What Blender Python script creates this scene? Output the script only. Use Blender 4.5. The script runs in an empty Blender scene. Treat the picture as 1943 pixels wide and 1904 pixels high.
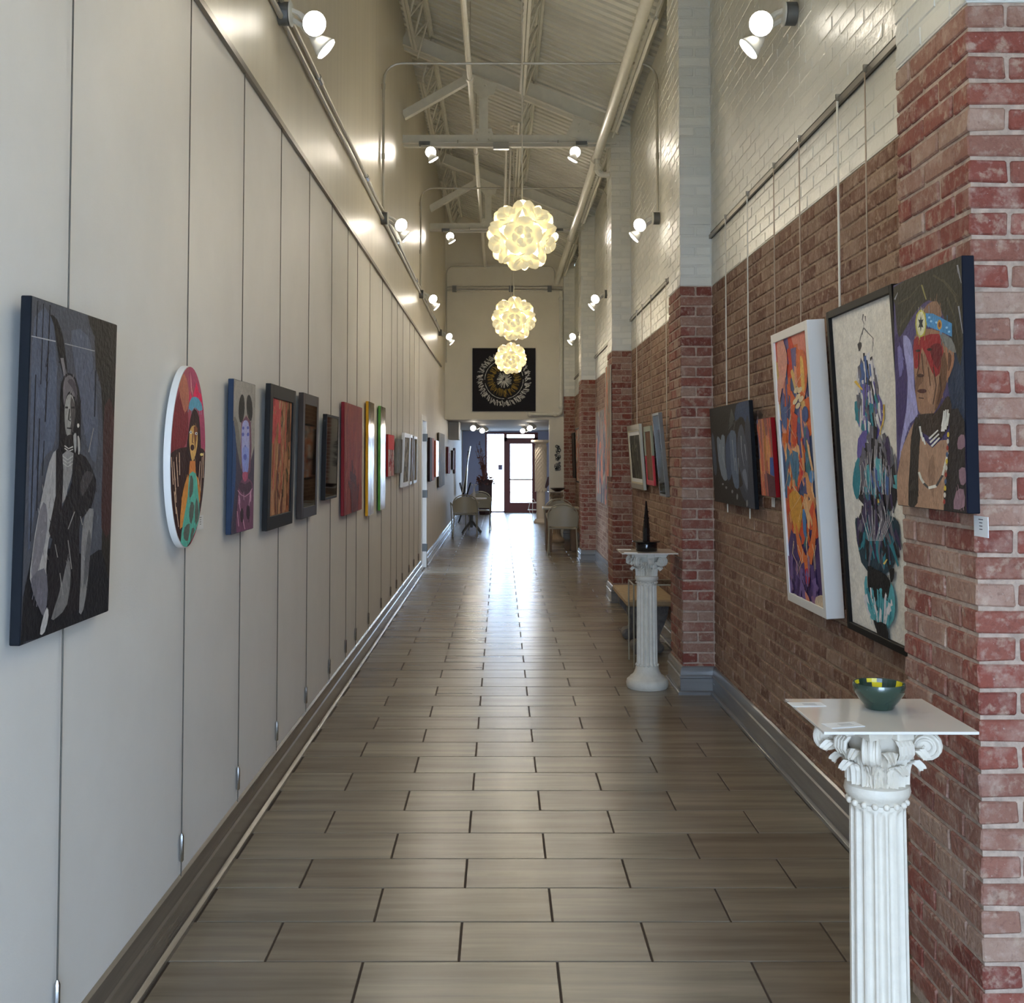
import bpy, math, random
from mathutils import Matrix, Vector
PI = math.pi
scn = bpy.context.scene
COL = scn.collection

# ------------------------------------------------------------------ camera, sky, exposure
cam_d = bpy.data.cameras.new('camera'); cam = bpy.data.objects.new('camera', cam_d); COL.objects.link(cam)
cam.location = (0, 0, 1.592)
cam.rotation_euler = (math.radians(90 + 2.471), 0, 0)
cam_d.sensor_fit = 'HORIZONTAL'; cam_d.sensor_width = 36.0
cam_d.lens = 2155.0 / 1943.0 * 36.0
cam_d.shift_x = 0.01107; cam_d.shift_y = -0.0921
cam_d.clip_start = 0.05; cam_d.clip_end = 300
scn.camera = cam

SKY = 25.0
W = bpy.data.worlds.new('sky'); scn.world = W; W.use_nodes = True
bg = W.node_tree.nodes['Background']
bg.inputs[0].default_value = (0.55, 0.735, 1.0, 1); bg.inputs[1].default_value = SKY

scn.view_settings.view_transform = 'Standard'; scn.view_settings.look = 'None'
scn.view_settings.exposure = 0.0; scn.view_settings.gamma = 1.0
try: scn.view_settings.use_curve_mapping = False
except Exception: pass
cy = scn.cycles
cy.use_denoising = True
cy.max_bounces = 8; cy.diffuse_bounces = 5; cy.glossy_bounces = 4; cy.transmission_bounces = 6; cy.transparent_max_bounces = 12
cy.sample_clamp_indirect = 6.0; cy.caustics_reflective = False; cy.caustics_refractive = False

def portal(name, loc, rot, sx, sy):
    d = bpy.data.lights.new(name, 'AREA'); d.shape = 'RECTANGLE'; d.size = sx; d.size_y = sy
    d.cycles.is_portal = True
    o = bpy.data.objects.new(name, d); COL.objects.link(o); o.location = loc; o.rotation_euler = rot
portal('sky_portal', (0.17, -2.28, 1.45), (PI/2, 0, 0), 2.4, 2.9)             # glazed entrance behind the camera, light goes +Y
portal('sky_portal', (0.32, 32.45, 1.13), (-PI/2, 0, 0), 1.4, 2.25)           # street door at the far end, light goes -Y
portal('sky_portal', (-4.16, 16.4, 1.35), (0, -PI/2, 0), 2.3, 3.6)           # window of the side room, light goes +X

FLOOD_W = 25.0        # one reflector bulb
PENDANT_E = 1.0
PENDANT_W = 330.0      # light given off by one pendant

# ------------------------------------------------------------------ helpers
def lin(c):
    c = c/255.0
    return c/12.92 if c <= 0.04045 else ((c+0.055)/1.055)**2.4
def rgb(r, g, b): return (lin(r), lin(g), lin(b))

MATS = {}
def nn(nt, t, **kw):
    n = nt.nodes.new(t)
    for k, v in kw.items(): setattr(n, k, v)
    return n
def mat(name, col=(0.8, 0.8, 0.8), rough=0.5, metal=0.0, spec=0.5, noise=None, var=None, bump=None, attr=None,
        emit=None, streak=None, coat=0.0, trans=None, alpha=None, obj_rand=0.0, ramp=None):
    """procedural principled material. noise=(scale, amount) value mottling; ramp=[(pos,col)] colour picked per piece;
    bump=(scale, strength); attr='col' colour attribute; streak=(scale vector, amount)"""
    if name in MATS: return MATS[name]
    m = bpy.data.materials.new(name); m.use_nodes = True; nt = m.node_tree; L = nt.links
    p = nt.nodes['Principled BSDF']
    p.inputs['Roughness'].default_value = rough; p.inputs['Metallic'].default_value = metal
    p.inputs['Specular IOR Level'].default_value = spec
    p.inputs['Base Color'].default_value = (*col, 1)
    if coat: p.inputs['Coat Weight'].default_value = coat; p.inputs['Coat Roughness'].default_value = 0.12
    cur = None
    tc = nn(nt, 'ShaderNodeTexCoord')
    if attr:
        a = nn(nt, 'ShaderNodeAttribute', attribute_name='col'); cur = a.outputs['Color']
    rnd = None
    if ramp or obj_rand:
        if ramp == 'attr' or (ramp and ramp[0] == 'attr'):
            a = nn(nt, 'ShaderNodeAttribute', attribute_name='rnd'); rnd = a.outputs['Fac']
        else:
            oi = nn(nt, 'ShaderNodeObjectInfo'); rnd = oi.outputs['Random']
    if ramp:
        stops = ramp[1]
        cr = nn(nt, 'ShaderNodeValToRGB'); cr.color_ramp.interpolation = 'LINEAR'
        while len(cr.color_ramp.elements) < len(stops): cr.color_ramp.elements.new(0.5)
        for e, (pos, c) in zip(cr.color_ramp.elements, stops): e.position = pos; e.color = (*c, 1)
        L.new(rnd, cr.inputs['Fac']); cur = cr.outputs['Color']
    vec = tc.outputs['Object']
    if rnd is not None:
        mm = nn(nt, 'ShaderNodeVectorMath', operation='MULTIPLY_ADD')
        cb = nn(nt, 'ShaderNodeCombineXYZ')
        for i in range(3): L.new(rnd, cb.inputs[i])
        mm.inputs[1].default_value = (37.0, 61.0, 23.0); L.new(cb.outputs[0], mm.inputs[0]); L.new(vec, mm.inputs[2]); vec = mm.outputs[0]
    def mulnoise(cur, scale, amount, vecscale=None, detail=6.0, color2=None, thr=(0.35, 0.65)):
        v = vec
        if vecscale:
            mp = nn(nt, 'ShaderNodeVectorMath', operation='MULTIPLY'); mp.inputs[1].default_value = vecscale; L.new(vec, mp.inputs[0]); v = mp.outputs[0]
        nz = nn(nt, 'ShaderNodeTexNoise'); nz.inputs['Scale'].default_value = scale; nz.inputs['Detail'].default_value = detail; nz.inputs['Roughness'].default_value = 0.6
        L.new(v, nz.inputs['Vector'])
        mr = nn(nt, 'ShaderNodeMapRange'); mr.inputs[1].default_value = thr[0]; mr.inputs[2].default_value = thr[1]
        L.new(nz.outputs['Fac'], mr.inputs[0])
        mx = nn(nt, 'ShaderNodeMix', data_type='RGBA')
        if color2 is not None:
            mx.blend_type = 'MIX'
            mr.inputs[3].default_value = 0.0; mr.inputs[4].default_value = amount
            L.new(mr.outputs[0], mx.inputs[0]); mx.inputs[7].default_value = (*color2, 1)
        else:
            mx.blend_type = 'MULTIPLY'; mx.inputs[0].default_value = 1.0
            mr.inputs[3].default_value = 1.0-amount; mr.inputs[4].default_value = 1.0+amount*0.6
            L.new(mr.outputs[0], mx.inputs[7])
        if cur is None: mx.inputs[6].default_value = (*col, 1)
        else: L.new(cur, mx.inputs[6])
        return mx.outputs[2]
    if noise: 
        for nz_ in (noise if isinstance(noise[0], (tuple, list)) else [noise]):
            cur = mulnoise(cur, nz_[0], nz_[1])
    if streak: cur = mulnoise(cur, 1.0, streak[1], streak[0], detail=streak[2] if len(streak) > 2 else 4.0)
    if var:
        for (sc_, am_, c2, th) in var: cur = mulnoise(cur, sc_, am_, None, 7.0, c2, th)
    if cur is not None: L.new(cur, p.inputs['Base Color'])
    if bump:
        nz = nn(nt, 'ShaderNodeTexNoise'); nz.inputs['Scale'].default_value = bump[0]; nz.inputs['Detail'].default_value = 5
        L.new(vec, nz.inputs['Vector'])
        b = nn(nt, 'ShaderNodeBump'); b.inputs['Strength'].default_value = bump[1]; b.inputs['Distance'].default_value = 0.01
        L.new(nz.outputs['Fac'], b.inputs['Height']); L.new(b.outputs[0], p.inputs['Normal'])
    if emit:
        p.inputs['Emission Color'].default_value = (*emit[0], 1); p.inputs['Emission Strength'].default_value = emit[1]
    if trans: p.inputs['Transmission Weight'].default_value = trans; p.inputs['IOR'].default_value = 1.45
    MATS[name] = m
    return m

def glass_mat(name, tint=(0.97, 0.98, 0.99), rough=0.02):
    m = bpy.data.materials.new(name); m.use_nodes = True; nt = m.node_tree; nt.nodes.clear(); L = nt.links
    o = nn(nt, 'ShaderNodeOutputMaterial'); mx = nn(nt, 'ShaderNodeMixShader'); t = nn(nt, 'ShaderNodeBsdfTransparent'); g = nn(nt, 'ShaderNodeBsdfGlossy')
    t.inputs[0].default_value = (*tint, 1); g.inputs['Roughness'].default_value = rough
    f = nn(nt, 'ShaderNodeFresnel'); f.inputs[0].default_value = 1.45
    L.new(f.outputs[0], mx.inputs[0]); L.new(t.outputs[0], mx.inputs[1]); L.new(g.outputs[0], mx.inputs[2]); L.new(mx.outputs[0], o.inputs[0])
    MATS[name] = m; return m

class MB:
    """collects geometry; build() links it as one mesh object"""
    def __init__(s): s.v = []; s.f = []; s.c = []; s.r = []; s.m = []; s.X = None; s.col = (1, 1, 1); s.rnd = 0.0; s.mi = 0
    def add(s, vs, fs):
        b = len(s.v)
        if s.X is not None: vs = [tuple(s.X @ Vector(p)) for p in vs]
        s.v += [tuple(p) for p in vs]
        for f in fs: s.f.append([b+i for i in f]); s.c.append(s.col); s.r.append(s.rnd); s.m.append(s.mi)
        return s
    def box(s, x0, x1, y0, y1, z0, z1):
        return s.add([(x0,y0,z0),(x1,y0,z0),(x1,y1,z0),(x0,y1,z0),(x0,y0,z1),(x1,y0,z1),(x1,y1,z1),(x0,y1,z1)],
                     [(0,3,2,1),(4,5,6,7),(0,1,5,4),(1,2,6,5),(2,3,7,6),(3,0,4,7)])
    def rbox(s, x0, x1, y0, y1, z0, z1, b=0.003, jit=0.0, rng=None):
        """box with all edges chamfered (44 triangles), corners jittered"""
        vs = []; fs = []; idx = {}
        lo = (x0, y0, z0); hi = (x1, y1, z1)
        jj = {}
        for cx in (0, 1):
            for cy_ in (0, 1):
                for cz in (0, 1):
                    j = [(rng.uniform(-jit, jit) if rng else 0) for _ in range(3)]
                    cor = [(hi if c else lo)[i] for i, c in enumerate((cx, cy_, cz))]
                    sg = [(-1 if c else 1) for c in (cx, cy_, cz)]
                    for ax in range(3):     # vertex lying on the face of axis ax
                        p = [cor[i]+(sg[i]*b if i != ax else 0)+j[i] for i in range(3)]
                        idx[(cx, cy_, cz, ax)] = len(vs); vs.append(tuple(p))
        def q(*k): fs.append([idx[a] for a in k])
        for ax in range(3):
            o1, o2 = [(1, 2), (2, 0), (0, 1)][ax]
            for sd in (0, 1):
                k = []
                for a, b_ in ((0, 0), (1, 0), (1, 1), (0, 1)):
                    c = [0, 0, 0]; c[ax] = sd; c[o1] = a; c[o2] = b_; k.append((*c, ax))
                q(*(k if sd else k[::-1]))
        for ax in range(3):                 # edges along ax
            o1, o2 = [(1, 2), (2, 0), (0, 1)][ax]
            for a in (0, 1):
                for b_ in (0, 1):
                    c0 = [0, 0, 0]; c1 = [0, 0, 0]
                    c0[o1] = c1[o1] = a; c0[o2] = c1[o2] = b_; c1[ax] = 1
                    k = [(*c0, o1), (*c1, o1), (*c1, o2), (*c0, o2)]
                    q(*(k if (a ^ b_) else k[::-1]))
        for cx in (0, 1):
            for cy_ in (0, 1):
                for cz in (0, 1):
                    k = [(cx, cy_, cz, 0), (cx, cy_, cz, 1), (cx, cy_, cz, 2)]
                    q(*(k if (cx+cy_+cz) % 2 else k[::-1]))
        return s.add(vs, fs)
    def bar(s, p, q, w, h=None, up=(0, 0, 1)):
        h = w if h is None else h
        p = Vector(p); q = Vector(q); d = (q-p).normalized(); u = Vector(up)
        if abs(d.dot(u)) > 0.99: u = Vector((1, 0, 0))
        a = d.cross(u).normalized(); b = a.cross(d)
        vs = []
        for e in (p, q):
            for sa, sb in ((-1,-1),(1,-1),(1,1),(-1,1)): vs.append(e+a*(sa*w/2)+b*(sb*h/2))
        return s.add(vs, [(0,1,2,3),(7,6,5,4),(0,4,5,1),(1,5,6,2),(2,6,7,3),(3,7,4,0)])
    def tube(s, pts, r, n=8, caps=True):
        pts = [Vector(p) for p in pts]; N = len(pts)
        rr = r if isinstance(r, (list, tuple)) else [r]*N
        vs = []; fs = []
        t0 = (pts[1]-pts[0]).normalized(); ref = Vector((0, 0, 1)) if abs(t0.z) < 0.9 else Vector((1, 0, 0))
        a = t0.cross(ref).normalized()
        for i in range(N):
            t = (pts[min(i+1, N-1)]-pts[max(i-1, 0)]).normalized()
            a = (a - t*a.dot(t)).normalized(); b = t.cross(a)
            for k in range(n):
                th = 2*PI*k/n; vs.append(pts[i]+(a*math.cos(th)+b*math.sin(th))*rr[i])
        for i in range(N-1):
            for k in range(n):
                fs.append((i*n+k, i*n+(k+1) % n, (i+1)*n+(k+1) % n, (i+1)*n+k))
        if caps: fs.append(tuple(range(n))[::-1]); fs.append(tuple((N-1)*n+k for k in range(n)))
        return s.add(vs, fs)
    def lathe(s, prof, n=24, caps=True):
        vs = []; fs = []; N = len(prof)
        for r, z in prof:
            for k in range(n): vs.append((r*math.cos(2*PI*k/n), r*math.sin(2*PI*k/n), z))
        for i in range(N-1):
            for k in range(n): fs.append((i*n+k, i*n+(k+1) % n, (i+1)*n+(k+1) % n, (i+1)*n+k))
        if caps: fs.append(tuple(range(n))[::-1]); fs.append(tuple((N-1)*n+k for k in range(n)))
        return s.add(vs, fs)
    def prism(s, poly, d0, d1):
        n = len(poly)
        return s.add([(x, y, d0) for x, y in poly]+[(x, y, d1) for x, y in poly],
                     [tuple(range(n))[::-1], tuple(range(n, 2*n))]+[(k, (k+1) % n, n+(k+1) % n, n+k) for k in range(n)])
    def sphere(s, c, r, n=10, m=6):
        vs = [(c[0], c[1], c[2]-r)]; fs = []
        for i in range(1, m):
            ph = -PI/2+PI*i/m
            for k in range(n): vs.append((c[0]+r*math.cos(ph)*math.cos(2*PI*k/n), c[1]+r*math.cos(ph)*math.sin(2*PI*k/n), c[2]+r*math.sin(ph)))
        vs.append((c[0], c[1], c[2]+r))
        for k in range(n): fs.append((0, 1+(k+1) % n, 1+k))
        for i in range(m-2):
            for k in range(n): fs.append((1+i*n+k, 1+i*n+(k+1) % n, 1+(i+1)*n+(k+1) % n, 1+(i+1)*n+k))
        t = len(vs)-1
        for k in range(n): fs.append((t, 1+(m-2)*n+k, 1+(m-2)*n+(k+1) % n))
        return s.add(vs, fs)
    def mesh(s, name, mats, smooth=False, cols=False, rnds=False):
        me = bpy.data.meshes.new(name); me.from_pydata(s.v, [], s.f)
        for m in (mats if isinstance(mats, (list, tuple)) else [mats]): me.materials.append(m)
        if len(me.materials) > 1: me.polygons.foreach_set('material_index', s.m)
        if smooth is True: me.polygons.foreach_set('use_smooth', [True]*len(me.polygons))
        if cols:
            a = me.color_attributes.new('col', 'FLOAT_COLOR', 'CORNER'); buf = []
            for p, c in zip(me.polygons, s.c): buf += [*c, 1.0]*p.loop_total
            a.data.foreach_set('color', buf)
        if rnds:
            a = me.attributes.new('rnd', 'FLOAT', 'FACE'); a.data.foreach_set('value', s.r)
        me.update()
        if isinstance(smooth, float):
            me.polygons.foreach_set('use_smooth', [True]*len(me.polygons)); me.set_sharp_from_angle(angle=smooth)
        return me
    def build(s, name, mats, parent=None, smooth=False, cols=False, rnds=False):
        return ob(name, s.mesh(name, mats, smooth, cols, rnds), parent)
def ob(name, me, parent=None, loc=None):
    o = bpy.data.objects.new(name, me); COL.objects.link(o)
    if parent is not None: o.parent = parent
    if loc is not None: o.location = loc
    return o
def tag(o, label=None, cat=None, group=None, kind=None):
    if label: o['label'] = label
    if cat: o['category'] = cat
    if group: o['group'] = group
    if kind: o['kind'] = kind
    return o
def thing(name, label, cat, loc=(0, 0, 0), rotz=0.0, group=None):
    o = bpy.data.objects.new(name, None); COL.objects.link(o); o.empty_display_size = 0.1
    o.location = loc; o.rotation_euler = (0, 0, rotz)
    return tag(o, label, cat, group)
def dup(root, loc=None, rotz=None, label=None, group=None):
    r = root.copy(); COL.objects.link(r)
    if loc is not None: r.location = loc
    if rotz is not None: r.rotation_euler = (0, 0, rotz)
    if label: r['label'] = label
    if group: r['group'] = group
    for ch in list(root.children):
        c = ch.copy(); COL.objects.link(c); c.parent = r
        for g in list(ch.children):
            d = g.copy(); COL.objects.link(d); d.parent = c
    return r
def arc(c, r, a0, a1, n, plane='xz'):
    out = []
    for i in range(n+1):
        a = a0+(a1-a0)*i/n; u, v = r*math.cos(a), r*math.sin(a)
        out.append((c[0]+u, c[1], c[2]+v) if plane == 'xz' else (c[0]+u, c[1]+v, c[2]))
    return out

# ------------------------------------------------------------------ materials
M_wall = mat('pale_grey_wall', rgb(229, 227, 223), 0.6, noise=(3.0, 0.03), bump=(160, 0.05))
M_wallup = mat('cream_gloss_wall', rgb(224, 217, 200), 0.37, spec=0.5, streak=((9.0, 9.0, 0.35), 0.05), bump=(4.0, 0.03))
M_end = mat('cream_end_wall', rgb(220, 214, 198), 0.6, noise=(2.0, 0.04))
M_base = mat('taupe_gloss_baseboard', rgb(100, 92, 83), 0.24, streak=((6.0, 0.9, 40.0), 0.16))
M_baseR = mat('grey_gloss_baseboard', rgb(122, 121, 120), 0.2, streak=((2.0, 2.0, 30.0), 0.10))
M_mortar = mat('mortar', rgb(184, 162, 145), 0.9, noise=(30, 0.25), bump=(120, 0.5))
RED = [(0.0, rgb(116, 58, 47)), (0.25, rgb(140, 74, 60)), (0.5, rgb(133, 86, 71)), (0.72, rgb(148, 108, 91)), (0.86, rgb(163, 134, 116)), (1.0, rgb(136, 72, 56))]
SM = [(20.0, 0.62, rgb(182, 158, 138), (0.55, 0.64)), (14.0, 0.5, rgb(186, 158, 142), (0.48, 0.72)), (38.0, 0.5, rgb(186, 162, 148), (0.54, 0.72)), (60.0, 0.45, rgb(84, 46, 42), (0.55, 0.75)), (90.0, 0.6, rgb(226, 208, 200), (0.66, 0.76))]
M_brick = mat('brick_single', rough=0.85, ramp=('obj', RED), var=SM, bump=(70, 0.7))
M_brickF = mat('brick_field', rough=0.85, ramp=('attr', RED), var=SM, bump=(70, 0.7))
BRN = [(0.0, rgb(108, 74, 58)), (0.3, rgb(126, 92, 74)), (0.6, rgb(136, 107, 88)), (0.85, rgb(150, 123, 104)), (1.0, rgb(114, 77, 61))]
M_brickB = mat('brown_brick_single', rough=0.88, ramp=('obj', BRN), var=SM, bump=(70, 0.6))
M_brickBF = mat('brown_brick_field', rough=0.88, ramp=('attr', BRN), var=SM, bump=(70, 0.6))
M_mortarB = mat('brown_mortar', rgb(166, 142, 120), 0.9, noise=(30, 0.25), bump=(120, 0.5))
WHT = [(0.0, rgb(212, 212, 204)), (1.0, rgb(228, 226, 216))]
M_white = mat('painted_brick_single', rough=0.32, ramp=('obj', WHT), var=[(40, 0.35, rgb(150, 145, 132), (0.68, 0.8))], bump=(35, 0.35))
M_whiteF = mat('painted_brick_field', rough=0.32, ramp=('attr', WHT), var=[(40, 0.35, rgb(150, 145, 132), (0.68, 0.8))], bump=(35, 0.35))
M_whitem = mat('painted_mortar', rgb(218, 217, 208), 0.4, bump=(60, 0.4))
TIL = [(0.0, rgb(122, 110, 94)), (0.5, rgb(132, 121, 105)), (1.0, rgb(140, 130, 113))]
STR = ((0.9, 13.0, 1.0), 0.25, 4.0)
M_tile = mat('wood_look_tile', rough=0.27, spec=0.45, ramp=('obj', TIL), streak=STR, noise=(2.2, 0.06), bump=(9.0, 0.02))
M_tileF = mat('wood_look_tile_field', rough=0.27, spec=0.45, ramp=('attr', TIL), streak=STR, noise=(2.2, 0.06), bump=(9.0, 0.02))
M_grout = mat('dark_grout', rgb(62, 48, 36), 0.9)
M_steelw = mat('white_painted_steel', rgb(222, 220, 208), 0.45, noise=(12, 0.05))
M_deck = mat('painted_roof_deck', rgb(210, 210, 200), 0.5, noise=(3, 0.06))
M_dark = mat('dark_gap', rgb(52, 50, 46), 0.8)
M_galv = mat('galvanised_conduit', rgb(186, 182, 170), 0.4, metal=0.35)
M_rail = mat('grey_aluminium_rail', rgb(128, 122, 112), 0.4, metal=0.6)
M_boxg = mat('grey_junction_box', rgb(104, 106, 106), 0.5, metal=0.4)
M_cable = mat('steel_cable', rgb(92, 88, 82), 0.5, metal=0.5)
M_chrome = mat('bright_steel', rgb(190, 190, 190), 0.22, metal=1.0)
M_rod = mat('white_rod', rgb(226, 222, 210), 0.4)
M_card = mat('white_card', rgb(236, 238, 240), 0.6)
M_ink = mat('grey_ink', rgb(110, 110, 116), 0.7)
M_plaster = mat('white_plaster', rgb(222, 212, 196), 0.5, noise=(18, 0.05), bump=(90, 0.15))
M_plate = mat('white_acrylic', rgb(226, 220, 212), 0.06, spec=0.6)
M_concrete = mat('pale_concrete', rgb(196, 192, 186), 0.8, noise=(2, 0.1))
M_blue = mat('blue_shaded_wall', rgb(176, 186, 222), 0.5)  # bluish shading of the backlit street front, put into its wall colour
M_ceil = mat('grey_ceiling', rgb(150, 142, 136), 0.7)
M_redframe = mat('dark_red_frame', rgb(112, 42, 46), 0.4)
M_glass = glass_mat('clear_glass')
M_blackframe = mat('black_frame', rgb(26, 24, 23), 0.55, spec=0.15)
M_brownframe = mat('dark_brown_frame', rgb(52, 41, 34), 0.5, spec=0.2)
M_whiteframe = mat('white_frame', rgb(232, 230, 226), 0.4)
M_paint = mat('oil_paint', attr='col', rough=0.6, spec=0.18, noise=((22, 0.10), (90, 0.10)), bump=(70, 0.3))
M_paintgl = mat('glossy_paint', attr='col', rough=0.16, noise=((14, 0.15),), bump=(30, 0.08))
M_black = mat('gloss_black', rgb(16, 16, 17), 0.14)
M_metalw = mat('cream_chair_metal', rgb(166, 160, 142), 0.4)
M_bulb = mat('lit_bulb', (1, 0.95, 0.85), 0.3, emit=((1.0, 0.93, 0.80), 18.0))
M_holder = mat('white_lampholder', rgb(224, 222, 214), 0.4)
M_stone = mat('grey_cast_stone', rgb(116, 110, 104), 0.85, noise=(25, 0.25), bump=(50, 0.5))
M_sand = mat('sand_stone_slab', rgb(170, 146, 112), 0.8, noise=(20, 0.15), bump=(60, 0.3))

# ------------------------------------------------------------------ the setting
XL, XR, XP = -1.08, 1.435, 1.22
PIER = [2.93, 7.68, 12.43, 17.17, 21.92]; PD = 0.53
PAINT_Z = 2.75; ROOF0, SLOPE = 5.36, -0.42
def roof_z(x): return ROOF0 + SLOPE*(x-XR)
def struct(o): o['kind'] = 'structure'; return o

ground = struct(MB().box(-45, 45, -30, 75, -0.30, -0.06).build('ground', M_concrete))

# floor: grout bed, the 300 nearest tiles as pieces, the rest joined
floor = struct(MB().box(XL-0.02, XR+0.02, -2.4, 32.5, -0.05, -0.004).build('floor', M_grout))
TW, TR, JT = 0.6115, 0.3055, 0.0072
rows = []
k0 = math.floor((-2.3-3.653)/TR)
for k in range(k0, int((32.45-3.653)/TR)+1):
    ya = 3.653+k*TR; ph = -0.132 if k % 2 == 0 else 0.178-TW
    n0 = math.floor((XL-ph)/TW)
    for n in range(n0, n0+7):
        xa = max(ph+n*TW, XL); xb = min(ph+(n+1)*TW, XR)
        if xb-xa > 0.02: rows.append((ya, xa, xb))
def tile_geo(mb, xa, xb, ya, yb):
    b = 0.0016; a0, a1, c0, c1 = xa+JT/2, xb-JT/2, ya+JT/2, yb-JT/2
    mb.add([(a0,c0,-0.01),(a1,c0,-0.01),(a1,c1,-0.01),(a0,c1,-0.01),(a0,c0,-b),(a1,c0,-b),(a1,c1,-b),(a0,c1,-b),
            (a0+b,c0+b,0),(a1-b,c0+b,0),(a1-b,c1-b,0),(a0+b,c1-b,0)],
           [(0,1,5,4),(1,2,6,5),(2,3,7,6),(3,0,4,7),(4,5,9,8),(5,6,10,9),(6,7,11,10),(7,4,8,11),(8,9,10,11)])
near = sorted([r for r in rows if r[0] >= 2.7])[:300]
tmesh = {}
for (ya, xa, xb) in near:
    key = round(xb-xa, 3)
    if key not in tmesh:
        mb = MB(); tile_geo(mb, -key/2, key/2, -TR/2, TR/2); tmesh[key] = mb.mesh('tile', M_tile)
    ob('tile', tmesh[key], floor, ((xa+xb)/2, ya+TR/2, 0))
rt = random.Random(3); mb = MB(); nearset = set(near)
for r in rows:
    if r not in nearset: mb.rnd = rt.random(); tile_geo(mb, r[1], r[2], r[0], min(r[0]+TR, 32.45))
tag(mb.build('tile_field', M_tileF, floor, rnds=True), kind='stuff')

# left wall: pale panelling below the hanging rail, gloss cream above, with the side doorway
DY0, DY1, DZ = 15.5, 16.42, 2.11
mb = MB()
mb.box(XL-0.12, XL, -2.3, DY0, -0.05, 3.2).box(XL-0.12, XL, DY0, DY1, DZ, 3.2).box(XL-0.12, XL, DY1, 32.5, -0.05, 3.2)
struct(mb.build('wall_left', M_wall))
struct(MB().box(XL-0.12, XL, -2.3, 22.2, 3.2, 6.75).build('wall_left_upper', M_wallup))

# brick helpers
CH, BH, BL, JN = 0.06875, 0.0575, 0.202, 0.011
rb = random.Random(11); bcache = {}
def brick_obj(parent, x0, x1, y0, y1, z0, z1, m):
    key = (round(x1-x0, 3), round(y1-y0, 3), round(z1-z0, 3), rb.randrange(4), m.name)
    if key not in bcache:
        hx, hy, hz = key[0]/2, key[1]/2, key[2]/2
        bcache[key] = MB().rbox(-hx, hx, -hy, hy, -hz, hz, 0.0045, 0.0022, rb).mesh('brick', m)
    return ob('brick', bcache[key], parent, ((x0+x1)/2+rb.uniform(-0.0015, 0.0015), (y0+y1)/2, (z0+z1)/2))
def face_brick(mb, x0, x1, y0, y1, z0, z1, axis):
    """cheap brick with a chamfered visible face (axis 'x': faces -X, 'y': faces -Y)"""
    j = lambda: rb.uniform(-0.0018, 0.0018); b = 0.004; mb.rnd = rb.random()
    if axis == 'x':
        f = lambda u, z, d: (x0+d, u, z); u0, u1 = y1, y0
    else:
        f = lambda u, z, d: (u, y0+d, z); u0, u1 = x0, x1
    s = 1 if u1 > u0 else -1
    dj = j()
    out = [f(u0, z0, 0.03), f(u1, z0, 0.03), f(u1, z1, 0.03), f(u0, z1, 0.03)]
    mid = [f(u0, z0, b+dj), f(u1, z0, b+dj), f(u1, z1, b+dj), f(u0, z1, b+dj)]
    inn = [f(u0+s*(b+j()), z0+b+j(), dj), f(u1-s*(b+j()), z0+b+j(), dj), f(u1-s*(b+j()), z1-b+j(), dj), f(u0+s*(b+j()), z1-b+j(), dj)]
    mb.add(out+mid+inn, [(0,1,5,4),(1,2,6,5),(2,3,7,6),(3,0,4,7),(4,5,9,8),(5,6,10,9),(6,7,11,10),(7,4,8,11),(8,9,10,11)])
NC = int(5.20/CH)                       # courses
def is_paint(i): return (i+0.5)*CH > PAINT_Z

# recessed bays of the right wall
bays = [(PIER[0]+PD, PIER[1]), (PIER[1]+PD, PIER[2]), (PIER[2]+PD, PIER[3]), (PIER[3]+PD, PIER[4])]
for bi, (ya, yb) in enumerate(bays):
    mb = MB(); mb.mi = 0; mb.box(XR+0.006, XR+0.3, ya, yb, -0.05, PAINT_Z)
    mb.mi = 1; mb.box(XR+0.002, XR+0.3, ya, yb, PAINT_Z, 5.30)
    wall = struct(mb.build('wall_right', [M_mortarB, M_whitem]))
    lst = []
    for i in range(NC):
        z0 = i*CH+0.004; y = ya-(0.0 if i % 2 else (BL+JN)/2)
        while y < yb:
            a, b = max(y, ya), min(y+BL, yb)
            if b-a > 0.03: lst.append((a, b, z0, z0+BH, i))
            y += BL+JN
    single = set()
    if bi == 0:
        cand = sorted([q for q in lst if not is_paint(q[4]) and q[0] > 4.0])[:300]; single = set(cand)
        for (a, b, z0, z1, i) in cand: brick_obj(wall, XR, XR+0.035, a, b, z0, z1, M_brickB)
    fb, fw = MB(), MB()
    for q in lst:
        if q in single: continue
        face_brick(fw if is_paint(q[4]) else fb, XR, 0, q[0], q[1], q[2], q[3], 'x')
    tag(fb.build('brick_field', M_brickBF, wall, rnds=True), kind='stuff')
    tag(fw.build('painted_brick_field', M_whiteF, wall, rnds=True), kind='stuff')
struct(MB().box(XR, XR+0.3, -2.3, PIER[0], -0.05, 5.30).box(XR, XR+0.3, PIER[4]+0.05, 32.5, -0.05, 5.30).build('wall_right', M_white))

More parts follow.
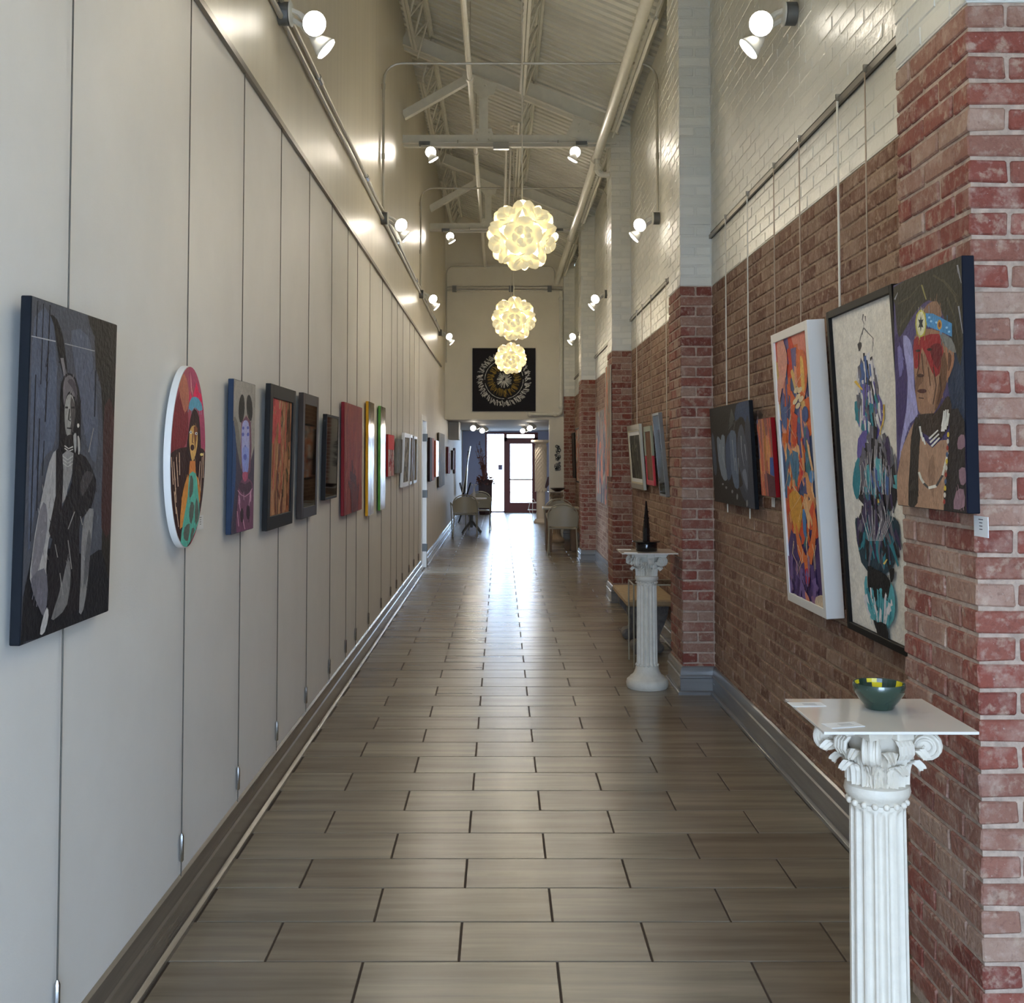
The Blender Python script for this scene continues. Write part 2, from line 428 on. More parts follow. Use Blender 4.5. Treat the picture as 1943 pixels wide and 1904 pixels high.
# brick piers that stand out from the right wall
for pi_, y0 in enumerate(PIER):
    y1 = y0+PD; mb = MB(); e = 0.007; top = 5.24; zo = 0.033 if pi_ == 0 else 0.0; PZ = PAINT_Z+zo
    mb.mi = 0; mb.box(XP+e, XR+0.1, y0+e, y1-e, -0.05, PZ); mb.mi = 1; mb.box(XP+0.003, XR+0.1, y0+0.003, y1-0.003, PZ, top)
    pier = struct(mb.build('wall_pier', [M_mortar, M_whitem]))
    fb, fw = MB(), MB()
    for i in range(NC):
        z0 = i*CH+0.004+zo; z1 = z0+BH; pt = is_paint(i); fm = M_white if pt else M_brick
        front, side = [], []
        if i % 2 == 0:
            front.append((XP, XR-0.003, y0, y0+0.10))
            side += [(XP, XP+0.10, y0+0.111, y0+0.111+0.203), (XP, XP+0.10, y0+0.325, y1)]
        else:
            front += [(XP, XP+0.10, y0, y0+BL), (XP+0.111, XR-0.003, y0, y0+0.10)]
            side += [(XP, XP+0.10, y0+BL+JN, y0+2*BL+JN), (XP, XP+0.10, y0+2*(BL+JN), y1)]
        for lst, isf in ((front, True), (side, False)):
            for (a, b, c, d) in lst:
                if (pi_ == 0 and not pt) or (pi_ in (1, 2) and isf): brick_obj(pier, a, b, c, d, z0, z1, fm)
                else:
                    t = fw if pt else fb
                    if isf: face_brick(t, a, b, c, d, z0, z1, 'y')
                    if a < XP+0.01: face_brick(t, a, b, c, d, z0, z1, 'x')
    if fb.f: tag(fb.build('brick_field', M_brickF, pier, rnds=True), kind='stuff')
    if fw.f: tag(fw.build('painted_brick_field', M_whiteF, pier, rnds=True), kind='stuff')

# end wall over the opening, jamb beside the last pier, lower ceiling and street front of the far room
struct(MB().box(XL, XR, 21.96, 22.16, 2.30, 6.6).build('wall_end', M_end))
struct(MB().box(0.94, XP+0.02, 21.96, 22.16, 0.0, 2.30).build('wall_jamb', M_end))
struct(MB().box(XL, XR, 22.16, 32.5, 2.31, 2.5).build('ceiling_lower', M_ceil))
struct(MB().box(XL+0.001, -0.87, 23.6, 24.6, 1.94, 2.309).build('trim_bulkhead', M_end))
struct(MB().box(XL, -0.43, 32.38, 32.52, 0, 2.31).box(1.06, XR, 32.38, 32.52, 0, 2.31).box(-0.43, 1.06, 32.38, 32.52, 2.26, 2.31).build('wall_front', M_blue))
# rear wall behind the camera with a wide glazed entrance
struct(MB().box(XL, XR, -2.42, -2.3, 2.92, 6.7).box(XL, -1.02, -2.42, -2.3, 0, 2.92).box(1.36, XR, -2.42, -2.3, 0, 2.92).build('wall_rear', M_wall))
wr = struct(MB().box(-1.02, 1.36, -2.40, -2.34, 2.86, 2.92).box(-1.02, 1.36, -2.40, -2.34, 0, 0.06).box(-1.02, -0.97, -2.40, -2.34, 0.06, 2.86).box(1.31, 1.36, -2.40, -2.34, 0.06, 2.86).box(0.145, 0.195, -2.40, -2.34, 0.06, 2.86).build('window_2', M_redframe))
for a, b in ((-0.97, 0.145), (0.195, 1.31)): MB().box(a, b, -2.374, -2.366, 0.06, 2.86).build('pane', M_glass, wr)

# roof deck: ribs run down the slope
mb = MB(); y = -2.45; prof = []
while y < 22.3:
    prof += [(y, 0.0), (y+0.085, 0.0), (y+0.105, 0.038), (y+0.132, 0.038)]; y += 0.152
xs = (XL-0.2, XR+0.3); vs = []; fs = []
for x in xs:
    for (yy, dz) in prof: vs.append((x, yy, roof_z(x)+dz))
n = len(prof)
for i in range(n-1): fs.append((i, i+1, n+i+1, n+i))
mb.add(vs, fs)
b0 = len(vs); mb.add([(xs[0], -2.5, roof_z(xs[0])+0.12), (xs[1], -2.5, roof_z(xs[1])+0.12), (xs[1], 22.3, roof_z(xs[1])+0.12), (xs[0], 22.3, roof_z(xs[0])+0.12)], [(0, 1, 2, 3)])
struct(mb.build('ceiling', M_deck))
# closing strips at the eaves so that the wall tops meet the deck in a dark gap
struct(MB().box(XR+0.05, XR+0.3, -2.3, 22.2, 5.29, 5.45).build('trim_eaves', M_dark))

# baseboards: profile swept along the wall line with mitred corners
def sweep(path, prof, side=1):
    """prof: (out, z); out is measured to the left (side=1) of the walking direction"""
    mb = MB(); n = len(prof); P = [Vector((p[0], p[1])) for p in path]; rings = []
    for i, p in enumerate(P):
        d0 = (P[i]-P[i-1]).normalized() if i else (P[1]-P[0]).normalized()
        d1 = (P[i+1]-P[i]).normalized() if i < len(P)-1 else d0
        n0 = Vector((-d0.y, d0.x))*side; n1 = Vector((-d1.y, d1.x))*side
        m = (n0+n1); m = m/max(0.2, m.dot(n0)) if m.length > 1e-6 else n0
        rings.append([(p.x+m.x*o, p.y+m.y*o, z) for o, z in prof])
    vs = [v for r in rings for v in r]; fs = []
    for i in range(len(rings)-1):
        for k in range(n): fs.append((i*n+k, i*n+(k+1) % n, (i+1)*n+(k+1) % n, (i+1)*n+k))
    fs.append(tuple(range(n))); fs.append(tuple((len(rings)-1)*n+k for k in range(n))[::-1])
    return mb.add(vs, fs)
BP = [(0.0, 0.0), (0.034, 0.0), (0.034, 0.018), (0.026, 0.024), (0.018, 0.026), (0.018, 0.105), (0.024, 0.112), (0.024, 0.122), (0.017, 0.128), (0.016, 0.16), (0.010, 0.178), (0.0, 0.186)]
struct(sweep([(XL, -2.3), (XL, DY0-0.06)], BP, -1).build('baseboard_left', M_base, smooth=0.5))
struct(sweep([(XL, DY1+0.06), (XL, 32.38)], BP, -1).build('baseboard_left', M_base, smooth=0.5))
path = [(XR, PIER[0]+PD)]
for p in PIER[1:]: path += [(XR, p), (XP, p), (XP, p+PD), (XR, p+PD)]
path = path[:-2]+[(XP, 21.95)]
struct(sweep(path, BP, 1).build('baseboard_right', M_baseR, smooth=0.5))

# street door and shop window at the far end
FY = 32.40
d = struct(MB().box(0.10, 1.06, FY-0.03, FY+0.05, 2.21, 2.27).box(0.10, 1.06, FY-0.03, FY+0.05, 2.02, 2.12).box(0.09, 0.18, FY-0.03, FY+0.05, 0, 2.21).box(0.965, 1.06, FY-0.03, FY+0.05, 0, 2.21).box(0.10, 1.06, FY-0.03, FY+0.05, -0.05, 0.02).build('door_1', M_redframe))
lf = MB().box(0.16, 0.275, FY-0.02, FY+0.03, 0.01, 2.05).box(0.895, 0.98, FY-0.02, FY+0.03, 0.01, 2.05).box(0.275, 0.895, FY-0.02, FY+0.03, 1.945, 2.05).box(0.275, 0.895, FY-0.02, FY+0.03, 0.01, 0.275).build('door_leaf', M_redframe, d)
MB().box(0.275, 0.895, FY, FY+0.008, 0.275, 1.945).build('pane', M_glass, d)
MB().box(0.18, 0.965, FY, FY+0.008, 2.12, 2.21).build('pane', M_glass, d)
MB().tube([(0.255, FY-0.02, 0.93), (0.255, FY-0.075, 0.93), (0.91, FY-0.075, 0.93), (0.91, FY-0.02, 0.93)], 0.022, 8).build('push_bar', M_redframe, d)
MB().box(0.275, 0.895, FY-0.012, FY+0.02, 0.56, 0.585).build('glazing_bar', M_redframe, d)
w1 = struct(MB().box(-0.44, 0.10, FY-0.03, FY+0.05, 2.22, 2.27).box(-0.44, 0.10, FY-0.03, FY+0.05, -0.05, 0.035).box(-0.44, -0.385, FY-0.03, FY+0.05, 0.035, 2.22).build('window_1', M_redframe))
MB().box(-0.385, 0.10, FY, FY+0.008, 0.035, 2.22).build('pane', M_glass, w1)

# side room beyond the left wall: seen only through its doorway, lit by its own window
SX, SY0, SY1 = -4.2, 14.2, 18.6
m = MB().box(SX-0.1, XL-0.12, SY0-0.1, SY0, 0, 2.7).box(SX-0.1, XL-0.12, SY1, SY1+0.1, 0, 2.7).box(SX-0.1, SX, SY0, 14.6, 0, 2.7).box(SX-0.1, SX, 18.2, SY1, 0, 2.7).box(SX-0.1, SX, 14.6, 18.2, 0, 0.2).box(SX-0.1, SX, 14.6, 18.2, 2.5, 2.7)
struct(m.build('wall_side_room', M_wall))
struct(MB().box(SX-0.1, XL-0.12, SY0-0.1, SY1+0.1, 2.7, 2.8).build('ceiling_side_room', M_ceil)); struct(MB().box(SX-0.1, XL-0.02, SY0-0.1, SY1+0.1, -0.05, -0.003).build('floor_side_room', M_tile))
w3 = struct(MB().box(SX-0.08, SX-0.02, 14.6, 14.65, 0.2, 2.5).box(SX-0.08, SX-0.02, 18.15, 18.2, 0.2, 2.5).box(SX-0.08, SX-0.02, 16.375, 16.425, 0.2, 2.5).box(SX-0.08, SX-0.02, 14.65, 18.15, 0.2, 0.25).box(SX-0.08, SX-0.02, 14.65, 18.15, 2.45, 2.5).build('window_3', M_whiteframe))
for a_, b_ in ((14.65, 16.375), (16.425, 18.15)): MB().box(SX-0.054, SX-0.046, a_, b_, 0.25, 2.45).build('pane', M_glass, w3)

# side doorway: frame, open glazed leaf, hinges and closer
d2 = struct(MB().box(XL-0.125, XL+0.012, DY0-0.055, DY0+0.02, 0, DZ+0.05).box(XL-0.125, XL+0.012, DY1-0.02, DY1+0.055, 0, DZ+0.05).box(XL-0.125, XL+0.012, DY0+0.02, DY1-0.02, DZ-0.02, DZ+0.05).build('door_2', M_whiteframe))
x0, x1 = XL-1.02, XL-0.135
lf = MB().box(x0, x0+0.1, DY1-0.065, DY1-0.022, 0.01, DZ-0.03).box(x1-0.05, x1, DY1-0.065, DY1-0.022, 0.01, DZ-0.03).box(x0+0.1, x1-0.05, DY1-0.065, DY1-0.022, DZ-0.2, DZ-0.03).box(x0+0.1, x1-0.05, DY1-0.065, DY1-0.022, 0.01, 0.4).build('door_leaf', M_whiteframe, d2)
MB().box(x0+0.1, x1-0.05, DY1-0.048, DY1-0.040, 0.4, DZ-0.2).build('pane', M_glass, d2)
for z in (0.28, 1.05, 1.86): MB().box(XL-0.10, XL+0.016, DY1-0.028, DY1-0.018, z-0.055, z+0.055).tube([(XL+0.018, DY1-0.023, z-0.055), (XL+0.018, DY1-0.023, z+0.055)], 0.009, 8).build('hinge', M_boxg, d2)
MB().box(XL-0.09, XL-0.02, DY0+0.2, DY0+0.5, DZ-0.085, DZ-0.025).build('door_closer', M_boxg, d2)
MB().bar((XL-0.05, DY0+0.45, DZ-0.06), (XL-0.35, DY1-0.1, DZ-0.06), 0.03, 0.008).build('closer_arm', M_chrome, d2)

# ------------------------------------------------------------------ roof steel
def truss(y, label):
    t = thing('roof_truss', label, 'truss', (0, y, 5.03), 0, 'white roof trusses'); z = lambda a: a-5.03
    tz = lambda x: z(roof_z(x)-0.20)
    for s in (-1, 1):
        MB().bar((XL, s*0.055, tz(XL)), (1.30, s*0.055, tz(1.30)), 0.012, 0.17).bar((XL, s*0.085, tz(XL)-0.08), (1.30, s*0.085, tz(1.30)-0.08), 0.06, 0.012).build('top_chord', M_steelw, t)
        MB().bar((XL, s*0.055, z(5.08)), (XP+0.05, s*0.055, z(5.08)), 0.012, 0.10).bar((XL, s*0.085, z(5.035)), (XP+0.05, s*0.085, z(5.035)), 0.06, 0.012).build('bottom_chord', M_steelw, t)
    MB().bar((-0.19, 0, z(5.06)), (-0.19, 0, tz(-0.19)), 0.10, 0.10).build('king_post', M_steelw, t)
    MB().bar((XL, 0, z(5.36)), (-0.24, 0, z(5.84)), 0.09, 0.09, (0, 1, 0)).build('brace', M_steelw, t)
    for nm, poly in (('gusset_plate', [(0.72, z(5.13)), (0.80, z(5.30)), (0.66, tz(0.66)-0.02), (1.22, tz(1.22)-0.02), (1.25, z(5.08)), (0.9, z(5.06))]),
                     ('gusset_plate', [(-0.42, tz(-0.42)-0.16), (-0.42, tz(-0.42)), (-0.02, tz(-0.02)), (-0.08, tz(-0.08)-0.22), (-0.22, tz(-0.22)-0.32)]),
                     ('gusset_plate', [(-0.32, z(5.04)), (-0.28, z(5.20)), (-0.10, z(5.20)), (-0.06, z(5.04))])):
        m = MB(); m.X = Matrix(((1, 0, 0, 0), (0, 0, -1, 0), (0, 1, 0, 0), (0, 0, 0, 1))); m.prism(poly, 0.049, 0.066); g = m.build(nm, M_steelw, t)
        cx = sum(p[0] for p in poly)/len(poly); cz = sum(p[1] for p in poly)/len(poly)
        for k in range(4):
            a = PI/4+k*PI/2; MB().sphere((cx+0.09*math.cos(a), -0.068, cz+0.055*math.sin(a)), 0.014, 6, 4).build('bolt', M_steelw, g)
    return t
truss(12.43, 'white steel roof truss above the third brick pier, nearer of the two')
truss(17.17, 'white steel roof truss above the fourth brick pier, farther of the two')

def joist(x, ya, yb, label):
    D = 0.38; th = math.atan(-SLOPE); t = thing('bar_joist', label, 'joist', (x-(D+0.025)*math.sin(th), ya, roof_z(x)-(D+0.025)*math.cos(th)), 0, 'open web joists under the roof deck'); t.rotation_euler = (0, th, 0)
    L = yb-ya
    MB().box(-0.035, -0.006, 0, L, D-0.015, D).box(0.006, 0.035, 0, L, D-0.015, D).box(-0.010, -0.004, 0, L, D-0.05, D).box(0.004, 0.010, 0, L, D-0.05, D).build('top_chord', M_steelw, t)
    MB().box(-0.032, -0.006, 0.45, L-0.45, 0.0, 0.012).box(0.006, 0.032, 0.45, L-0.45, 0.0, 0.012).box(-0.010, -0.004, 0.45, L-0.45, 0.0, 0.045).box(0.004, 0.010, 0.45, L-0.45, 0.0, 0.045).build('bottom_chord', M_steelw, t)
    n = int((L-0.3)/0.30); n += 1-n % 2; d = (L-0.3)/n; mz = {}
    for i in range(n):
        up = i % 2 == 0; p = (0, 0, D-0.03 if up else 0.025); q = (0, d, 0.025 if up else D-0.03)
        if up not in mz: mz[up] = MB().tube([p, q], 0.011, 6).mesh('web_bar', M_steelw)
        ob('web_bar', mz[up], t, (0, 0.15+i*d, 0))
for nm, x in (('left', -0.76), ('middle', 0.385), ('right', 1.36)):
    for (ya, yb), w in (((7.75, 12.36), 'nearest bay'), ((12.50, 17.10), 'bay between the two trusses'), ((17.24, 21.95), 'farthest bay')):
        if nm == 'right': ya += 0.56; yb -= 0.05
        joist(x, ya, yb, {'left': 'white open web joist close to the cream wall, ', 'middle': 'white open web joist along the middle of the roof, ', 'right': 'white open web joist beside the large sprinkler pipe, '}[nm]+w)

# pipes under the roof
t = thing('sprinkler_pipe', 'thick white sprinkler main running below the right side of the roof', 'pipe', (1.08, 4.0, 4.95))
MB().tube([(0, -4, 0), (0, 17.8, 0)], 0.050, 12).build('main_pipe', M_steelw, t, smooth=0.6)
for y in (3.2, 8.75, 13.4): MB().tube([(0, y-0.06, 0), (0, y+0.06, 0)], 0.064, 12).build('coupling', M_steelw, t, smooth=0.6)
p = [(0.0, 8.55, -0.02), (0.0, 8.55, -0.16)]+[(0.06-0.06*math.cos(a), 8.55, -0.16-0.06*math.sin(a)) for a in (0.4, 0.8, 1.2, 1.57)]+[(0.136, 8.55, -0.22)]
MB().tube(p, 0.032, 10).build('branch_pipe', M_steelw, t, smooth=0.6)
for za, zb in ((-0.05, -0.10), (-0.13, -0.17)): MB().tube([(0, 8.55, za), (0, 8.55, zb)], 0.044, 10).build('coupling', M_steelw, t, smooth=0.6)
t = thing('water_pipe', 'thin white pipe running lengthwise above the truss bottom chords', 'pipe', (-0.30, 4.0, 5.26))
MB().tube([(0, -4, 0), (0, 17.8, 0)], 0.027, 10).build('straight_run', M_steelw, t, smooth=0.6)
for y in (2.4, 6.9, 9.6, 14.3):
    MB().tube([(0, y-0.04, 0), (0, y+0.04, 0)], 0.037, 10).build('coupling', M_steelw, t, smooth=0.6)
    MB().tube([(0, y+0.15, 0.02), (0, y+0.15, roof_z(-0.30)-5.26)], 0.006, 6).build('hanger_rod', M_galv, t)
t = thing('lengthwise_conduit', 'grey conduit run along the hall centre under the trusses', 'conduit', (0.06, 12.5, 5.0))
MB().tube([(0, 0, 0), (0, 4.25, 0)], 0.016, 8).build('straight_run', M_galv, t, smooth=0.6)
MB().tube([(0.05, 0, 0.02), (0.05, 4.25, 0.02)], 0.012, 8).build('straight_run', M_galv, t, smooth=0.6)
MB().box(-0.05, 0.09, 4.1, 4.25, -0.05, 0.03).build('junction_box', M_boxg, t)

# conduit hoops that carry power from the left wall over to the right wall
def hoop(y, label, xr=XR-0.02, zt=5.15):
    t = thing('conduit_hoop', label, 'conduit', (0, y, 3.80), 0, 'conduit hoops across the hall'); r = 0.16; zt -= 3.80; xl = XL+0.02
    pts = [(xl, 0, 0), (xl, 0, zt-r)]+arc((xl+r, 0, zt-r), r, PI, PI/2, 5)+arc((xr-r, 0, zt-r), r, PI/2, 0, 5)+[(xr, 0, zt-r), (xr, 0, 0)]
    MB().tube(pts, 0.012, 8).build('tube', M_galv, t, smooth=0.6)
    for x in (xl, xr): 
        for z in (zt-r-0.05, 0.5): MB().tube([(x, 0, z-0.025), (x, 0, z+0.025)], 0.017, 8).build('coupling', M_galv, t)
hoop(5.40, 'thin grey conduit hoop at the nearest pair of wall lamps')
hoop(10.15, 'thin grey conduit hoop in front of the nearer roof truss')
hoop(14.95, 'thin grey conduit hoop between the two roof trusses')
t = thing('conduit_hoop', 'thin grey conduit hoop on the cream end wall', 'conduit', (0, 21.915, 3.4), 0, 'conduit hoops across the hall')
r = 0.14; pts = [(XL+0.03, 0, 0.0), (XL+0.03, 0, 1.87-r)]+arc((XL+0.03+r, 0, 1.87-r), r, PI, PI/2, 5)+arc((1.05-r, 0, 1.87-r), r, PI/2, 0, 5)+[(1.05, 0, 1.87-r), (1.05, 0, 1.55)]
MB().tube([(q[0], q[1]-0.03, q[2]) for q in pts], 0.013, 8).build('tube', M_galv, t, smooth=0.6)
t = thing('strut_rail', 'pair of grey pipes crossing the cream end wall above the square artwork', 'pipe', (0, 21.938, 4.84))
for dz in (-0.03, 0.03): MB().tube([(XL+0.02, 0, dz), (1.20, 0, dz)], 0.017, 8).build('tube', M_galv, t, smooth=0.6)
for x in (-0.9, 0.2, 0.95): MB().box(x-0.04, x+0.04, -0.02, 0.02, -0.06, 0.06).build('bracket', M_boxg, t)
t = thing('drain_pipe', 'white pipe bending along the lower right edge of the end wall', 'pipe', (0, 21.90, 2.34))
pts = [(1.17, 0, 2.45), (1.17, 0, 0.13)]+arc((1.10, 0, 0.13), 0.07, 0, -PI/2, 4)+[(0.52, 0, 0.06)]
MB().tube(pts, 0.034, 10).build('tube', M_steelw, t, smooth=0.6)
for q in ((1.17, 0, 2.3), (1.17, 0, 0.2), (1.04, 0, 0.06), (0.56, 0, 0.06)):
    MB().sphere(q, 0.05, 10, 6).build('fitting', M_steelw, t, smooth=True)

# long runs on the left wall
t = thing('wall_conduit', 'pair of grey conduits with couplings along the upper left wall', 'conduit', (XL, 2.0, 3.70))
MB().tube([(0.02, 0, 0.0), (0.02, 18.5, 0.07)], 0.014, 8).build('tube', M_galv, t, smooth=0.6)
MB().tube([(0.02, 0, 0.085), (0.02, 18.5, 0.115)], 0.014, 8).build('tube', M_galv, t, smooth=0.6)
for y in (1.6, 4.55, 6.9, 9.6, 12.2, 14.2, 16.4): MB().tube([(0.021, y-0.05, 0.085+0.03*y/18.5), (0.021, y+0.05, 0.085+0.03*y/18.5)], 0.02, 8).build('coupling', M_chrome, t, smooth=0.6)
def rail(x, sx, ya, yb, z, label):
    t = thing('picture_rail', label, 'rail', (x, ya, z)); L = yb-ya
    MB().box(min(0.001*sx, 0.009*sx), max(0.001*sx, 0.009*sx), 0, L, -0.022, 0.022).build('rail_back', M_dark if sx < 0 else M_rail, t)
    MB().box(min(0.009*sx, 0.020*sx), max(0.009*sx, 0.020*sx), 0, L, -0.022, 0.004).build('rail_lip', M_rail, t)
rail(XL, 1, -2.0, 20.4, 3.217, 'long grey picture rail with all the steel cables on the left wall')
for i, (a, b) in enumerate(bays): rail(XR, -1, a+0.02, b-0.02, 3.09, ['grey picture rail on the white brick bay nearest the camera', 'grey picture rail on the second white brick bay', 'grey picture rail on the third white brick bay', 'grey picture rail on the farthest white brick bay'][i])

# hanging cables with tensioners at the foot of the left wall
cyy = [2.80, 3.87, 4.69, 5.49, 6.31, 7.16, 7.91, 8.45, 9.26, 10.23, 11.11, 11.73, 12.41, 13.33, 14.06, 14.86]
behind = ['grey portrait on canvas', 'oval painting', 'girl with dark hair buns', 'black framed warm abstract', 'brown framed print behind glass', 'small dark framed picture', 'near half of the red canvas', 'far half of the red canvas', 'yellow edged canvas', 'green edged canvas', 'small red and white print', 'plain grey panel', 'white framed print', 'slim beige frame', 'wide olive frame', 'bare wall before the side doorway']
cab_m = tens_m = None
for y, bh in zip(cyy, behind):
    t = thing('hanging_cable', 'thin steel hanging cable '+('on the ' if bh.startswith('bare') else 'behind the ')+bh, 'cable', (XL+0.009, y, 0.186), 0, 'steel cables on the left wall')
    if cab_m is None:
        cab_m = MB().tube([(0, 0, 0), (0, 0, 3.012)], 0.0022, 6).mesh('wire', M_cable)
        tens_m = MB().lathe([(0.003, 0.045), (0.008, 0.052), (0.008, 0.132), (0.003, 0.142)], 8).mesh('tensioner', M_chrome, smooth=0.6)
    ob('wire', cab_m, t); ob('tensioner', tens_m, t)

# white rods on the brick side
def rod(y, z0, label, r=0.004, m=None, x=XR-0.028):
    t = thing('hanging_rod', label, 'rod', (x, y, z0), 0, 'rods hanging from the right picture rails')
    MB().tube([(0, 0, 0), (0, 0, 3.10-z0)], r, 6).build('rod', m or M_rod, t)
    MB().box(-0.006, 0.016, -0.006, 0.006, 3.075-z0, 3.105-z0).build('hook', M_chrome, t)
M_nylon = mat('clear_brown_line', rgb(168, 150, 132), 0.4)
rod(7.06, 1.245, 'white rod holding the far end of the dark blue feather canvas'); rod(6.43, 1.24, 'white rod holding the near end of the dark blue feather canvas')
rod(5.80, 1.60, 'pale line holding the small red and orange canvas', 0.003, M_nylon); rod(5.30, 1.9, 'pale line holding the deep white frame', 0.003, M_nylon)
rod(4.69, 1.9, 'thick white rod behind the bird totem frame', 0.005); rod(4.33, 1.9, 'pale line behind the near half of the bird totem frame', 0.003, M_nylon)
rod(11.72, 1.75, 'white rod at the far end of the silver frame'); rod(11.26, 1.75, 'pale line at the near end of the silver frame', 0.003, M_nylon)
rod(10.60, 1.25, 'pale line behind the red and green frame', 0.003, M_nylon); rod(9.62, 1.75, 'white rod above the tilted grey sided frame')

# ------------------------------------------------------------------ lamps
def align(d):
    return Vector(d).normalized().to_track_quat('Z', 'Y').to_matrix().to_4x4()
bulb_mesh = None
def bulb(parent, pos, d, watts):
    global bulb_mesh
    if bulb_mesh is None:
        m = MB(); m.mi = 0; m.lathe([(0.014, -0.125), (0.016, -0.10), (0.024, -0.09), (0.056, -0.022), (0.059, -0.008)], 20, True)
        m.mi = 1; m.lathe([(0.059, -0.008), (0.054, 0.0), (0.03, 0.006), (0.002, 0.008)], 20, False)
        bulb_mesh = m.mesh('bulb', [M_holder, M_bulb], smooth=True)
    b = ob('bulb', bulb_mesh, parent); X = Matrix.Translation(pos) @ align(d); b.matrix_local = X
    L = bpy.data.lights.new('bulb_light', 'SPOT'); L.energy = watts; L.color = (1.0, 0.90, 0.74); L.spot_size = math.radians(95); L.spot_blend = 0.9; L.shadow_soft_size = 0.05
    lo = bpy.data.objects.new('bulb_light', L); COL.objects.link(lo); lo.parent = parent
    dn = Vector(d).normalized(); lo.matrix_local = Matrix.Translation(Vector(pos)+dn*0.02) @ dn.to_track_quat('-Z', 'Y').to_matrix().to_4x4()
def holder(parent, a, pos, d):
    e = Vector(pos)-Vector(d).normalized()*0.10
    MB().tube([a, tuple((Vector(a)+e)/2+Vector((0, 0, 0.01))), tuple(e)], [0.012, 0.014, 0.02], 8).build('lampholder', M_holder, parent, smooth=0.6)
def wall_flood(y, sx, label, watts=None):
    w = FLOOD_W if watts is None else watts
    x = XL+0.002 if sx > 0 else XR-0.002
    t = thing('flood_lamp', label, 'lamp', (x, y, 3.74), 0, 'twin flood lamps')
    m = MB(); m.X = Matrix.Rotation(PI/2*sx, 4, 'Y'); m.lathe([(0.056, 0.0), (0.056, 0.05), (0.052, 0.055)], 18); m.build('junction_box', M_boxg, t, smooth=0.6)
    m = MB(); m.X = Matrix.Rotation(PI/2*sx, 4, 'Y'); m.lathe([(0.062, 0.056), (0.062, 0.062), (0.05, 0.068)], 18); m.build('cover_plate', M_holder, t, smooth=0.6)
    p1 = (0.19*sx, -0.08, -0.08); d1 = (0.52*sx, -0.80, -0.42); p2 = (0.235*sx, 0.01, -0.175); d2 = (0.74*sx, 0.12, -0.66)
    holder(t, (0.062*sx, -0.01, 0.015), p1, d1); holder(t, (0.062*sx, 0.02, -0.02), p2, d2)
    bulb(t, p1, d1, w); bulb(t, p2, d2, w)
for y, w in ((0.68, 'overhead'), (5.43, 'nearest'), (10.18, 'second'), (14.98, 'third'), (19.68, 'farthest')):
    wall_flood(y, 1, w+' twin flood lamp on the left wall conduit'); wall_flood(y, -1, w+' twin flood lamp on the white brick wall')
def truss_bar(y, label):
    t = thing('lamp_bar', label, 'lamp', (0.03, y-0.16, 4.985), 0, 'twin flood lamp bars under the trusses')
    MB().box(-0.90, 0.92, -0.02, 0.02, -0.018, 0.022).build('strut_channel', M_galv, t)
    MB().box(-0.11, 0.06, -0.03, 0.03, -0.045, 0.03).build('centre_clamp', M_chrome, t)
    for x in (-0.5, 0.6): MB().tube([(x, 0, 0.02), (x, 0.05, 0.07)], 0.006, 6).build('hanger_rod', M_galv, t)
    for s in (-1, 1):
        x = -0.86 if s < 0 else 0.85
        MB().box(x-0.06, x+0.06, -0.045, 0.045, 0.0, 0.035).build('junction_box', M_boxg, t)
        p1 = (x+0.07*-s, -0.04, -0.085); d1 = (-0.25*s, -0.93, -0.30); p2 = (x+0.10*-s, 0.0, -0.165); d2 = (-0.5*s, 0.15, -0.85)
        holder(t, (x-0.02*s, 0, 0.0), p1, d1); holder(t, (x-0.05*s, 0.02, 0.0), p2, d2)
        bulb(t, p1, d1, FLOOD_W); bulb(t, p2, d2, FLOOD_W)
truss_bar(12.43, 'bar of twin flood lamps under the nearer roof truss'); truss_bar(17.17, 'bar of twin flood lamps under the farther roof truss')
for i, (x, y) in enumerate(((-0.585, 24.2), (-0.43, 26.6), (0.62, 24.2), (0.52, 26.8))):
    t = thing('ceiling_spot', ['left of the nearer pair of round spots on the low ceiling', 'left of the farther pair of round spots on the low ceiling', 'right of the nearer pair of round spots on the low ceiling', 'right of the farther pair of round spots on the low ceiling'][i], 'lamp', (x, y, 2.31), 0, 'spots in the far room')
    MB().lathe([(0.05, -0.02), (0.05, 0.0)], 12).build('ceiling_plate', M_holder, t)
    MB().tube([(0, 0, -0.02), (0, -0.02, -0.07)], 0.012, 8).build('stem', M_holder, t)
    bulb(t, (0, -0.06, -0.125), (0.1, -0.95, -0.25), 12)
    MB().tube([(0.02, 0, -0.02), (0.05, 0.03, -0.06)], 0.012, 8).build('stem', M_holder, t)
    bulb(t, (0.09, 0.10, -0.10), (0.25, 0.75, -0.60), 45)

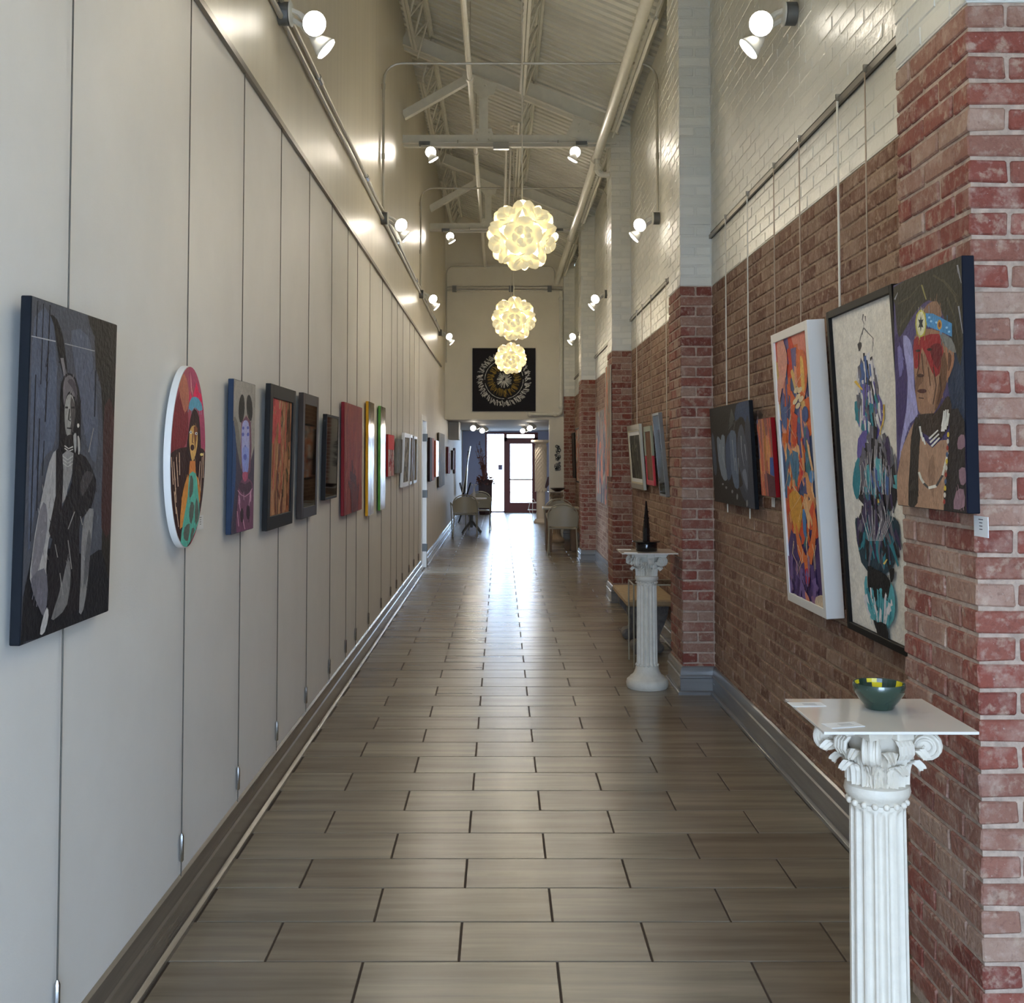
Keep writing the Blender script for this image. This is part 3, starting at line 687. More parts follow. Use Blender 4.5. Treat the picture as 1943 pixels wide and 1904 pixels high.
# pendant lamps: balls of cupped petals round a lit globe
M_petal = mat('warm_white_petal', rgb(250, 240, 205), 0.5, emit=((1.0, 0.86, 0.50), 0.42*PENDANT_E))
M_globe = mat('lit_globe', (1, 0.95, 0.8), 0.5, emit=((1.0, 0.90, 0.62), 7.0*PENDANT_E))
def petal_mesh(L, wd, cup):
    m = MB(); ns, nt_ = 9, 4; vs = []; fs = []
    for i in range(ns+1):
        s = i/ns; sp = min(s, 0.985)
        wv = wd*math.sqrt(max(0.0, 1-((sp-0.60)/0.40)**2)) if sp > 0.60 else wd*(0.30+0.70*math.sin(PI/2*sp/0.60))
        for j in range(nt_+1):
            t = j/nt_*2-1; ring = 0.10*cup*math.cos(9*math.hypot(t*0.8, (s-0.6)*2.2))
            vs.append((t*wv, s*L, cup*t*t*(wv/wd)-cup*math.sin(PI*s)*0.55+ring))
    for i in range(ns):
        for j in range(nt_): fs.append((i*(nt_+1)+j, i*(nt_+1)+j+1, (i+1)*(nt_+1)+j+1, (i+1)*(nt_+1)+j))
    return m.add(vs, fs).mesh('petal', M_petal, smooth=True)
pm_big, pm_mid, pm_small = petal_mesh(0.165, 0.072, 0.022), petal_mesh(0.10, 0.040, 0.016), petal_mesh(0.062, 0.027, 0.010)
g = (1+5**0.5)/2
ICO = [Vector(v).normalized() for v in ((0,1,g),(0,-1,g),(0,1,-g),(0,-1,-g),(1,g,0),(-1,g,0),(1,-g,0),(-1,-g,0),(g,0,1),(-g,0,1),(g,0,-1),(-g,0,-1))]
ICO_R = Matrix.Rotation(0.20, 3, 'X') @ Matrix.Rotation(PI/2, 3, 'X') @ Matrix.Rotation(math.atan2(1, g), 3, 'X')
cord_top = None
def pendant(loc, label):
    t = thing('pendant_lamp', label, 'lamp', loc, 0, 'pendant lamps along the hall')
    MB().sphere((0, 0, 0), 0.125, 20, 12).build('globe', M_globe, t, smooth=True)
    zt = roof_z(loc[0])-loc[2]-0.02
    MB().tube([(0, 0, 0.12), (0, 0, zt)], 0.0055, 6).build('cord', M_rod, t)
    MB().lathe([(0.05, zt-0.05), (0.06, zt-0.02), (0.06, zt)], 14).build('ceiling_cup', M_steelw, t)
    L = bpy.data.lights.new('pendant_light', 'POINT'); L.energy = PENDANT_W; L.color = (1.0, 0.89, 0.68); L.shadow_soft_size = 0.27
    lo = bpy.data.objects.new('pendant_light', L); COL.objects.link(lo); lo.parent = t
    for vi, v in enumerate(ICO):
        n = (ICO_R @ v).normalized(); a = n.orthogonal().normalized(); b = n.cross(a)
        for me, cnt, r0, tilt, ph in ((pm_big, 5, 0.158, 30, 0.0), (pm_mid, 5, 0.185, 44, PI/5), (pm_small, 3, 0.215, 30, 0.3)):
            for k in range(cnt):
                th = 2*PI*k/cnt+ph+vi*0.7; rad = a*math.cos(th)+b*math.sin(th); tl = math.radians(tilt)
                yv = (rad*math.cos(tl)+n*math.sin(tl)).normalized(); xv = n.cross(rad).normalized(); zv = xv.cross(yv)
                o = ob('petal', me, t); p = n*r0+rad*0.012
                o.matrix_local = Matrix(((xv.x, yv.x, zv.x, p.x), (xv.y, yv.y, zv.y, p.y), (xv.z, yv.z, zv.z, p.z), (0, 0, 0, 1)))
pendant((0.173, 9.05, 3.36), 'largest glowing petal ball pendant, nearest of the three')
pendant((0.173, 3.3, 3.36), 'glowing petal ball pendant overhead, above the near brick pier')
pendant((0.168, 14.4, 3.34), 'middle glowing petal ball pendant')
pendant((0.176, 19.9, 3.31), 'smallest glowing petal ball pendant, in front of the square artwork')
# painted motifs: (colour as 8-bit sRGB, outline in canvas fractions, left to right and bottom to top)
ARTS = {
 'grey_portrait': [
  ((44, 40, 36), [(0.61,0.998), (0.791,1.064), (1,1), (1.039,0.496), (1,-0), (0.897,-0.074), (0.807,-0), (0.834,0.08), (0.882,0.21), (0.875,0.402), (0.854,0.59), (0.835,0.7), (0.809,0.77), (0.768,0.807), (0.729,0.834), (0.716,0.885), (0.701,0.936), (0.631,0.974)]),
  ((66, 42, 40), [(0.862,0.711), (0.925,0.743), (0.992,0.7), (1.017,0.496), (1.008,0.295), (0.94,0.255), (0.871,0.294), (0.859,0.391), (0.863,0.514), (0.854,0.627)]),
  ((30, 30, 34), [(0.036,0.005), (-0.006,-0.013), (0,0), (0.008,0.134), (0.088,0.265), (0.383,0.255), (0.725,0.206), (0.842,0.221), (0.881,0.218), (0.995,0.112), (1,-0), (0.695,-0.016), (0.366,-0.005), (0.165,0)]),
  ((84, 90, 106), [(0.028,0.942), (0.122,0.981), (0.226,0.946), (0.271,0.807), (0.286,0.654), (0.279,0.59), (0.251,0.559), (0.198,0.545), (0.143,0.52), (0.107,0.433), (0.079,0.342), (0.057,0.27), (0.042,0.268), (0.029,0.435), (0.021,0.648), (0.011,0.818)]),
  ((88, 92, 106), [(0.421,0.935), (0.516,0.948), (0.632,0.931), (0.676,0.887), (0.702,0.825), (0.745,0.747), (0.779,0.664), (0.787,0.575), (0.77,0.515), (0.715,0.527), (0.65,0.574), (0.598,0.636), (0.553,0.702), (0.52,0.75), (0.489,0.799), (0.438,0.874)]),
  ((26, 28, 36), [(0.048,0.992), (0.046,0.886), (0.057,0.886), (0.059,0.993)]),
  ((26, 28, 36), [(0.107,0.99), (0.106,0.75), (0.116,0.751), (0.118,0.991)]),
  ((26, 28, 36), [(0.173,0.992), (0.162,0.641), (0.175,0.641), (0.186,0.993)]),
  ((26, 28, 36), [(0.053,0.777), (0.054,0.292), (0.065,0.291), (0.064,0.777)]),
  ((26, 28, 36), [(0.105,0.65), (0.107,0.379), (0.118,0.378), (0.115,0.65)]),
  ((26, 28, 36), [(0.159,0.585), (0.152,0.481), (0.161,0.481), (0.168,0.585)]),
  ((26, 28, 36), [(0.723,0.826), (0.726,0.67), (0.74,0.671), (0.737,0.827)]),
  ((170, 170, 172), [(0.002,0.884), (0.249,0.886), (0.251,0.89), (0.004,0.887)]),
  ((150, 150, 152), [(0.347,0.887), (0.706,0.888), (0.709,0.891), (0.349,0.89)]),
  ((28, 26, 28), [(0.183,0.964), (0.211,0.965), (0.253,0.957), (0.286,0.941), (0.315,0.92), (0.337,0.895), (0.355,0.868), (0.371,0.84), (0.384,0.815), (0.39,0.799), (0.389,0.791), (0.376,0.786), (0.355,0.789), (0.329,0.803), (0.303,0.824), (0.282,0.848), (0.263,0.875), (0.246,0.906), (0.228,0.933), (0.199,0.953)]),
  ((120, 114, 116), [(0.305,0.841), (0.339,0.843), (0.379,0.794), (0.35,0.787)]),
  ((26, 24, 27), [(0.322,0.586), (0.32,0.64), (0.318,0.695), (0.317,0.734), (0.324,0.763), (0.35,0.787), (0.388,0.8), (0.439,0.799), (0.491,0.785), (0.527,0.756), (0.552,0.716), (0.563,0.667), (0.564,0.616), (0.572,0.567), (0.549,0.531), (0.436,0.523), (0.329,0.532), (0.313,0.552)]),
  ((104, 97, 100), [(0.345,0.751), (0.351,0.769), (0.366,0.782), (0.39,0.791), (0.419,0.794), (0.449,0.789), (0.476,0.777), (0.499,0.756), (0.51,0.736), (0.496,0.728), (0.472,0.728), (0.446,0.736), (0.42,0.743), (0.401,0.737), (0.385,0.725), (0.372,0.706), (0.362,0.696), (0.351,0.72)]),
  ((74, 68, 72), [(0.391,0.773), (0.411,0.781), (0.445,0.783), (0.472,0.774), (0.494,0.757), (0.51,0.726), (0.517,0.701), (0.509,0.71), (0.493,0.729), (0.473,0.742), (0.449,0.755), (0.414,0.765)]),
  ((150, 146, 140), [(0.371,0.697), (0.381,0.715), (0.397,0.728), (0.421,0.734), (0.446,0.732), (0.469,0.719), (0.486,0.7), (0.493,0.68), (0.491,0.658), (0.481,0.635), (0.466,0.615), (0.451,0.6), (0.434,0.593), (0.415,0.596), (0.397,0.608), (0.384,0.626), (0.375,0.649), (0.37,0.673)]),
  ((82, 76, 74), [(0.437,0.727), (0.461,0.719), (0.486,0.7), (0.493,0.68), (0.491,0.658), (0.48,0.635), (0.466,0.615), (0.453,0.599), (0.443,0.594), (0.445,0.615), (0.447,0.643), (0.443,0.664), (0.437,0.685), (0.433,0.71)]),
  ((34, 30, 30), [(0.373,0.688), (0.405,0.688), (0.408,0.694), (0.376,0.694)]),
  ((34, 30, 30), [(0.446,0.689), (0.484,0.691), (0.48,0.697), (0.442,0.695)]),
  ((34, 30, 30), [(0.418,0.688), (0.412,0.653), (0.439,0.648), (0.444,0.651), (0.425,0.653), (0.43,0.688)]),
  ((34, 30, 30), [(0.402,0.625), (0.459,0.624), (0.46,0.629), (0.402,0.629)]),
  ((36, 32, 32), [(0.374,0.597), (0.432,0.607), (0.493,0.605), (0.515,0.579), (0.505,0.552), (0.437,0.546), (0.37,0.552), (0.356,0.574)]),
  ((190, 186, 180), [(0.378,0.57), (0.427,0.561), (0.48,0.567), (0.474,0.571), (0.428,0.564), (0.385,0.573)]),
  ((190, 186, 180), [(0.379,0.562), (0.428,0.553), (0.481,0.559), (0.475,0.562), (0.429,0.556), (0.386,0.565)]),
  ((158, 154, 152), [(0.297,0.559), (0.261,0.55), (0.221,0.519), (0.197,0.489), (0.178,0.454), (0.157,0.42), (0.138,0.384), (0.118,0.346), (0.099,0.309), (0.086,0.273), (0.076,0.24), (0.065,0.211), (0.064,0.184), (0.089,0.158), (0.125,0.134), (0.163,0.105), (0.2,0.087), (0.23,0.1), (0.248,0.128), (0.24,0.159), (0.227,0.196), (0.229,0.242), (0.243,0.287), (0.273,0.318), (0.304,0.35), (0.315,0.398), (0.315,0.451), (0.312,0.514)]),
  ((116, 112, 116), [(0.139,0.377), (0.173,0.402), (0.203,0.394), (0.22,0.364), (0.223,0.321), (0.205,0.279), (0.177,0.239), (0.148,0.206), (0.118,0.185), (0.089,0.18), (0.074,0.202), (0.099,0.289)]),
  ((138, 134, 132), [(0.359,0.544), (0.42,0.559), (0.485,0.548), (0.494,0.522), (0.482,0.489), (0.463,0.465), (0.437,0.441), (0.406,0.404), (0.377,0.391), (0.357,0.465)]),
  ((176, 172, 166), [(0.359,0.539), (0.422,0.526), (0.484,0.538), (0.477,0.541), (0.422,0.529), (0.364,0.541)]),
  ((176, 172, 166), [(0.36,0.528), (0.423,0.515), (0.485,0.527), (0.479,0.529), (0.423,0.518), (0.366,0.53)]),
  ((176, 172, 166), [(0.361,0.517), (0.425,0.504), (0.487,0.516), (0.48,0.518), (0.424,0.507), (0.367,0.519)]),
  ((36, 32, 35), [(0.288,0.556), (0.321,0.565), (0.358,0.546), (0.373,0.502), (0.377,0.45), (0.373,0.41), (0.372,0.374), (0.4,0.336), (0.415,0.304), (0.368,0.287), (0.308,0.283), (0.263,0.291), (0.239,0.314), (0.266,0.359), (0.3,0.418), (0.294,0.494)]),
  ((33, 30, 33), [(0.485,0.544), (0.552,0.549), (0.633,0.536), (0.697,0.509), (0.746,0.478), (0.774,0.46), (0.78,0.44), (0.755,0.399), (0.711,0.359), (0.645,0.347), (0.59,0.33), (0.582,0.281), (0.594,0.216), (0.627,0.126), (0.625,0.049), (0.501,0.033), (0.365,0.041), (0.294,0.042), (0.253,0.067), (0.239,0.151), (0.252,0.247), (0.3,0.313), (0.363,0.368), (0.426,0.415), (0.476,0.458), (0.479,0.507)]),
  ((66, 62, 63), [(0.579,0.455), (0.606,0.476), (0.647,0.49), (0.696,0.488), (0.732,0.478), (0.724,0.465), (0.694,0.449), (0.648,0.424), (0.604,0.408), (0.582,0.427)]),
  ((128, 125, 124), [(0.75,0.363), (0.747,0.303), (0.728,0.228), (0.719,0.175), (0.707,0.127), (0.688,0.076), (0.664,0.037), (0.635,0.023), (0.611,0.032), (0.612,0.079), (0.619,0.142), (0.615,0.205), (0.614,0.264), (0.621,0.309), (0.642,0.342), (0.698,0.366)]),
  ((92, 90, 92), [(0.7,0.296), (0.719,0.288), (0.732,0.257), (0.726,0.203), (0.71,0.149), (0.683,0.12), (0.659,0.117), (0.658,0.165), (0.667,0.225), (0.682,0.269)]),
  ((114, 111, 110), [(0.46,0.218), (0.483,0.203), (0.497,0.167), (0.492,0.118), (0.468,0.072), (0.416,0.052), (0.36,0.043), (0.317,0.038), (0.295,0.044), (0.317,0.067), (0.354,0.098), (0.382,0.125), (0.409,0.154), (0.436,0.192)]),
  ((100, 97, 104), [(0.077,0.183), (0.134,0.201), (0.203,0.204), (0.237,0.176), (0.25,0.135), (0.242,0.09), (0.221,0.059), (0.193,0.068), (0.162,0.091), (0.131,0.113), (0.103,0.136), (0.079,0.161)]),
  ((176, 172, 170), [(0.245,0.084), (0.26,0.075), (0.266,0.057), (0.253,0.033), (0.231,0.012), (0.203,0.006), (0.183,0.01), (0.186,0.027), (0.2,0.048), (0.222,0.07)]),
  ((150, 146, 142), [(0.477,0.605), (0.491,0.613), (0.507,0.612), (0.515,0.595), (0.517,0.573), (0.513,0.557), (0.505,0.549), (0.496,0.553), (0.487,0.566), (0.479,0.586)]),
  ((168, 162, 156), [(0.524,0.603), (0.536,0.605), (0.551,0.595), (0.559,0.578), (0.561,0.559), (0.553,0.545), (0.542,0.544), (0.53,0.573)]),
  ((140, 136, 132), [(0.715,0.633), (0.661,0.552), (0.672,0.552), (0.726,0.633)]),
  ((140, 136, 132), [(0.305,0.27), (0.338,0.227), (0.347,0.227), (0.314,0.269)]),
  ((140, 136, 132), [(0.448,0.274), (0.5,0.18), (0.51,0.18), (0.458,0.274)]),
  ((140, 136, 132), [(0.368,0.177), (0.41,0.105), (0.42,0.105), (0.377,0.177)]),
  ((140, 136, 132), [(0.513,0.362), (0.444,0.31), (0.454,0.308), (0.523,0.361)]),
  ((140, 136, 132), [(0.583,0.344), (0.613,0.314), (0.624,0.314), (0.593,0.344)]),
  ((205, 200, 195), [(0.541,0.638), (0.54,0.634), (0.536,0.632), (0.531,0.63), (0.525,0.63), (0.52,0.632), (0.516,0.634), (0.515,0.637), (0.515,0.64), (0.519,0.643), (0.524,0.644), (0.53,0.644), (0.535,0.643), (0.539,0.641)]),
 ],
 'oval': [
  ((120, 40, 48), [(0.038,0.714), (0.099,0.783), (0.175,0.834), (0.243,0.876), (0.313,0.882), (0.399,0.81), (0.462,0.714), (0.462,0.635), (0.413,0.57), (0.3,0.53), (0.175,0.51), (0.081,0.5), (0.019,0.522), (0.01,0.611)]),
  ((172, 104, 84), [(0.175,0.882), (0.23,0.925), (0.313,0.948), (0.382,0.925), (0.438,0.882), (0.464,0.833), (0.462,0.786), (0.42,0.753), (0.363,0.738), (0.315,0.753), (0.269,0.786), (0.207,0.833)]),
  ((160, 66, 96), [(0.462,0.99), (0.557,0.997), (0.675,0.978), (0.775,0.94), (0.862,0.882), (0.928,0.802), (0.975,0.714), (1.012,0.625), (1.013,0.558), (0.926,0.545), (0.831,0.57), (0.816,0.632), (0.8,0.714), (0.714,0.807), (0.613,0.882), (0.526,0.886), (0.462,0.882), (0.44,0.937)]),
  ((206, 150, 150), [(0.494,0.966), (0.511,0.933), (0.538,0.882), (0.57,0.85), (0.588,0.834), (0.558,0.85), (0.519,0.882), (0.499,0.933)]),
  ((244, 34, 84), [(0.475,0.786), (0.488,0.864), (0.563,0.82), (0.675,0.918), (0.75,0.864), (0.825,0.858), (0.9,0.774), (0.675,0.82)]),
  ((84, 146, 172), [(0.462,0.774), (0.485,0.8), (0.538,0.825), (0.615,0.834), (0.7,0.834), (0.777,0.822), (0.838,0.804), (0.873,0.785), (0.875,0.768), (0.821,0.761), (0.75,0.76), (0.699,0.769), (0.65,0.776), (0.592,0.764), (0.538,0.752), (0.488,0.759)]),
  ((52, 27, 25), [(-0.075,0.474), (-0.005,0.514), (0.112,0.534), (0.257,0.546), (0.425,0.552), (0.618,0.557), (0.8,0.555), (0.938,0.541), (1.025,0.51), (1.033,0.451), (1,0.377), (0.957,0.294), (0.894,0.209), (0.809,0.131), (0.706,0.065), (0.587,0.016), (0.456,-0.001), (0.311,0.034), (0.175,0.101), (0.075,0.192), (0,0.293), (-0.06,0.392)]),
  ((44, 18, 20), [(0.625,0.768), (0.702,0.757), (0.775,0.724), (0.813,0.667), (0.838,0.594), (0.866,0.5), (0.875,0.413), (0.847,0.366), (0.775,0.341), (0.614,0.332), (0.456,0.341), (0.398,0.366), (0.388,0.413), (0.41,0.501), (0.45,0.594), (0.485,0.662), (0.525,0.714), (0.57,0.751)]),
  ((200, 158, 92), [(0.6,0.672), (0.659,0.674), (0.713,0.663), (0.741,0.633), (0.75,0.594), (0.736,0.556), (0.706,0.522), (0.661,0.489), (0.613,0.471), (0.571,0.489), (0.538,0.522), (0.513,0.557), (0.5,0.594), (0.502,0.624), (0.519,0.648), (0.554,0.664)]),
  ((120, 70, 40), [(0.619,0.666), (0.679,0.672), (0.738,0.661), (0.728,0.631), (0.7,0.594), (0.687,0.556), (0.675,0.534), (0.663,0.555), (0.65,0.594), (0.625,0.634)]),
  ((235, 232, 215), [(0.575,0.635), (0.571,0.631), (0.561,0.628), (0.546,0.626), (0.529,0.626), (0.514,0.628), (0.504,0.631), (0.5,0.635), (0.504,0.638), (0.514,0.641), (0.529,0.643), (0.546,0.643), (0.561,0.641), (0.571,0.638)]),
  ((235, 232, 215), [(0.738,0.63), (0.734,0.626), (0.723,0.623), (0.708,0.622), (0.692,0.622), (0.677,0.623), (0.666,0.626), (0.663,0.63), (0.666,0.633), (0.677,0.636), (0.692,0.638), (0.708,0.638), (0.723,0.636), (0.734,0.633)]),
  ((40, 30, 30), [(0.559,0.635), (0.558,0.633), (0.553,0.631), (0.547,0.63), (0.54,0.63), (0.534,0.631), (0.53,0.633), (0.528,0.635), (0.53,0.637), (0.534,0.638), (0.54,0.639), (0.547,0.639), (0.553,0.638), (0.558,0.637)]),
  ((40, 30, 30), [(0.722,0.63), (0.72,0.628), (0.716,0.626), (0.71,0.625), (0.703,0.625), (0.697,0.626), (0.692,0.628), (0.691,0.63), (0.692,0.632), (0.697,0.634), (0.703,0.634), (0.71,0.634), (0.716,0.634), (0.72,0.632)]),
  ((52, 16, 22), [(0.65,0.55), (0.644,0.543), (0.629,0.537), (0.606,0.534), (0.581,0.534), (0.559,0.537), (0.543,0.543), (0.538,0.55), (0.543,0.558), (0.559,0.564), (0.581,0.567), (0.606,0.567), (0.629,0.564), (0.644,0.558)]),
  ((90, 40, 40), [(0.588,0.628), (0.575,0.579), (0.618,0.573), (0.632,0.577), (0.6,0.58), (0.612,0.627)]),
  ((196, 120, 62), [(0.531,0.476), (0.687,0.476), (0.713,0.401), (0.506,0.399)]),
  ((198, 132, 62), [(0.506,0.399), (0.458,0.389), (0.4,0.353), (0.358,0.318), (0.325,0.269), (0.292,0.183), (0.287,0.113), (0.356,0.12), (0.438,0.161), (0.478,0.217), (0.5,0.281), (0.514,0.351)]),
  ((198, 132, 62), [(0.725,0.395), (0.78,0.379), (0.838,0.341), (0.862,0.298), (0.862,0.257), (0.828,0.229), (0.781,0.221), (0.741,0.255), (0.713,0.305), (0.707,0.359)]),
  ((86, 170, 152), [(0.525,0.404), (0.616,0.418), (0.713,0.404), (0.758,0.363), (0.788,0.305), (0.83,0.239), (0.85,0.173), (0.813,0.125), (0.738,0.083), (0.616,0.037), (0.488,0.005), (0.38,0), (0.313,0.023), (0.333,0.086), (0.388,0.161), (0.44,0.222), (0.488,0.281), (0.501,0.35)]),
  ((84, 92, 84), [(0.55,0.394), (0.596,0.395), (0.638,0.371), (0.643,0.332), (0.625,0.293), (0.576,0.274), (0.531,0.279), (0.529,0.337)]),
  ((84, 92, 84), [(0.588,0.25), (0.645,0.246), (0.687,0.221), (0.661,0.168), (0.613,0.125), (0.567,0.138), (0.538,0.173), (0.552,0.216)]),
  ((84, 92, 84), [(0.413,0.113), (0.491,0.13), (0.563,0.13), (0.561,0.084), (0.525,0.038), (0.459,0.04), (0.4,0.059), (0.389,0.086)]),
  ((84, 92, 84), [(0.75,0.269), (0.799,0.23), (0.831,0.173), (0.799,0.133), (0.75,0.113), (0.717,0.14), (0.7,0.185), (0.717,0.238)]),
  ((84, 92, 84), [(0.625,0.101), (0.679,0.103), (0.713,0.089), (0.653,0.054), (0.588,0.029), (0.593,0.062)]),
  ((196, 166, 140), [(0.072,0.473), (0.166,0.257), (0.184,0.257), (0.091,0.474)]),
  ((196, 166, 140), [(0.141,0.497), (0.203,0.341), (0.222,0.341), (0.159,0.498)]),
  ((196, 166, 140), [(0.009,0.497), (0.072,0.353), (0.091,0.354), (0.028,0.498)]),
  ((196, 166, 140), [(0.216,0.522), (0.241,0.401), (0.259,0.402), (0.234,0.522)]),
  ((196, 166, 140), [(0.884,0.498), (0.853,0.305), (0.872,0.305), (0.903,0.498)]),
  ((196, 166, 140), [(0.928,0.522), (0.922,0.377), (0.941,0.377), (0.947,0.522)]),
  ((196, 166, 140), [(0.822,0.474), (0.791,0.341), (0.809,0.341), (0.841,0.473)]),
  ((196, 166, 140), [(0.166,0.233), (0.241,0.125), (0.259,0.125), (0.184,0.233)]),
  ((196, 166, 140), [(0.103,0.317), (0.166,0.197), (0.184,0.197), (0.122,0.317)]),
  ((222, 190, 120), [(0.925,0.512), (0.92,0.508), (0.906,0.505), (0.886,0.504), (0.864,0.504), (0.844,0.505), (0.83,0.508), (0.825,0.512), (0.83,0.516), (0.844,0.519), (0.864,0.52), (0.886,0.52), (0.906,0.519), (0.92,0.516)]),
 ],
 'girl': [
  ((150, 146, 140), [(0.093,0.992), (0.537,1.028), (1.007,0.985), (1.076,0.777), (0.997,0.555), (0.928,0.455), (0.804,0.409), (0.586,0.389), (0.365,0.413), (0.219,0.507), (0.113,0.62), (0.038,0.704), (0.004,0.788), (-0.01,0.901)]),
  ((66, 58, 76), [(-0.087,0.451), (0.034,0.721), (0.137,0.603), (0.239,0.511), (0.364,0.427), (0.51,0.391), (0.705,0.399), (0.848,0.481), (0.995,0.573), (1.053,-0.01), (-0.034,-0.005)]),
  ((34, 66, 112), [(-0.032,0.719), (0.036,0.738), (0.11,0.647), (0.148,0.541), (0.159,0.415), (0.127,0.289), (0.074,0.182), (0.009,0.081), (-0.044,0.087), (-0.054,0.399)]),
  ((118, 114, 108), [(0.008,0.754), (0.052,0.697), (0.135,0.62), (0.198,0.551), (0.264,0.49), (0.35,0.435), (0.412,0.413), (0.4,0.467), (0.35,0.552), (0.278,0.645), (0.192,0.724), (0.082,0.758)]),
  ((34, 33, 31), [(0.495,0.822), (0.478,0.785), (0.443,0.753), (0.394,0.732), (0.341,0.724), (0.29,0.73), (0.25,0.75), (0.225,0.78), (0.221,0.816), (0.236,0.853), (0.27,0.884), (0.317,0.906), (0.371,0.915), (0.423,0.91), (0.465,0.89), (0.49,0.859)]),
  ((34, 33, 31), [(0.865,0.839), (0.873,0.804), (0.857,0.773), (0.821,0.752), (0.77,0.743), (0.712,0.749), (0.656,0.767), (0.611,0.795), (0.583,0.828), (0.575,0.863), (0.59,0.893), (0.625,0.914), (0.675,0.923), (0.732,0.919), (0.789,0.901), (0.836,0.873)]),
  ((150, 124, 118), [(0.401,0.728), (0.422,0.746), (0.494,0.766), (0.529,0.777), (0.565,0.782), (0.615,0.777), (0.666,0.766), (0.734,0.748), (0.745,0.732), (0.57,0.726)]),
  ((110, 70, 92), [(0.354,0.727), (0.566,0.774), (0.796,0.736), (0.855,0.565), (0.806,0.395), (0.611,0.355), (0.414,0.399), (0.334,0.563)]),
  ((166, 168, 218), [(0.402,0.721), (0.466,0.74), (0.544,0.746), (0.625,0.744), (0.695,0.727), (0.73,0.684), (0.746,0.626), (0.752,0.557), (0.745,0.489), (0.727,0.437), (0.692,0.399), (0.629,0.385), (0.559,0.383), (0.499,0.384), (0.449,0.402), (0.413,0.453), (0.389,0.517), (0.373,0.581), (0.368,0.64), (0.375,0.687)]),
  ((136, 150, 222), [(0.421,0.553), (0.565,0.572), (0.713,0.554), (0.73,0.477), (0.692,0.399), (0.631,0.381), (0.559,0.383), (0.497,0.382), (0.449,0.402), (0.41,0.478)]),
  ((92, 100, 184), [(0.492,0.691), (0.488,0.686), (0.475,0.682), (0.456,0.68), (0.434,0.68), (0.415,0.682), (0.401,0.685), (0.396,0.689), (0.4,0.694), (0.413,0.698), (0.432,0.7), (0.453,0.701), (0.473,0.699), (0.487,0.696)]),
  ((92, 100, 184), [(0.709,0.697), (0.704,0.692), (0.691,0.688), (0.671,0.685), (0.649,0.685), (0.628,0.687), (0.614,0.69), (0.609,0.695), (0.613,0.7), (0.627,0.704), (0.646,0.706), (0.669,0.706), (0.689,0.705), (0.703,0.701)]),
  ((92, 100, 184), [(0.489,0.648), (0.484,0.643), (0.469,0.638), (0.448,0.635), (0.423,0.635), (0.401,0.637), (0.385,0.642), (0.379,0.647), (0.384,0.653), (0.399,0.657), (0.421,0.66), (0.445,0.66), (0.467,0.658), (0.483,0.654)]),
  ((92, 100, 184), [(0.726,0.651), (0.721,0.646), (0.705,0.641), (0.682,0.638), (0.657,0.638), (0.634,0.64), (0.617,0.644), (0.611,0.65), (0.616,0.656), (0.632,0.66), (0.654,0.663), (0.68,0.664), (0.703,0.661), (0.72,0.657)]),
  ((92, 100, 184), [(0.575,0.571), (0.573,0.568), (0.565,0.565), (0.553,0.564), (0.54,0.564), (0.529,0.565), (0.52,0.568), (0.517,0.571), (0.52,0.574), (0.527,0.576), (0.539,0.578), (0.552,0.578), (0.564,0.576), (0.572,0.574)]),
  ((92, 100, 184), [(0.625,0.496), (0.618,0.487), (0.597,0.48), (0.566,0.476), (0.532,0.476), (0.5,0.48), (0.478,0.487), (0.47,0.496), (0.476,0.506), (0.497,0.513), (0.527,0.517), (0.562,0.517), (0.594,0.513), (0.616,0.506)]),
  ((172, 86, 116), [(0.45,0.392), (0.561,0.397), (0.676,0.393), (0.7,0.373), (0.68,0.35), (0.63,0.334), (0.565,0.327), (0.503,0.336), (0.454,0.353), (0.432,0.374)]),
  ((112, 70, 96), [(0.264,0.284), (0.302,0.314), (0.351,0.331), (0.408,0.344), (0.467,0.349), (0.516,0.336), (0.565,0.323), (0.62,0.336), (0.685,0.35), (0.774,0.345), (0.863,0.329), (0.928,0.311), (0.974,0.262), (1.046,0.125), (1,-0.004), (0.601,-0.027), (0.228,0.002), (0.183,0.073), (0.233,0.16), (0.243,0.229)]),
  ((74, 50, 68), [(0.286,0.291), (0.299,0.314), (0.374,0.33), (0.46,0.323), (0.566,0.313), (0.696,0.323), (0.812,0.33), (0.888,0.307), (0.894,0.278), (0.77,0.253), (0.598,0.242), (0.417,0.262)]),
  ((190, 142, 166), [(0.229,0.277), (0.373,0.246), (0.578,0.226), (0.784,0.243), (0.936,0.276), (0.905,0.279), (0.757,0.247), (0.573,0.231), (0.394,0.249), (0.255,0.279)]),
  ((190, 142, 166), [(0.276,0.243), (0.33,0.166), (0.43,0.101), (0.462,0.101), (0.362,0.166), (0.308,0.242)]),
  ((190, 142, 166), [(0.852,0.265), (0.761,0.178), (0.715,0.133), (0.75,0.131), (0.795,0.176), (0.888,0.263)]),
  ((190, 142, 166), [(0.219,0.143), (0.298,0.039), (0.33,0.038), (0.25,0.142)]),
  ((190, 142, 166), [(0.479,0.082), (0.583,0.008), (0.616,0.008), (0.512,0.081)]),
  ((182, 134, 162), [(0.358,0.207), (0.355,0.193), (0.346,0.183), (0.33,0.178), (0.313,0.178), (0.297,0.185), (0.285,0.196), (0.279,0.209), (0.282,0.222), (0.291,0.233), (0.306,0.238), (0.324,0.238), (0.34,0.231), (0.352,0.22)]),
  ((186, 138, 166), [(0.88,0.22), (0.877,0.205), (0.866,0.193), (0.85,0.186), (0.83,0.187), (0.812,0.194), (0.799,0.207), (0.793,0.223), (0.796,0.238), (0.806,0.25), (0.823,0.257), (0.842,0.256), (0.86,0.249), (0.874,0.236)]),
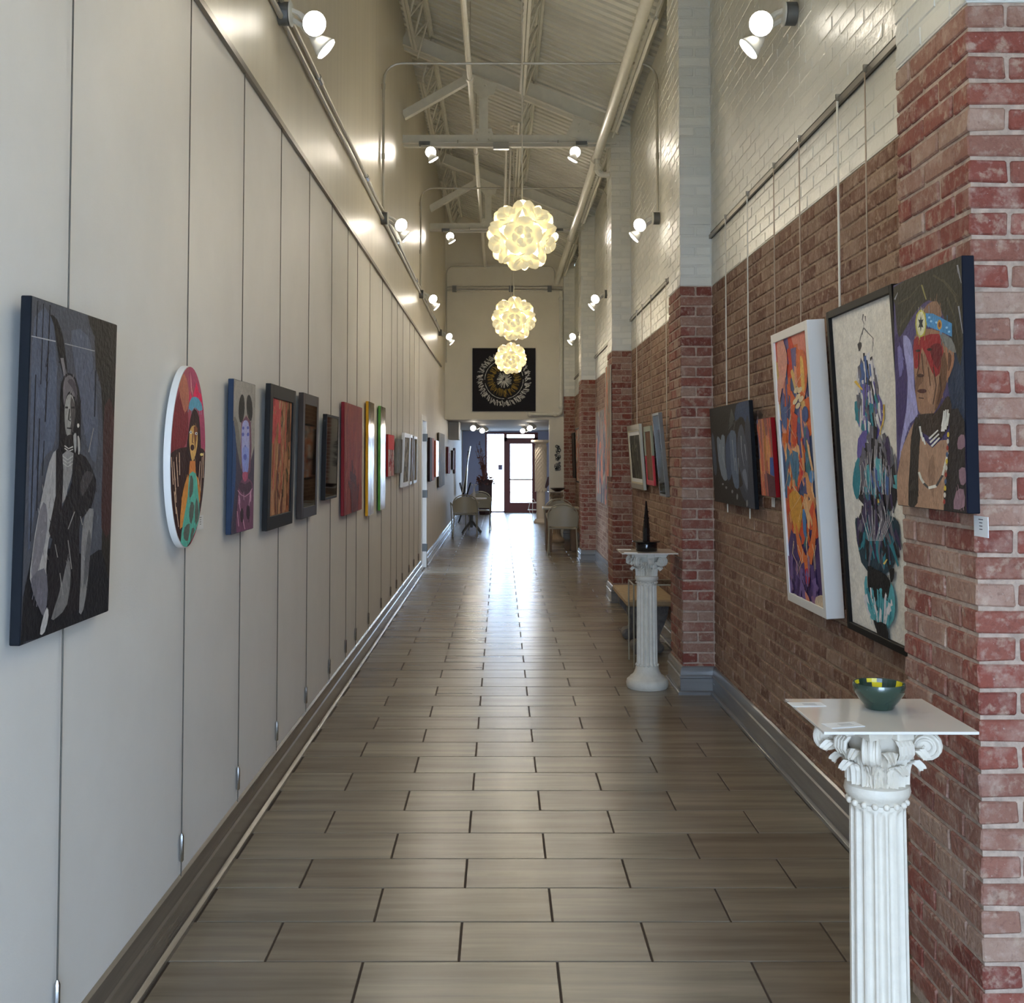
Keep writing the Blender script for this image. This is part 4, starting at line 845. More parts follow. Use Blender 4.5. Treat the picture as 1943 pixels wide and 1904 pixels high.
  ((52, 34, 46), [(0.522,0.105), (0.516,0.084), (0.497,0.068), (0.468,0.06), (0.434,0.061), (0.403,0.072), (0.38,0.089), (0.371,0.111), (0.376,0.131), (0.395,0.147), (0.424,0.155), (0.457,0.154), (0.489,0.144), (0.512,0.126)]),
  ((52, 34, 46), [(0.82,0.115), (0.813,0.093), (0.791,0.077), (0.758,0.069), (0.72,0.07), (0.686,0.081), (0.661,0.099), (0.65,0.121), (0.656,0.142), (0.678,0.158), (0.71,0.167), (0.748,0.166), (0.783,0.155), (0.809,0.137)]),
 ],
 'feather_portrait': [
  ((150, 146, 186), [(0.148,0.759), (0.199,0.755), (0.257,0.73), (0.287,0.694), (0.303,0.647), (0.303,0.588), (0.303,0.525), (0.336,0.458), (0.352,0.402), (0.298,0.381), (0.222,0.363), (0.156,0.313), (0.098,0.259), (0.055,0.214), (0.034,0.195), (0.049,0.237), (0.083,0.302), (0.129,0.362), (0.172,0.426), (0.196,0.5), (0.205,0.57), (0.184,0.626), (0.159,0.676), (0.144,0.725)]),
  ((60, 48, 92), [(-0.006,0.759), (0.037,0.776), (0.092,0.763), (0.134,0.716), (0.168,0.654), (0.188,0.593), (0.193,0.529), (0.18,0.466), (0.151,0.406), (0.097,0.34), (0.045,0.302), (0.024,0.336), (0.016,0.409), (0.013,0.513), (0.011,0.621), (-0.004,0.703)]),
  ((112, 106, 156), [(0.048,0.714), (0.084,0.72), (0.123,0.698), (0.137,0.658), (0.134,0.615), (0.106,0.582), (0.073,0.576), (0.052,0.643)]),
  ((40, 52, 72), [(0.79,0.656), (0.889,0.772), (0.995,0.806), (1.033,0.642), (1.043,0.441), (1.044,0.34), (1.017,0.296), (0.926,0.317), (0.832,0.391), (0.785,0.52)]),
  ((54, 50, 40), [(0.011,0.993), (0.243,1.003), (0.527,1.002), (0.804,1.018), (1.009,1.002), (1.042,0.898), (1.013,0.768), (0.991,0.651), (0.959,0.572), (0.926,0.599), (0.888,0.659), (0.842,0.694), (0.795,0.731), (0.756,0.783), (0.709,0.831), (0.633,0.86), (0.549,0.875), (0.478,0.871), (0.411,0.858), (0.347,0.843), (0.284,0.824), (0.213,0.798), (0.15,0.774), (0.108,0.76), (0.08,0.758), (0.059,0.773), (0.046,0.802), (0.034,0.85), (0.025,0.903), (-0.018,0.953)]),
  ((74, 70, 54), [(0.076,0.905), (0.282,0.917), (0.424,0.954), (0.416,0.957), (0.268,0.923), (0.06,0.914)]),
  ((74, 70, 54), [(0.11,0.8), (0.278,0.858), (0.383,0.889), (0.375,0.892), (0.26,0.863), (0.082,0.807)]),
  ((74, 70, 54), [(0.792,0.86), (0.881,0.779), (0.943,0.656), (0.951,0.655), (0.899,0.778), (0.818,0.86)]),
  ((74, 70, 54), [(0.737,0.938), (0.888,0.86), (0.975,0.78), (0.983,0.78), (0.904,0.861), (0.76,0.941)]),
  ((74, 70, 54), [(0.615,0.969), (0.803,0.913), (0.951,0.845), (0.958,0.846), (0.815,0.916), (0.632,0.975)]),
  ((140, 142, 150), [(0.939,0.973), (0.99,0.896), (0.996,0.895), (0.959,0.972)]),
  ((140, 142, 150), [(0.942,0.81), (0.994,0.698), (1,0.697), (0.962,0.809)]),
  ((140, 142, 150), [(0.033,0.932), (0.077,0.96), (0.07,0.961), (0.008,0.937)]),
  ((136, 130, 84), [(0.443,0.952), (0.482,0.909), (0.508,0.882), (0.524,0.881), (0.501,0.909), (0.466,0.951)]),
  ((134, 102, 82), [(0.436,0.821), (0.468,0.842), (0.531,0.859), (0.605,0.865), (0.672,0.857), (0.722,0.824), (0.731,0.792), (0.648,0.789), (0.543,0.798), (0.471,0.808)]),
  ((146, 110, 86), [(0.348,0.744), (0.398,0.759), (0.472,0.763), (0.587,0.75), (0.701,0.73), (0.78,0.71), (0.829,0.682), (0.829,0.633), (0.809,0.58), (0.791,0.541), (0.766,0.507), (0.729,0.476), (0.685,0.447), (0.637,0.418), (0.583,0.395), (0.514,0.386), (0.446,0.388), (0.395,0.397), (0.358,0.42), (0.338,0.463), (0.327,0.514), (0.317,0.561), (0.31,0.606), (0.305,0.648), (0.307,0.687), (0.32,0.719)]),
  ((140, 36, 42), [(0.318,0.726), (0.36,0.736), (0.435,0.73), (0.567,0.731), (0.687,0.722), (0.732,0.684), (0.745,0.64), (0.746,0.608), (0.727,0.582), (0.679,0.558), (0.621,0.547), (0.577,0.571), (0.533,0.609), (0.483,0.655), (0.438,0.684), (0.416,0.656), (0.397,0.616), (0.355,0.598), (0.317,0.603), (0.305,0.664)]),
  ((100, 24, 32), [(0.566,0.68), (0.63,0.687), (0.697,0.681), (0.723,0.655), (0.724,0.623), (0.697,0.594), (0.657,0.578), (0.614,0.599), (0.579,0.631), (0.559,0.659)]),
  ((104, 74, 54), [(0.738,0.641), (0.782,0.638), (0.818,0.617), (0.82,0.584), (0.8,0.543), (0.754,0.496), (0.698,0.452), (0.641,0.418), (0.603,0.408), (0.622,0.448), (0.657,0.501), (0.673,0.536), (0.688,0.567), (0.71,0.61)]),
  ((112, 80, 60), [(0.332,0.564), (0.375,0.575), (0.421,0.575), (0.447,0.559), (0.452,0.539), (0.422,0.531), (0.381,0.522), (0.354,0.499), (0.335,0.483), (0.326,0.499), (0.324,0.524), (0.322,0.546)]),
  ((160, 122, 96), [(0.522,0.556), (0.561,0.542), (0.592,0.514), (0.591,0.471), (0.573,0.436), (0.536,0.438), (0.5,0.458), (0.49,0.487), (0.492,0.518), (0.502,0.543)]),
  ((154, 108, 82), [(0.784,0.668), (0.834,0.657), (0.88,0.634), (0.885,0.607), (0.867,0.577), (0.818,0.542), (0.773,0.522), (0.781,0.545), (0.796,0.581), (0.783,0.606), (0.769,0.629), (0.769,0.654)]),
  ((96, 64, 48), [(0.807,0.636), (0.829,0.635), (0.848,0.62), (0.845,0.6), (0.833,0.579), (0.816,0.563), (0.801,0.562), (0.799,0.599)]),
  ((116, 116, 112), [(0.694,0.725), (0.767,0.714), (0.854,0.689), (0.895,0.657), (0.91,0.63), (0.889,0.629), (0.85,0.639), (0.809,0.65), (0.765,0.667), (0.714,0.7)]),
  ((70, 132, 180), [(0.505,0.825), (0.61,0.813), (0.864,0.749), (0.86,0.696), (0.701,0.732), (0.52,0.769)]),
  ((150, 196, 222), [(0.573,0.8), (0.571,0.798), (0.566,0.797), (0.56,0.797), (0.552,0.797), (0.546,0.799), (0.541,0.801), (0.54,0.803), (0.542,0.805), (0.546,0.806), (0.553,0.807), (0.561,0.806), (0.567,0.805), (0.572,0.802)]),
  ((150, 196, 222), [(0.598,0.782), (0.596,0.78), (0.591,0.779), (0.585,0.778), (0.577,0.779), (0.571,0.78), (0.566,0.782), (0.565,0.785), (0.567,0.786), (0.572,0.788), (0.578,0.788), (0.586,0.788), (0.592,0.786), (0.596,0.784)]),
  ((150, 196, 222), [(0.672,0.77), (0.67,0.768), (0.666,0.767), (0.659,0.767), (0.652,0.767), (0.646,0.769), (0.641,0.771), (0.64,0.773), (0.641,0.775), (0.646,0.776), (0.653,0.776), (0.66,0.776), (0.666,0.774), (0.67,0.772)]),
  ((150, 196, 222), [(0.811,0.737), (0.809,0.735), (0.805,0.734), (0.799,0.733), (0.792,0.734), (0.786,0.735), (0.782,0.737), (0.78,0.739), (0.782,0.741), (0.786,0.742), (0.793,0.743), (0.8,0.742), (0.806,0.741), (0.81,0.739)]),
  ((150, 196, 222), [(0.84,0.718), (0.839,0.716), (0.834,0.715), (0.828,0.714), (0.821,0.715), (0.815,0.716), (0.811,0.718), (0.81,0.72), (0.812,0.722), (0.816,0.723), (0.822,0.724), (0.829,0.723), (0.835,0.722), (0.839,0.72)]),
  ((196, 146, 64), [(0.731,0.756), (0.728,0.747), (0.718,0.741), (0.705,0.738), (0.691,0.739), (0.679,0.744), (0.67,0.752), (0.668,0.761), (0.672,0.77), (0.681,0.776), (0.694,0.779), (0.708,0.778), (0.721,0.773), (0.729,0.765)]),
  ((120, 60, 40), [(0.716,0.757), (0.714,0.753), (0.709,0.749), (0.702,0.747), (0.695,0.748), (0.689,0.751), (0.685,0.755), (0.684,0.76), (0.686,0.765), (0.691,0.768), (0.697,0.77), (0.704,0.769), (0.71,0.767), (0.714,0.762)]),
  ((180, 172, 70), [(0.514,0.781), (0.509,0.763), (0.496,0.748), (0.477,0.736), (0.453,0.73), (0.428,0.729), (0.402,0.733), (0.38,0.743), (0.362,0.758), (0.352,0.775), (0.349,0.794), (0.355,0.812), (0.369,0.827), (0.388,0.839), (0.412,0.845), (0.438,0.846), (0.463,0.841), (0.485,0.831), (0.502,0.816), (0.512,0.799)]),
  ((208, 204, 170), [(0.498,0.782), (0.493,0.767), (0.483,0.753), (0.467,0.743), (0.449,0.737), (0.428,0.736), (0.408,0.74), (0.39,0.749), (0.377,0.761), (0.369,0.776), (0.367,0.793), (0.372,0.808), (0.382,0.822), (0.398,0.832), (0.417,0.837), (0.437,0.838), (0.457,0.834), (0.475,0.825), (0.488,0.813), (0.496,0.798)]),
  ((40, 40, 42), [(0.436,0.824), (0.444,0.801), (0.473,0.803), (0.453,0.786), (0.47,0.766), (0.442,0.772), (0.43,0.75), (0.421,0.774), (0.392,0.772), (0.412,0.789), (0.396,0.809), (0.424,0.803)]),
  ((48, 26, 24), [(0.419,0.672), (0.415,0.669), (0.404,0.668), (0.389,0.668), (0.372,0.669), (0.356,0.671), (0.346,0.674), (0.342,0.677), (0.346,0.679), (0.357,0.68), (0.373,0.68), (0.39,0.679), (0.405,0.677), (0.415,0.675)]),
  ((48, 26, 24), [(0.588,0.665), (0.584,0.663), (0.574,0.661), (0.559,0.661), (0.543,0.662), (0.529,0.664), (0.518,0.667), (0.515,0.67), (0.519,0.672), (0.529,0.673), (0.544,0.674), (0.56,0.673), (0.575,0.67), (0.585,0.668)]),
  ((78, 52, 40), [(0.38,0.662), (0.381,0.602), (0.35,0.572), (0.364,0.57), (0.395,0.601), (0.394,0.661)]),
  ((78, 52, 40), [(0.428,0.659), (0.443,0.589), (0.455,0.566), (0.468,0.566), (0.457,0.589), (0.442,0.659)]),
  ((78, 52, 40), [(0.375,0.469), (0.451,0.463), (0.455,0.468), (0.378,0.474)]),
  ((78, 52, 40), [(0.592,0.591), (0.628,0.512), (0.579,0.436), (0.592,0.435), (0.641,0.512), (0.605,0.591)]),
  ((78, 52, 40), [(0.52,0.595), (0.547,0.515), (0.557,0.515), (0.531,0.595)]),
  ((78, 52, 40), [(0.68,0.548), (0.695,0.491), (0.639,0.435), (0.651,0.433), (0.707,0.49), (0.693,0.548)]),
  ((74, 40, 36), [(0.497,0.496), (0.49,0.492), (0.47,0.49), (0.443,0.489), (0.412,0.49), (0.384,0.493), (0.365,0.497), (0.358,0.501), (0.365,0.504), (0.385,0.507), (0.413,0.507), (0.444,0.506), (0.472,0.504), (0.49,0.5)]),
  ((70, 44, 36), [(0.468,0.562), (0.463,0.559), (0.447,0.558), (0.425,0.557), (0.4,0.558), (0.378,0.561), (0.362,0.564), (0.357,0.567), (0.363,0.57), (0.379,0.572), (0.401,0.572), (0.426,0.571), (0.448,0.568), (0.463,0.565)]),
  ((56, 44, 36), [(0.363,0.399), (0.476,0.4), (0.609,0.398), (0.69,0.424), (0.749,0.45), (0.787,0.462), (0.812,0.458), (0.838,0.426), (0.837,0.382), (0.78,0.331), (0.686,0.292), (0.541,0.297), (0.406,0.324), (0.35,0.364)]),
  ((158, 124, 100), [(0.131,0.275), (0.229,0.337), (0.325,0.38), (0.363,0.359), (0.398,0.318), (0.473,0.28), (0.564,0.255), (0.677,0.285), (0.768,0.286), (0.831,0.147), (0.785,0.004), (0.418,-0.029), (0.01,-0.002), (-0.028,0.092), (0.053,0.195), (0.082,0.241)]),
  ((136, 105, 84), [(0.488,0.149), (0.519,0.2), (0.562,0.229), (0.586,0.201), (0.596,0.15), (0.581,0.089), (0.554,0.05), (0.514,0.088)]),
  ((46, 39, 33), [(0.326,0.39), (0.375,0.386), (0.409,0.36), (0.397,0.314), (0.372,0.259), (0.359,0.21), (0.348,0.157), (0.344,0.082), (0.325,0.018), (0.249,-0.01), (0.18,0.004), (0.189,0.093), (0.221,0.197), (0.235,0.261), (0.254,0.311), (0.287,0.36)]),
  ((46, 39, 37), [(0.833,0.408), (0.921,0.408), (1.003,0.351), (1.034,0.17), (1.009,-0.003), (0.856,-0.034), (0.702,0.001), (0.708,0.074), (0.759,0.163), (0.781,0.238), (0.801,0.306), (0.809,0.37)]),
  ((138, 108, 116), [(0.916,0.294), (0.952,0.305), (0.988,0.303), (1.002,0.281), (0.996,0.257), (0.952,0.246), (0.907,0.248), (0.901,0.27)]),
  ((138, 108, 116), [(0.913,0.165), (0.951,0.177), (0.991,0.175), (1.004,0.149), (0.999,0.12), (0.968,0.107), (0.933,0.109), (0.914,0.135)]),
  ((138, 108, 116), [(0.871,0.079), (0.918,0.093), (0.962,0.091), (0.983,0.06), (0.975,0.025), (0.905,0.01), (0.835,0.01), (0.838,0.043)]),
  ((212, 208, 198), [(0.713,0.32), (0.749,0.404), (0.73,0.405), (0.688,0.321)]),
  ((212, 208, 198), [(0.739,0.32), (0.774,0.407), (0.755,0.409), (0.714,0.321)]),
  ((212, 208, 198), [(0.765,0.327), (0.802,0.407), (0.783,0.408), (0.74,0.329)]),
  ((212, 208, 198), [(0.785,0.342), (0.813,0.391), (0.795,0.393), (0.76,0.344)]),
  ((212, 208, 198), [(0.529,0.29), (0.656,0.325), (0.643,0.329), (0.511,0.296)]),
  ((212, 208, 198), [(0.542,0.274), (0.668,0.309), (0.655,0.314), (0.523,0.28)]),
  ((212, 208, 198), [(0.561,0.258), (0.677,0.294), (0.663,0.298), (0.542,0.264)]),
  ((212, 208, 198), [(0.373,0.348), (0.397,0.303), (0.418,0.304), (0.401,0.349)]),
  ((212, 208, 198), [(0.392,0.321), (0.42,0.283), (0.44,0.284), (0.419,0.323)]),
  ((212, 208, 198), [(0.418,0.298), (0.454,0.268), (0.473,0.27), (0.445,0.301)]),
  ((205, 200, 186), [(0.343,0.15), (0.373,0.122), (0.415,0.102), (0.442,0.108), (0.403,0.127), (0.374,0.153)]),
  ((70, 66, 62), [(0.417,0.101), (0.485,0.083), (0.507,0.09), (0.44,0.108)]),
  ((214, 210, 198), [(0.5,0.081), (0.615,0.091), (0.607,0.103), (0.492,0.092)]),
  ((70, 66, 62), [(0.624,0.095), (0.712,0.14), (0.687,0.144), (0.599,0.099)]),
  ((205, 200, 186), [(0.712,0.142), (0.74,0.176), (0.789,0.234), (0.765,0.236), (0.716,0.177), (0.687,0.143)]),
  ((200, 170, 60), [(0.804,0.306), (0.802,0.302), (0.797,0.298), (0.791,0.296), (0.784,0.296), (0.778,0.298), (0.774,0.302), (0.773,0.307), (0.775,0.311), (0.779,0.315), (0.786,0.317), (0.793,0.317), (0.799,0.315), (0.803,0.311)]),
  ((196, 190, 180), [(0.797,0.28), (0.795,0.275), (0.791,0.272), (0.784,0.27), (0.777,0.27), (0.771,0.272), (0.767,0.275), (0.766,0.28), (0.768,0.285), (0.772,0.288), (0.779,0.29), (0.786,0.29), (0.792,0.288), (0.796,0.284)]),
  ((140, 50, 40), [(0.79,0.253), (0.788,0.249), (0.784,0.245), (0.777,0.243), (0.77,0.243), (0.764,0.245), (0.76,0.249), (0.759,0.253), (0.761,0.258), (0.765,0.261), (0.772,0.263), (0.779,0.263), (0.785,0.261), (0.789,0.258)]),
  ((70, 90, 120), [(0.783,0.226), (0.781,0.222), (0.776,0.218), (0.77,0.216), (0.763,0.216), (0.757,0.218), (0.753,0.222), (0.752,0.226), (0.753,0.231), (0.758,0.234), (0.765,0.237), (0.772,0.237), (0.778,0.235), (0.782,0.231)]),
  ((200, 170, 60), [(0.776,0.199), (0.774,0.195), (0.769,0.191), (0.763,0.189), (0.756,0.189), (0.75,0.191), (0.746,0.195), (0.744,0.199), (0.746,0.204), (0.751,0.207), (0.758,0.21), (0.765,0.21), (0.771,0.208), (0.775,0.204)]),
  ((196, 190, 180), [(0.769,0.172), (0.767,0.168), (0.762,0.164), (0.756,0.162), (0.749,0.162), (0.743,0.164), (0.738,0.167), (0.737,0.172), (0.739,0.177), (0.744,0.18), (0.75,0.182), (0.757,0.183), (0.764,0.181), (0.768,0.177)]),
  ((140, 50, 40), [(0.762,0.145), (0.76,0.141), (0.755,0.137), (0.749,0.135), (0.742,0.135), (0.735,0.136), (0.731,0.14), (0.73,0.145), (0.732,0.149), (0.737,0.153), (0.743,0.155), (0.75,0.155), (0.757,0.153), (0.761,0.15)]),
  ((70, 90, 120), [(0.755,0.118), (0.753,0.113), (0.748,0.11), (0.742,0.107), (0.735,0.107), (0.728,0.109), (0.724,0.113), (0.723,0.117), (0.725,0.122), (0.73,0.126), (0.736,0.128), (0.743,0.128), (0.749,0.126), (0.754,0.123)]),
  ((200, 170, 60), [(0.748,0.091), (0.746,0.086), (0.741,0.082), (0.734,0.08), (0.727,0.08), (0.721,0.082), (0.717,0.085), (0.716,0.09), (0.718,0.095), (0.722,0.098), (0.729,0.101), (0.736,0.101), (0.742,0.099), (0.746,0.095)]),
  ((196, 190, 180), [(0.741,0.063), (0.739,0.059), (0.734,0.055), (0.727,0.052), (0.72,0.052), (0.714,0.054), (0.71,0.058), (0.708,0.062), (0.71,0.067), (0.715,0.071), (0.722,0.073), (0.729,0.073), (0.735,0.072), (0.739,0.068)]),
  ((140, 50, 40), [(0.733,0.036), (0.731,0.031), (0.727,0.027), (0.72,0.025), (0.713,0.025), (0.707,0.027), (0.702,0.03), (0.701,0.035), (0.703,0.039), (0.708,0.043), (0.715,0.046), (0.722,0.046), (0.728,0.044), (0.732,0.04)]),
 ],
 'bird_totem': [
  ((92, 90, 90), [(0.536,0.975), (0.518,0.96), (0.545,0.943), (0.553,0.943), (0.531,0.959), (0.555,0.973)]),
  ((92, 90, 90), [(0.564,0.967), (0.571,0.951), (0.579,0.951), (0.582,0.966)]),
  ((92, 90, 90), [(0.529,0.934), (0.466,0.907), (0.422,0.868), (0.43,0.868), (0.479,0.906), (0.546,0.932)]),
  ((92, 90, 90), [(0.53,0.932), (0.6,0.911), (0.667,0.893), (0.64,0.854), (0.647,0.854), (0.678,0.893), (0.611,0.912), (0.545,0.934)]),
  ((92, 90, 90), [(0.417,0.889), (0.453,0.866), (0.461,0.866), (0.436,0.889)]),
  ((60, 58, 58), [(0.419,0.89), (0.445,0.894), (0.476,0.893), (0.487,0.889), (0.487,0.881), (0.466,0.871), (0.441,0.866), (0.424,0.877)]),
  ((205, 203, 204), [(0.701,0.764), (0.683,0.742), (0.647,0.723), (0.597,0.71), (0.539,0.704), (0.478,0.706), (0.423,0.716), (0.381,0.732), (0.357,0.754), (0.355,0.778), (0.375,0.801), (0.415,0.82), (0.468,0.832), (0.528,0.837), (0.587,0.834), (0.639,0.823), (0.678,0.807), (0.699,0.786)]),
  ((36, 34, 34), [(0.498,0.829), (0.542,0.835), (0.583,0.832), (0.61,0.817), (0.621,0.795), (0.613,0.765), (0.586,0.741), (0.53,0.737), (0.473,0.745), (0.443,0.763), (0.434,0.786), (0.458,0.81)]),
  ('C',[0.544,0.77,0.15,0.055],34,[(96,94,104),(206,204,206),(96,94,104),(38,36,40),(70,96,150),(140,138,150)],0.25,0.062,0.041),
  ((206, 170, 76), [(0.322,0.777), (0.386,0.759), (0.457,0.744), (0.474,0.746), (0.415,0.762), (0.363,0.78)]),
  ((48, 120, 134), [(0.31,0.714), (0.343,0.716), (0.395,0.704), (0.466,0.683), (0.54,0.658), (0.614,0.634), (0.657,0.615), (0.623,0.604), (0.556,0.601), (0.487,0.606), (0.417,0.618), (0.356,0.636), (0.313,0.659), (0.299,0.69)]),
  ((96, 86, 150), [(0.675,0.724), (0.71,0.717), (0.743,0.694), (0.751,0.669), (0.737,0.641), (0.688,0.614), (0.628,0.595), (0.573,0.589), (0.547,0.595), (0.603,0.618), (0.669,0.649), (0.675,0.691)]),
  ('C',[0.529,0.68,0.203,0.064],44,[(48,120,134),(48,120,134),(96,86,150),(38,36,40),(96,94,104),(206,204,206),(62,52,82)],0.5,0.063,0.041),
  ((206, 170, 76), [(0.758,0.694), (0.747,0.654), (0.669,0.608), (0.683,0.607), (0.765,0.653), (0.782,0.693)]),
  ((96, 86, 150), [(0.329,0.597), (0.416,0.62), (0.489,0.624), (0.476,0.597), (0.427,0.561), (0.357,0.53), (0.299,0.517), (0.295,0.553)]),
  ((40, 38, 42), [(0.339,0.539), (0.422,0.567), (0.512,0.582), (0.604,0.584), (0.692,0.574), (0.774,0.552), (0.838,0.52), (0.872,0.474), (0.872,0.428), (0.821,0.397), (0.726,0.378), (0.567,0.373), (0.398,0.381), (0.28,0.406), (0.22,0.443), (0.258,0.493)]),
  ((48, 120, 134), [(0.227,0.502), (0.267,0.525), (0.307,0.539), (0.335,0.536), (0.347,0.517), (0.329,0.474), (0.297,0.43), (0.264,0.41), (0.231,0.406), (0.199,0.423), (0.181,0.45), (0.196,0.476)]),
  ('C',[0.594,0.501,0.294,0.087],60,[(38,36,40),(38,36,40),(96,94,104),(96,94,104),(120,118,126),(62,52,82)],0.35,0.09,0.059),
  ('C',[0.629,0.45,0.254,0.055],22,[(48,120,134),(84,156,166),(70,96,150),(48,120,134)],-0.7,0.062,0.051),
  ((188, 186, 188), [(0.346,0.515), (0.341,0.474), (0.298,0.422), (0.305,0.422), (0.349,0.474), (0.354,0.515)]),
  ((188, 186, 188), [(0.39,0.525), (0.431,0.482), (0.341,0.423), (0.348,0.423), (0.438,0.482), (0.397,0.525)]),
  ((188, 186, 188), [(0.433,0.535), (0.418,0.489), (0.453,0.426), (0.46,0.426), (0.425,0.489), (0.44,0.535)]),
  ((188, 186, 188), [(0.475,0.545), (0.436,0.497), (0.407,0.425), (0.414,0.425), (0.443,0.497), (0.482,0.545)]),
  ((188, 186, 188), [(0.517,0.555), (0.502,0.504), (0.456,0.426), (0.463,0.426), (0.509,0.504), (0.524,0.555)]),
  ((188, 186, 188), [(0.558,0.565), (0.512,0.511), (0.499,0.427), (0.506,0.427), (0.518,0.511), (0.565,0.564)]),
  ((188, 186, 188), [(0.599,0.574), (0.57,0.519), (0.567,0.428), (0.574,0.428), (0.577,0.519), (0.605,0.574)]),
  ((188, 186, 188), [(0.632,0.564), (0.576,0.512), (0.556,0.428), (0.563,0.428), (0.582,0.512), (0.638,0.564)]),
  ((188, 186, 188), [(0.664,0.554), (0.671,0.505), (0.685,0.431), (0.691,0.431), (0.677,0.506), (0.67,0.555)]),
  ((188, 186, 188), [(0.696,0.545), (0.647,0.498), (0.677,0.43), (0.684,0.431), (0.653,0.498), (0.702,0.545)]),
  ((188, 186, 188), [(0.728,0.536), (0.691,0.492), (0.66,0.43), (0.666,0.43), (0.698,0.492), (0.734,0.535)]),
  ((188, 186, 188), [(0.759,0.526), (0.726,0.486), (0.71,0.431), (0.717,0.431), (0.733,0.486), (0.765,0.526)]),
  ((188, 186, 188), [(0.79,0.517), (0.797,0.48), (0.784,0.433), (0.79,0.433), (0.803,0.48), (0.796,0.517)]),
  ((188, 186, 188), [(0.82,0.508), (0.809,0.473), (0.782,0.433), (0.788,0.433), (0.815,0.473), (0.826,0.508)]),
  ((206, 170, 76), [(0.568,0.413), (0.616,0.387), (0.633,0.389), (0.6,0.416)]),
  ((40, 60, 72), [(0.193,0.331), (0.207,0.346), (0.266,0.348), (0.394,0.362), (0.546,0.372), (0.701,0.373), (0.824,0.367), (0.871,0.356), (0.879,0.337), (0.866,0.304), (0.829,0.268), (0.776,0.236), (0.7,0.207), (0.594,0.188), (0.475,0.179), (0.354,0.184), (0.253,0.208), (0.204,0.27)]),
  ('C',[0.542,0.302,0.315,0.085],70,[(48,120,134),(62,52,82),(38,36,40),(48,120,134),(62,52,82),(58,90,100),(96,94,104)],0.7,0.078,0.052),
  ('C',[0.538,0.351,0.263,0.035],24,[(38,36,40),(62,52,82),(96,94,104),(38,36,40)],0.9,0.078,0.06),
  ((190, 188, 192), [(0.297,0.386), (0.353,0.344), (0.411,0.282), (0.418,0.282), (0.36,0.344), (0.304,0.386)]),
  ((190, 188, 192), [(0.339,0.358), (0.341,0.343), (0.432,0.283), (0.439,0.283), (0.348,0.344), (0.346,0.359)]),
  ((190, 188, 192), [(0.398,0.381), (0.395,0.345), (0.452,0.284), (0.459,0.284), (0.402,0.346), (0.405,0.381)]),
  ((190, 188, 192), [(0.442,0.364), (0.444,0.347), (0.472,0.285), (0.479,0.285), (0.451,0.348), (0.449,0.364)]),
  ((190, 188, 192), [(0.502,0.391), (0.497,0.349), (0.492,0.286), (0.498,0.286), (0.504,0.349), (0.508,0.392)]),
  ((190, 188, 192), [(0.546,0.382), (0.534,0.35), (0.511,0.287), (0.518,0.287), (0.541,0.351), (0.553,0.382)]),
  ((190, 188, 192), [(0.59,0.371), (0.628,0.354), (0.531,0.288), (0.538,0.288), (0.634,0.354), (0.597,0.372)]),
  ((190, 188, 192), [(0.641,0.382), (0.638,0.354), (0.55,0.288), (0.557,0.289), (0.645,0.354), (0.647,0.382)]),
  ((190, 188, 192), [(0.692,0.396), (0.709,0.357), (0.57,0.289), (0.576,0.289), (0.715,0.357), (0.698,0.396)]),
  ((190, 188, 192), [(0.732,0.383), (0.736,0.358), (0.589,0.29), (0.595,0.29), (0.742,0.358), (0.738,0.383)]),
  ((190, 188, 192), [(0.776,0.382), (0.761,0.359), (0.608,0.291), (0.614,0.291), (0.767,0.359), (0.782,0.382)]),
  ((190, 188, 192), [(0.826,0.4), (0.792,0.36), (0.627,0.292), (0.633,0.292), (0.798,0.36), (0.832,0.4)]),
  ((206, 180, 96), [(0.642,0.222), (0.691,0.24), (0.678,0.241), (0.617,0.224)]),
  ((28, 27, 28), [(0.369,0.201), (0.416,0.207), (0.483,0.201), (0.576,0.198), (0.66,0.191), (0.702,0.179), (0.711,0.161), (0.684,0.13), (0.628,0.1), (0.532,0.078), (0.435,0.07), (0.382,0.084), (0.356,0.113), (0.35,0.16)]),
  ((28, 27, 28), [(0.709,0.211), (0.745,0.219), (0.779,0.219), (0.778,0.207), (0.763,0.191), (0.739,0.179), (0.716,0.175), (0.705,0.191)]),
  ((84, 156, 166), [(0.293,0.145), (0.321,0.168), (0.35,0.171), (0.339,0.138), (0.338,0.097), (0.394,0.074), (0.471,0.066), (0.558,0.081), (0.637,0.107), (0.684,0.146), (0.716,0.175), (0.747,0.161), (0.762,0.131), (0.75,0.098), (0.719,0.067), (0.67,0.049), (0.606,0.039), (0.527,0.034), (0.445,0.035), (0.372,0.041), (0.316,0.059), (0.293,0.102)]),
  ('C',[0.513,0.08,0.196,0.043],34,[(48,120,134),(84,156,166),(206,204,206),(84,156,166),(48,120,134),(150,196,204)],-0.8,0.065,0.038),
  ((28, 27, 28), [(0.453,0.036), (0.529,0.045), (0.607,0.043), (0.631,0.02), (0.619,-0.004), (0.552,-0.014), (0.479,-0.013), (0.447,0.01)]),
  ((34, 33, 34), [(0.409,0.039), (0.434,0.042), (0.468,0.037), (0.476,0.017), (0.47,0.002), (0.436,0.018)]),
 ],
 'orange_abstract': [
  ((206, 74, 48), [(-0.04,1.012), (0.289,1.027), (0.584,1.001), (0.586,0.905), (0.469,0.804), (0.277,0.772), (0.08,0.777), (0.012,0.822), (-0.009,0.887), (-0.072,0.957)]),
  ((212, 130, 112), [(0.516,1.004), (0.777,1.022), (1.045,1.003), (1.113,0.896), (1.087,0.791), (0.964,0.781), (0.815,0.813), (0.741,0.869), (0.681,0.931), (0.556,0.975)]),
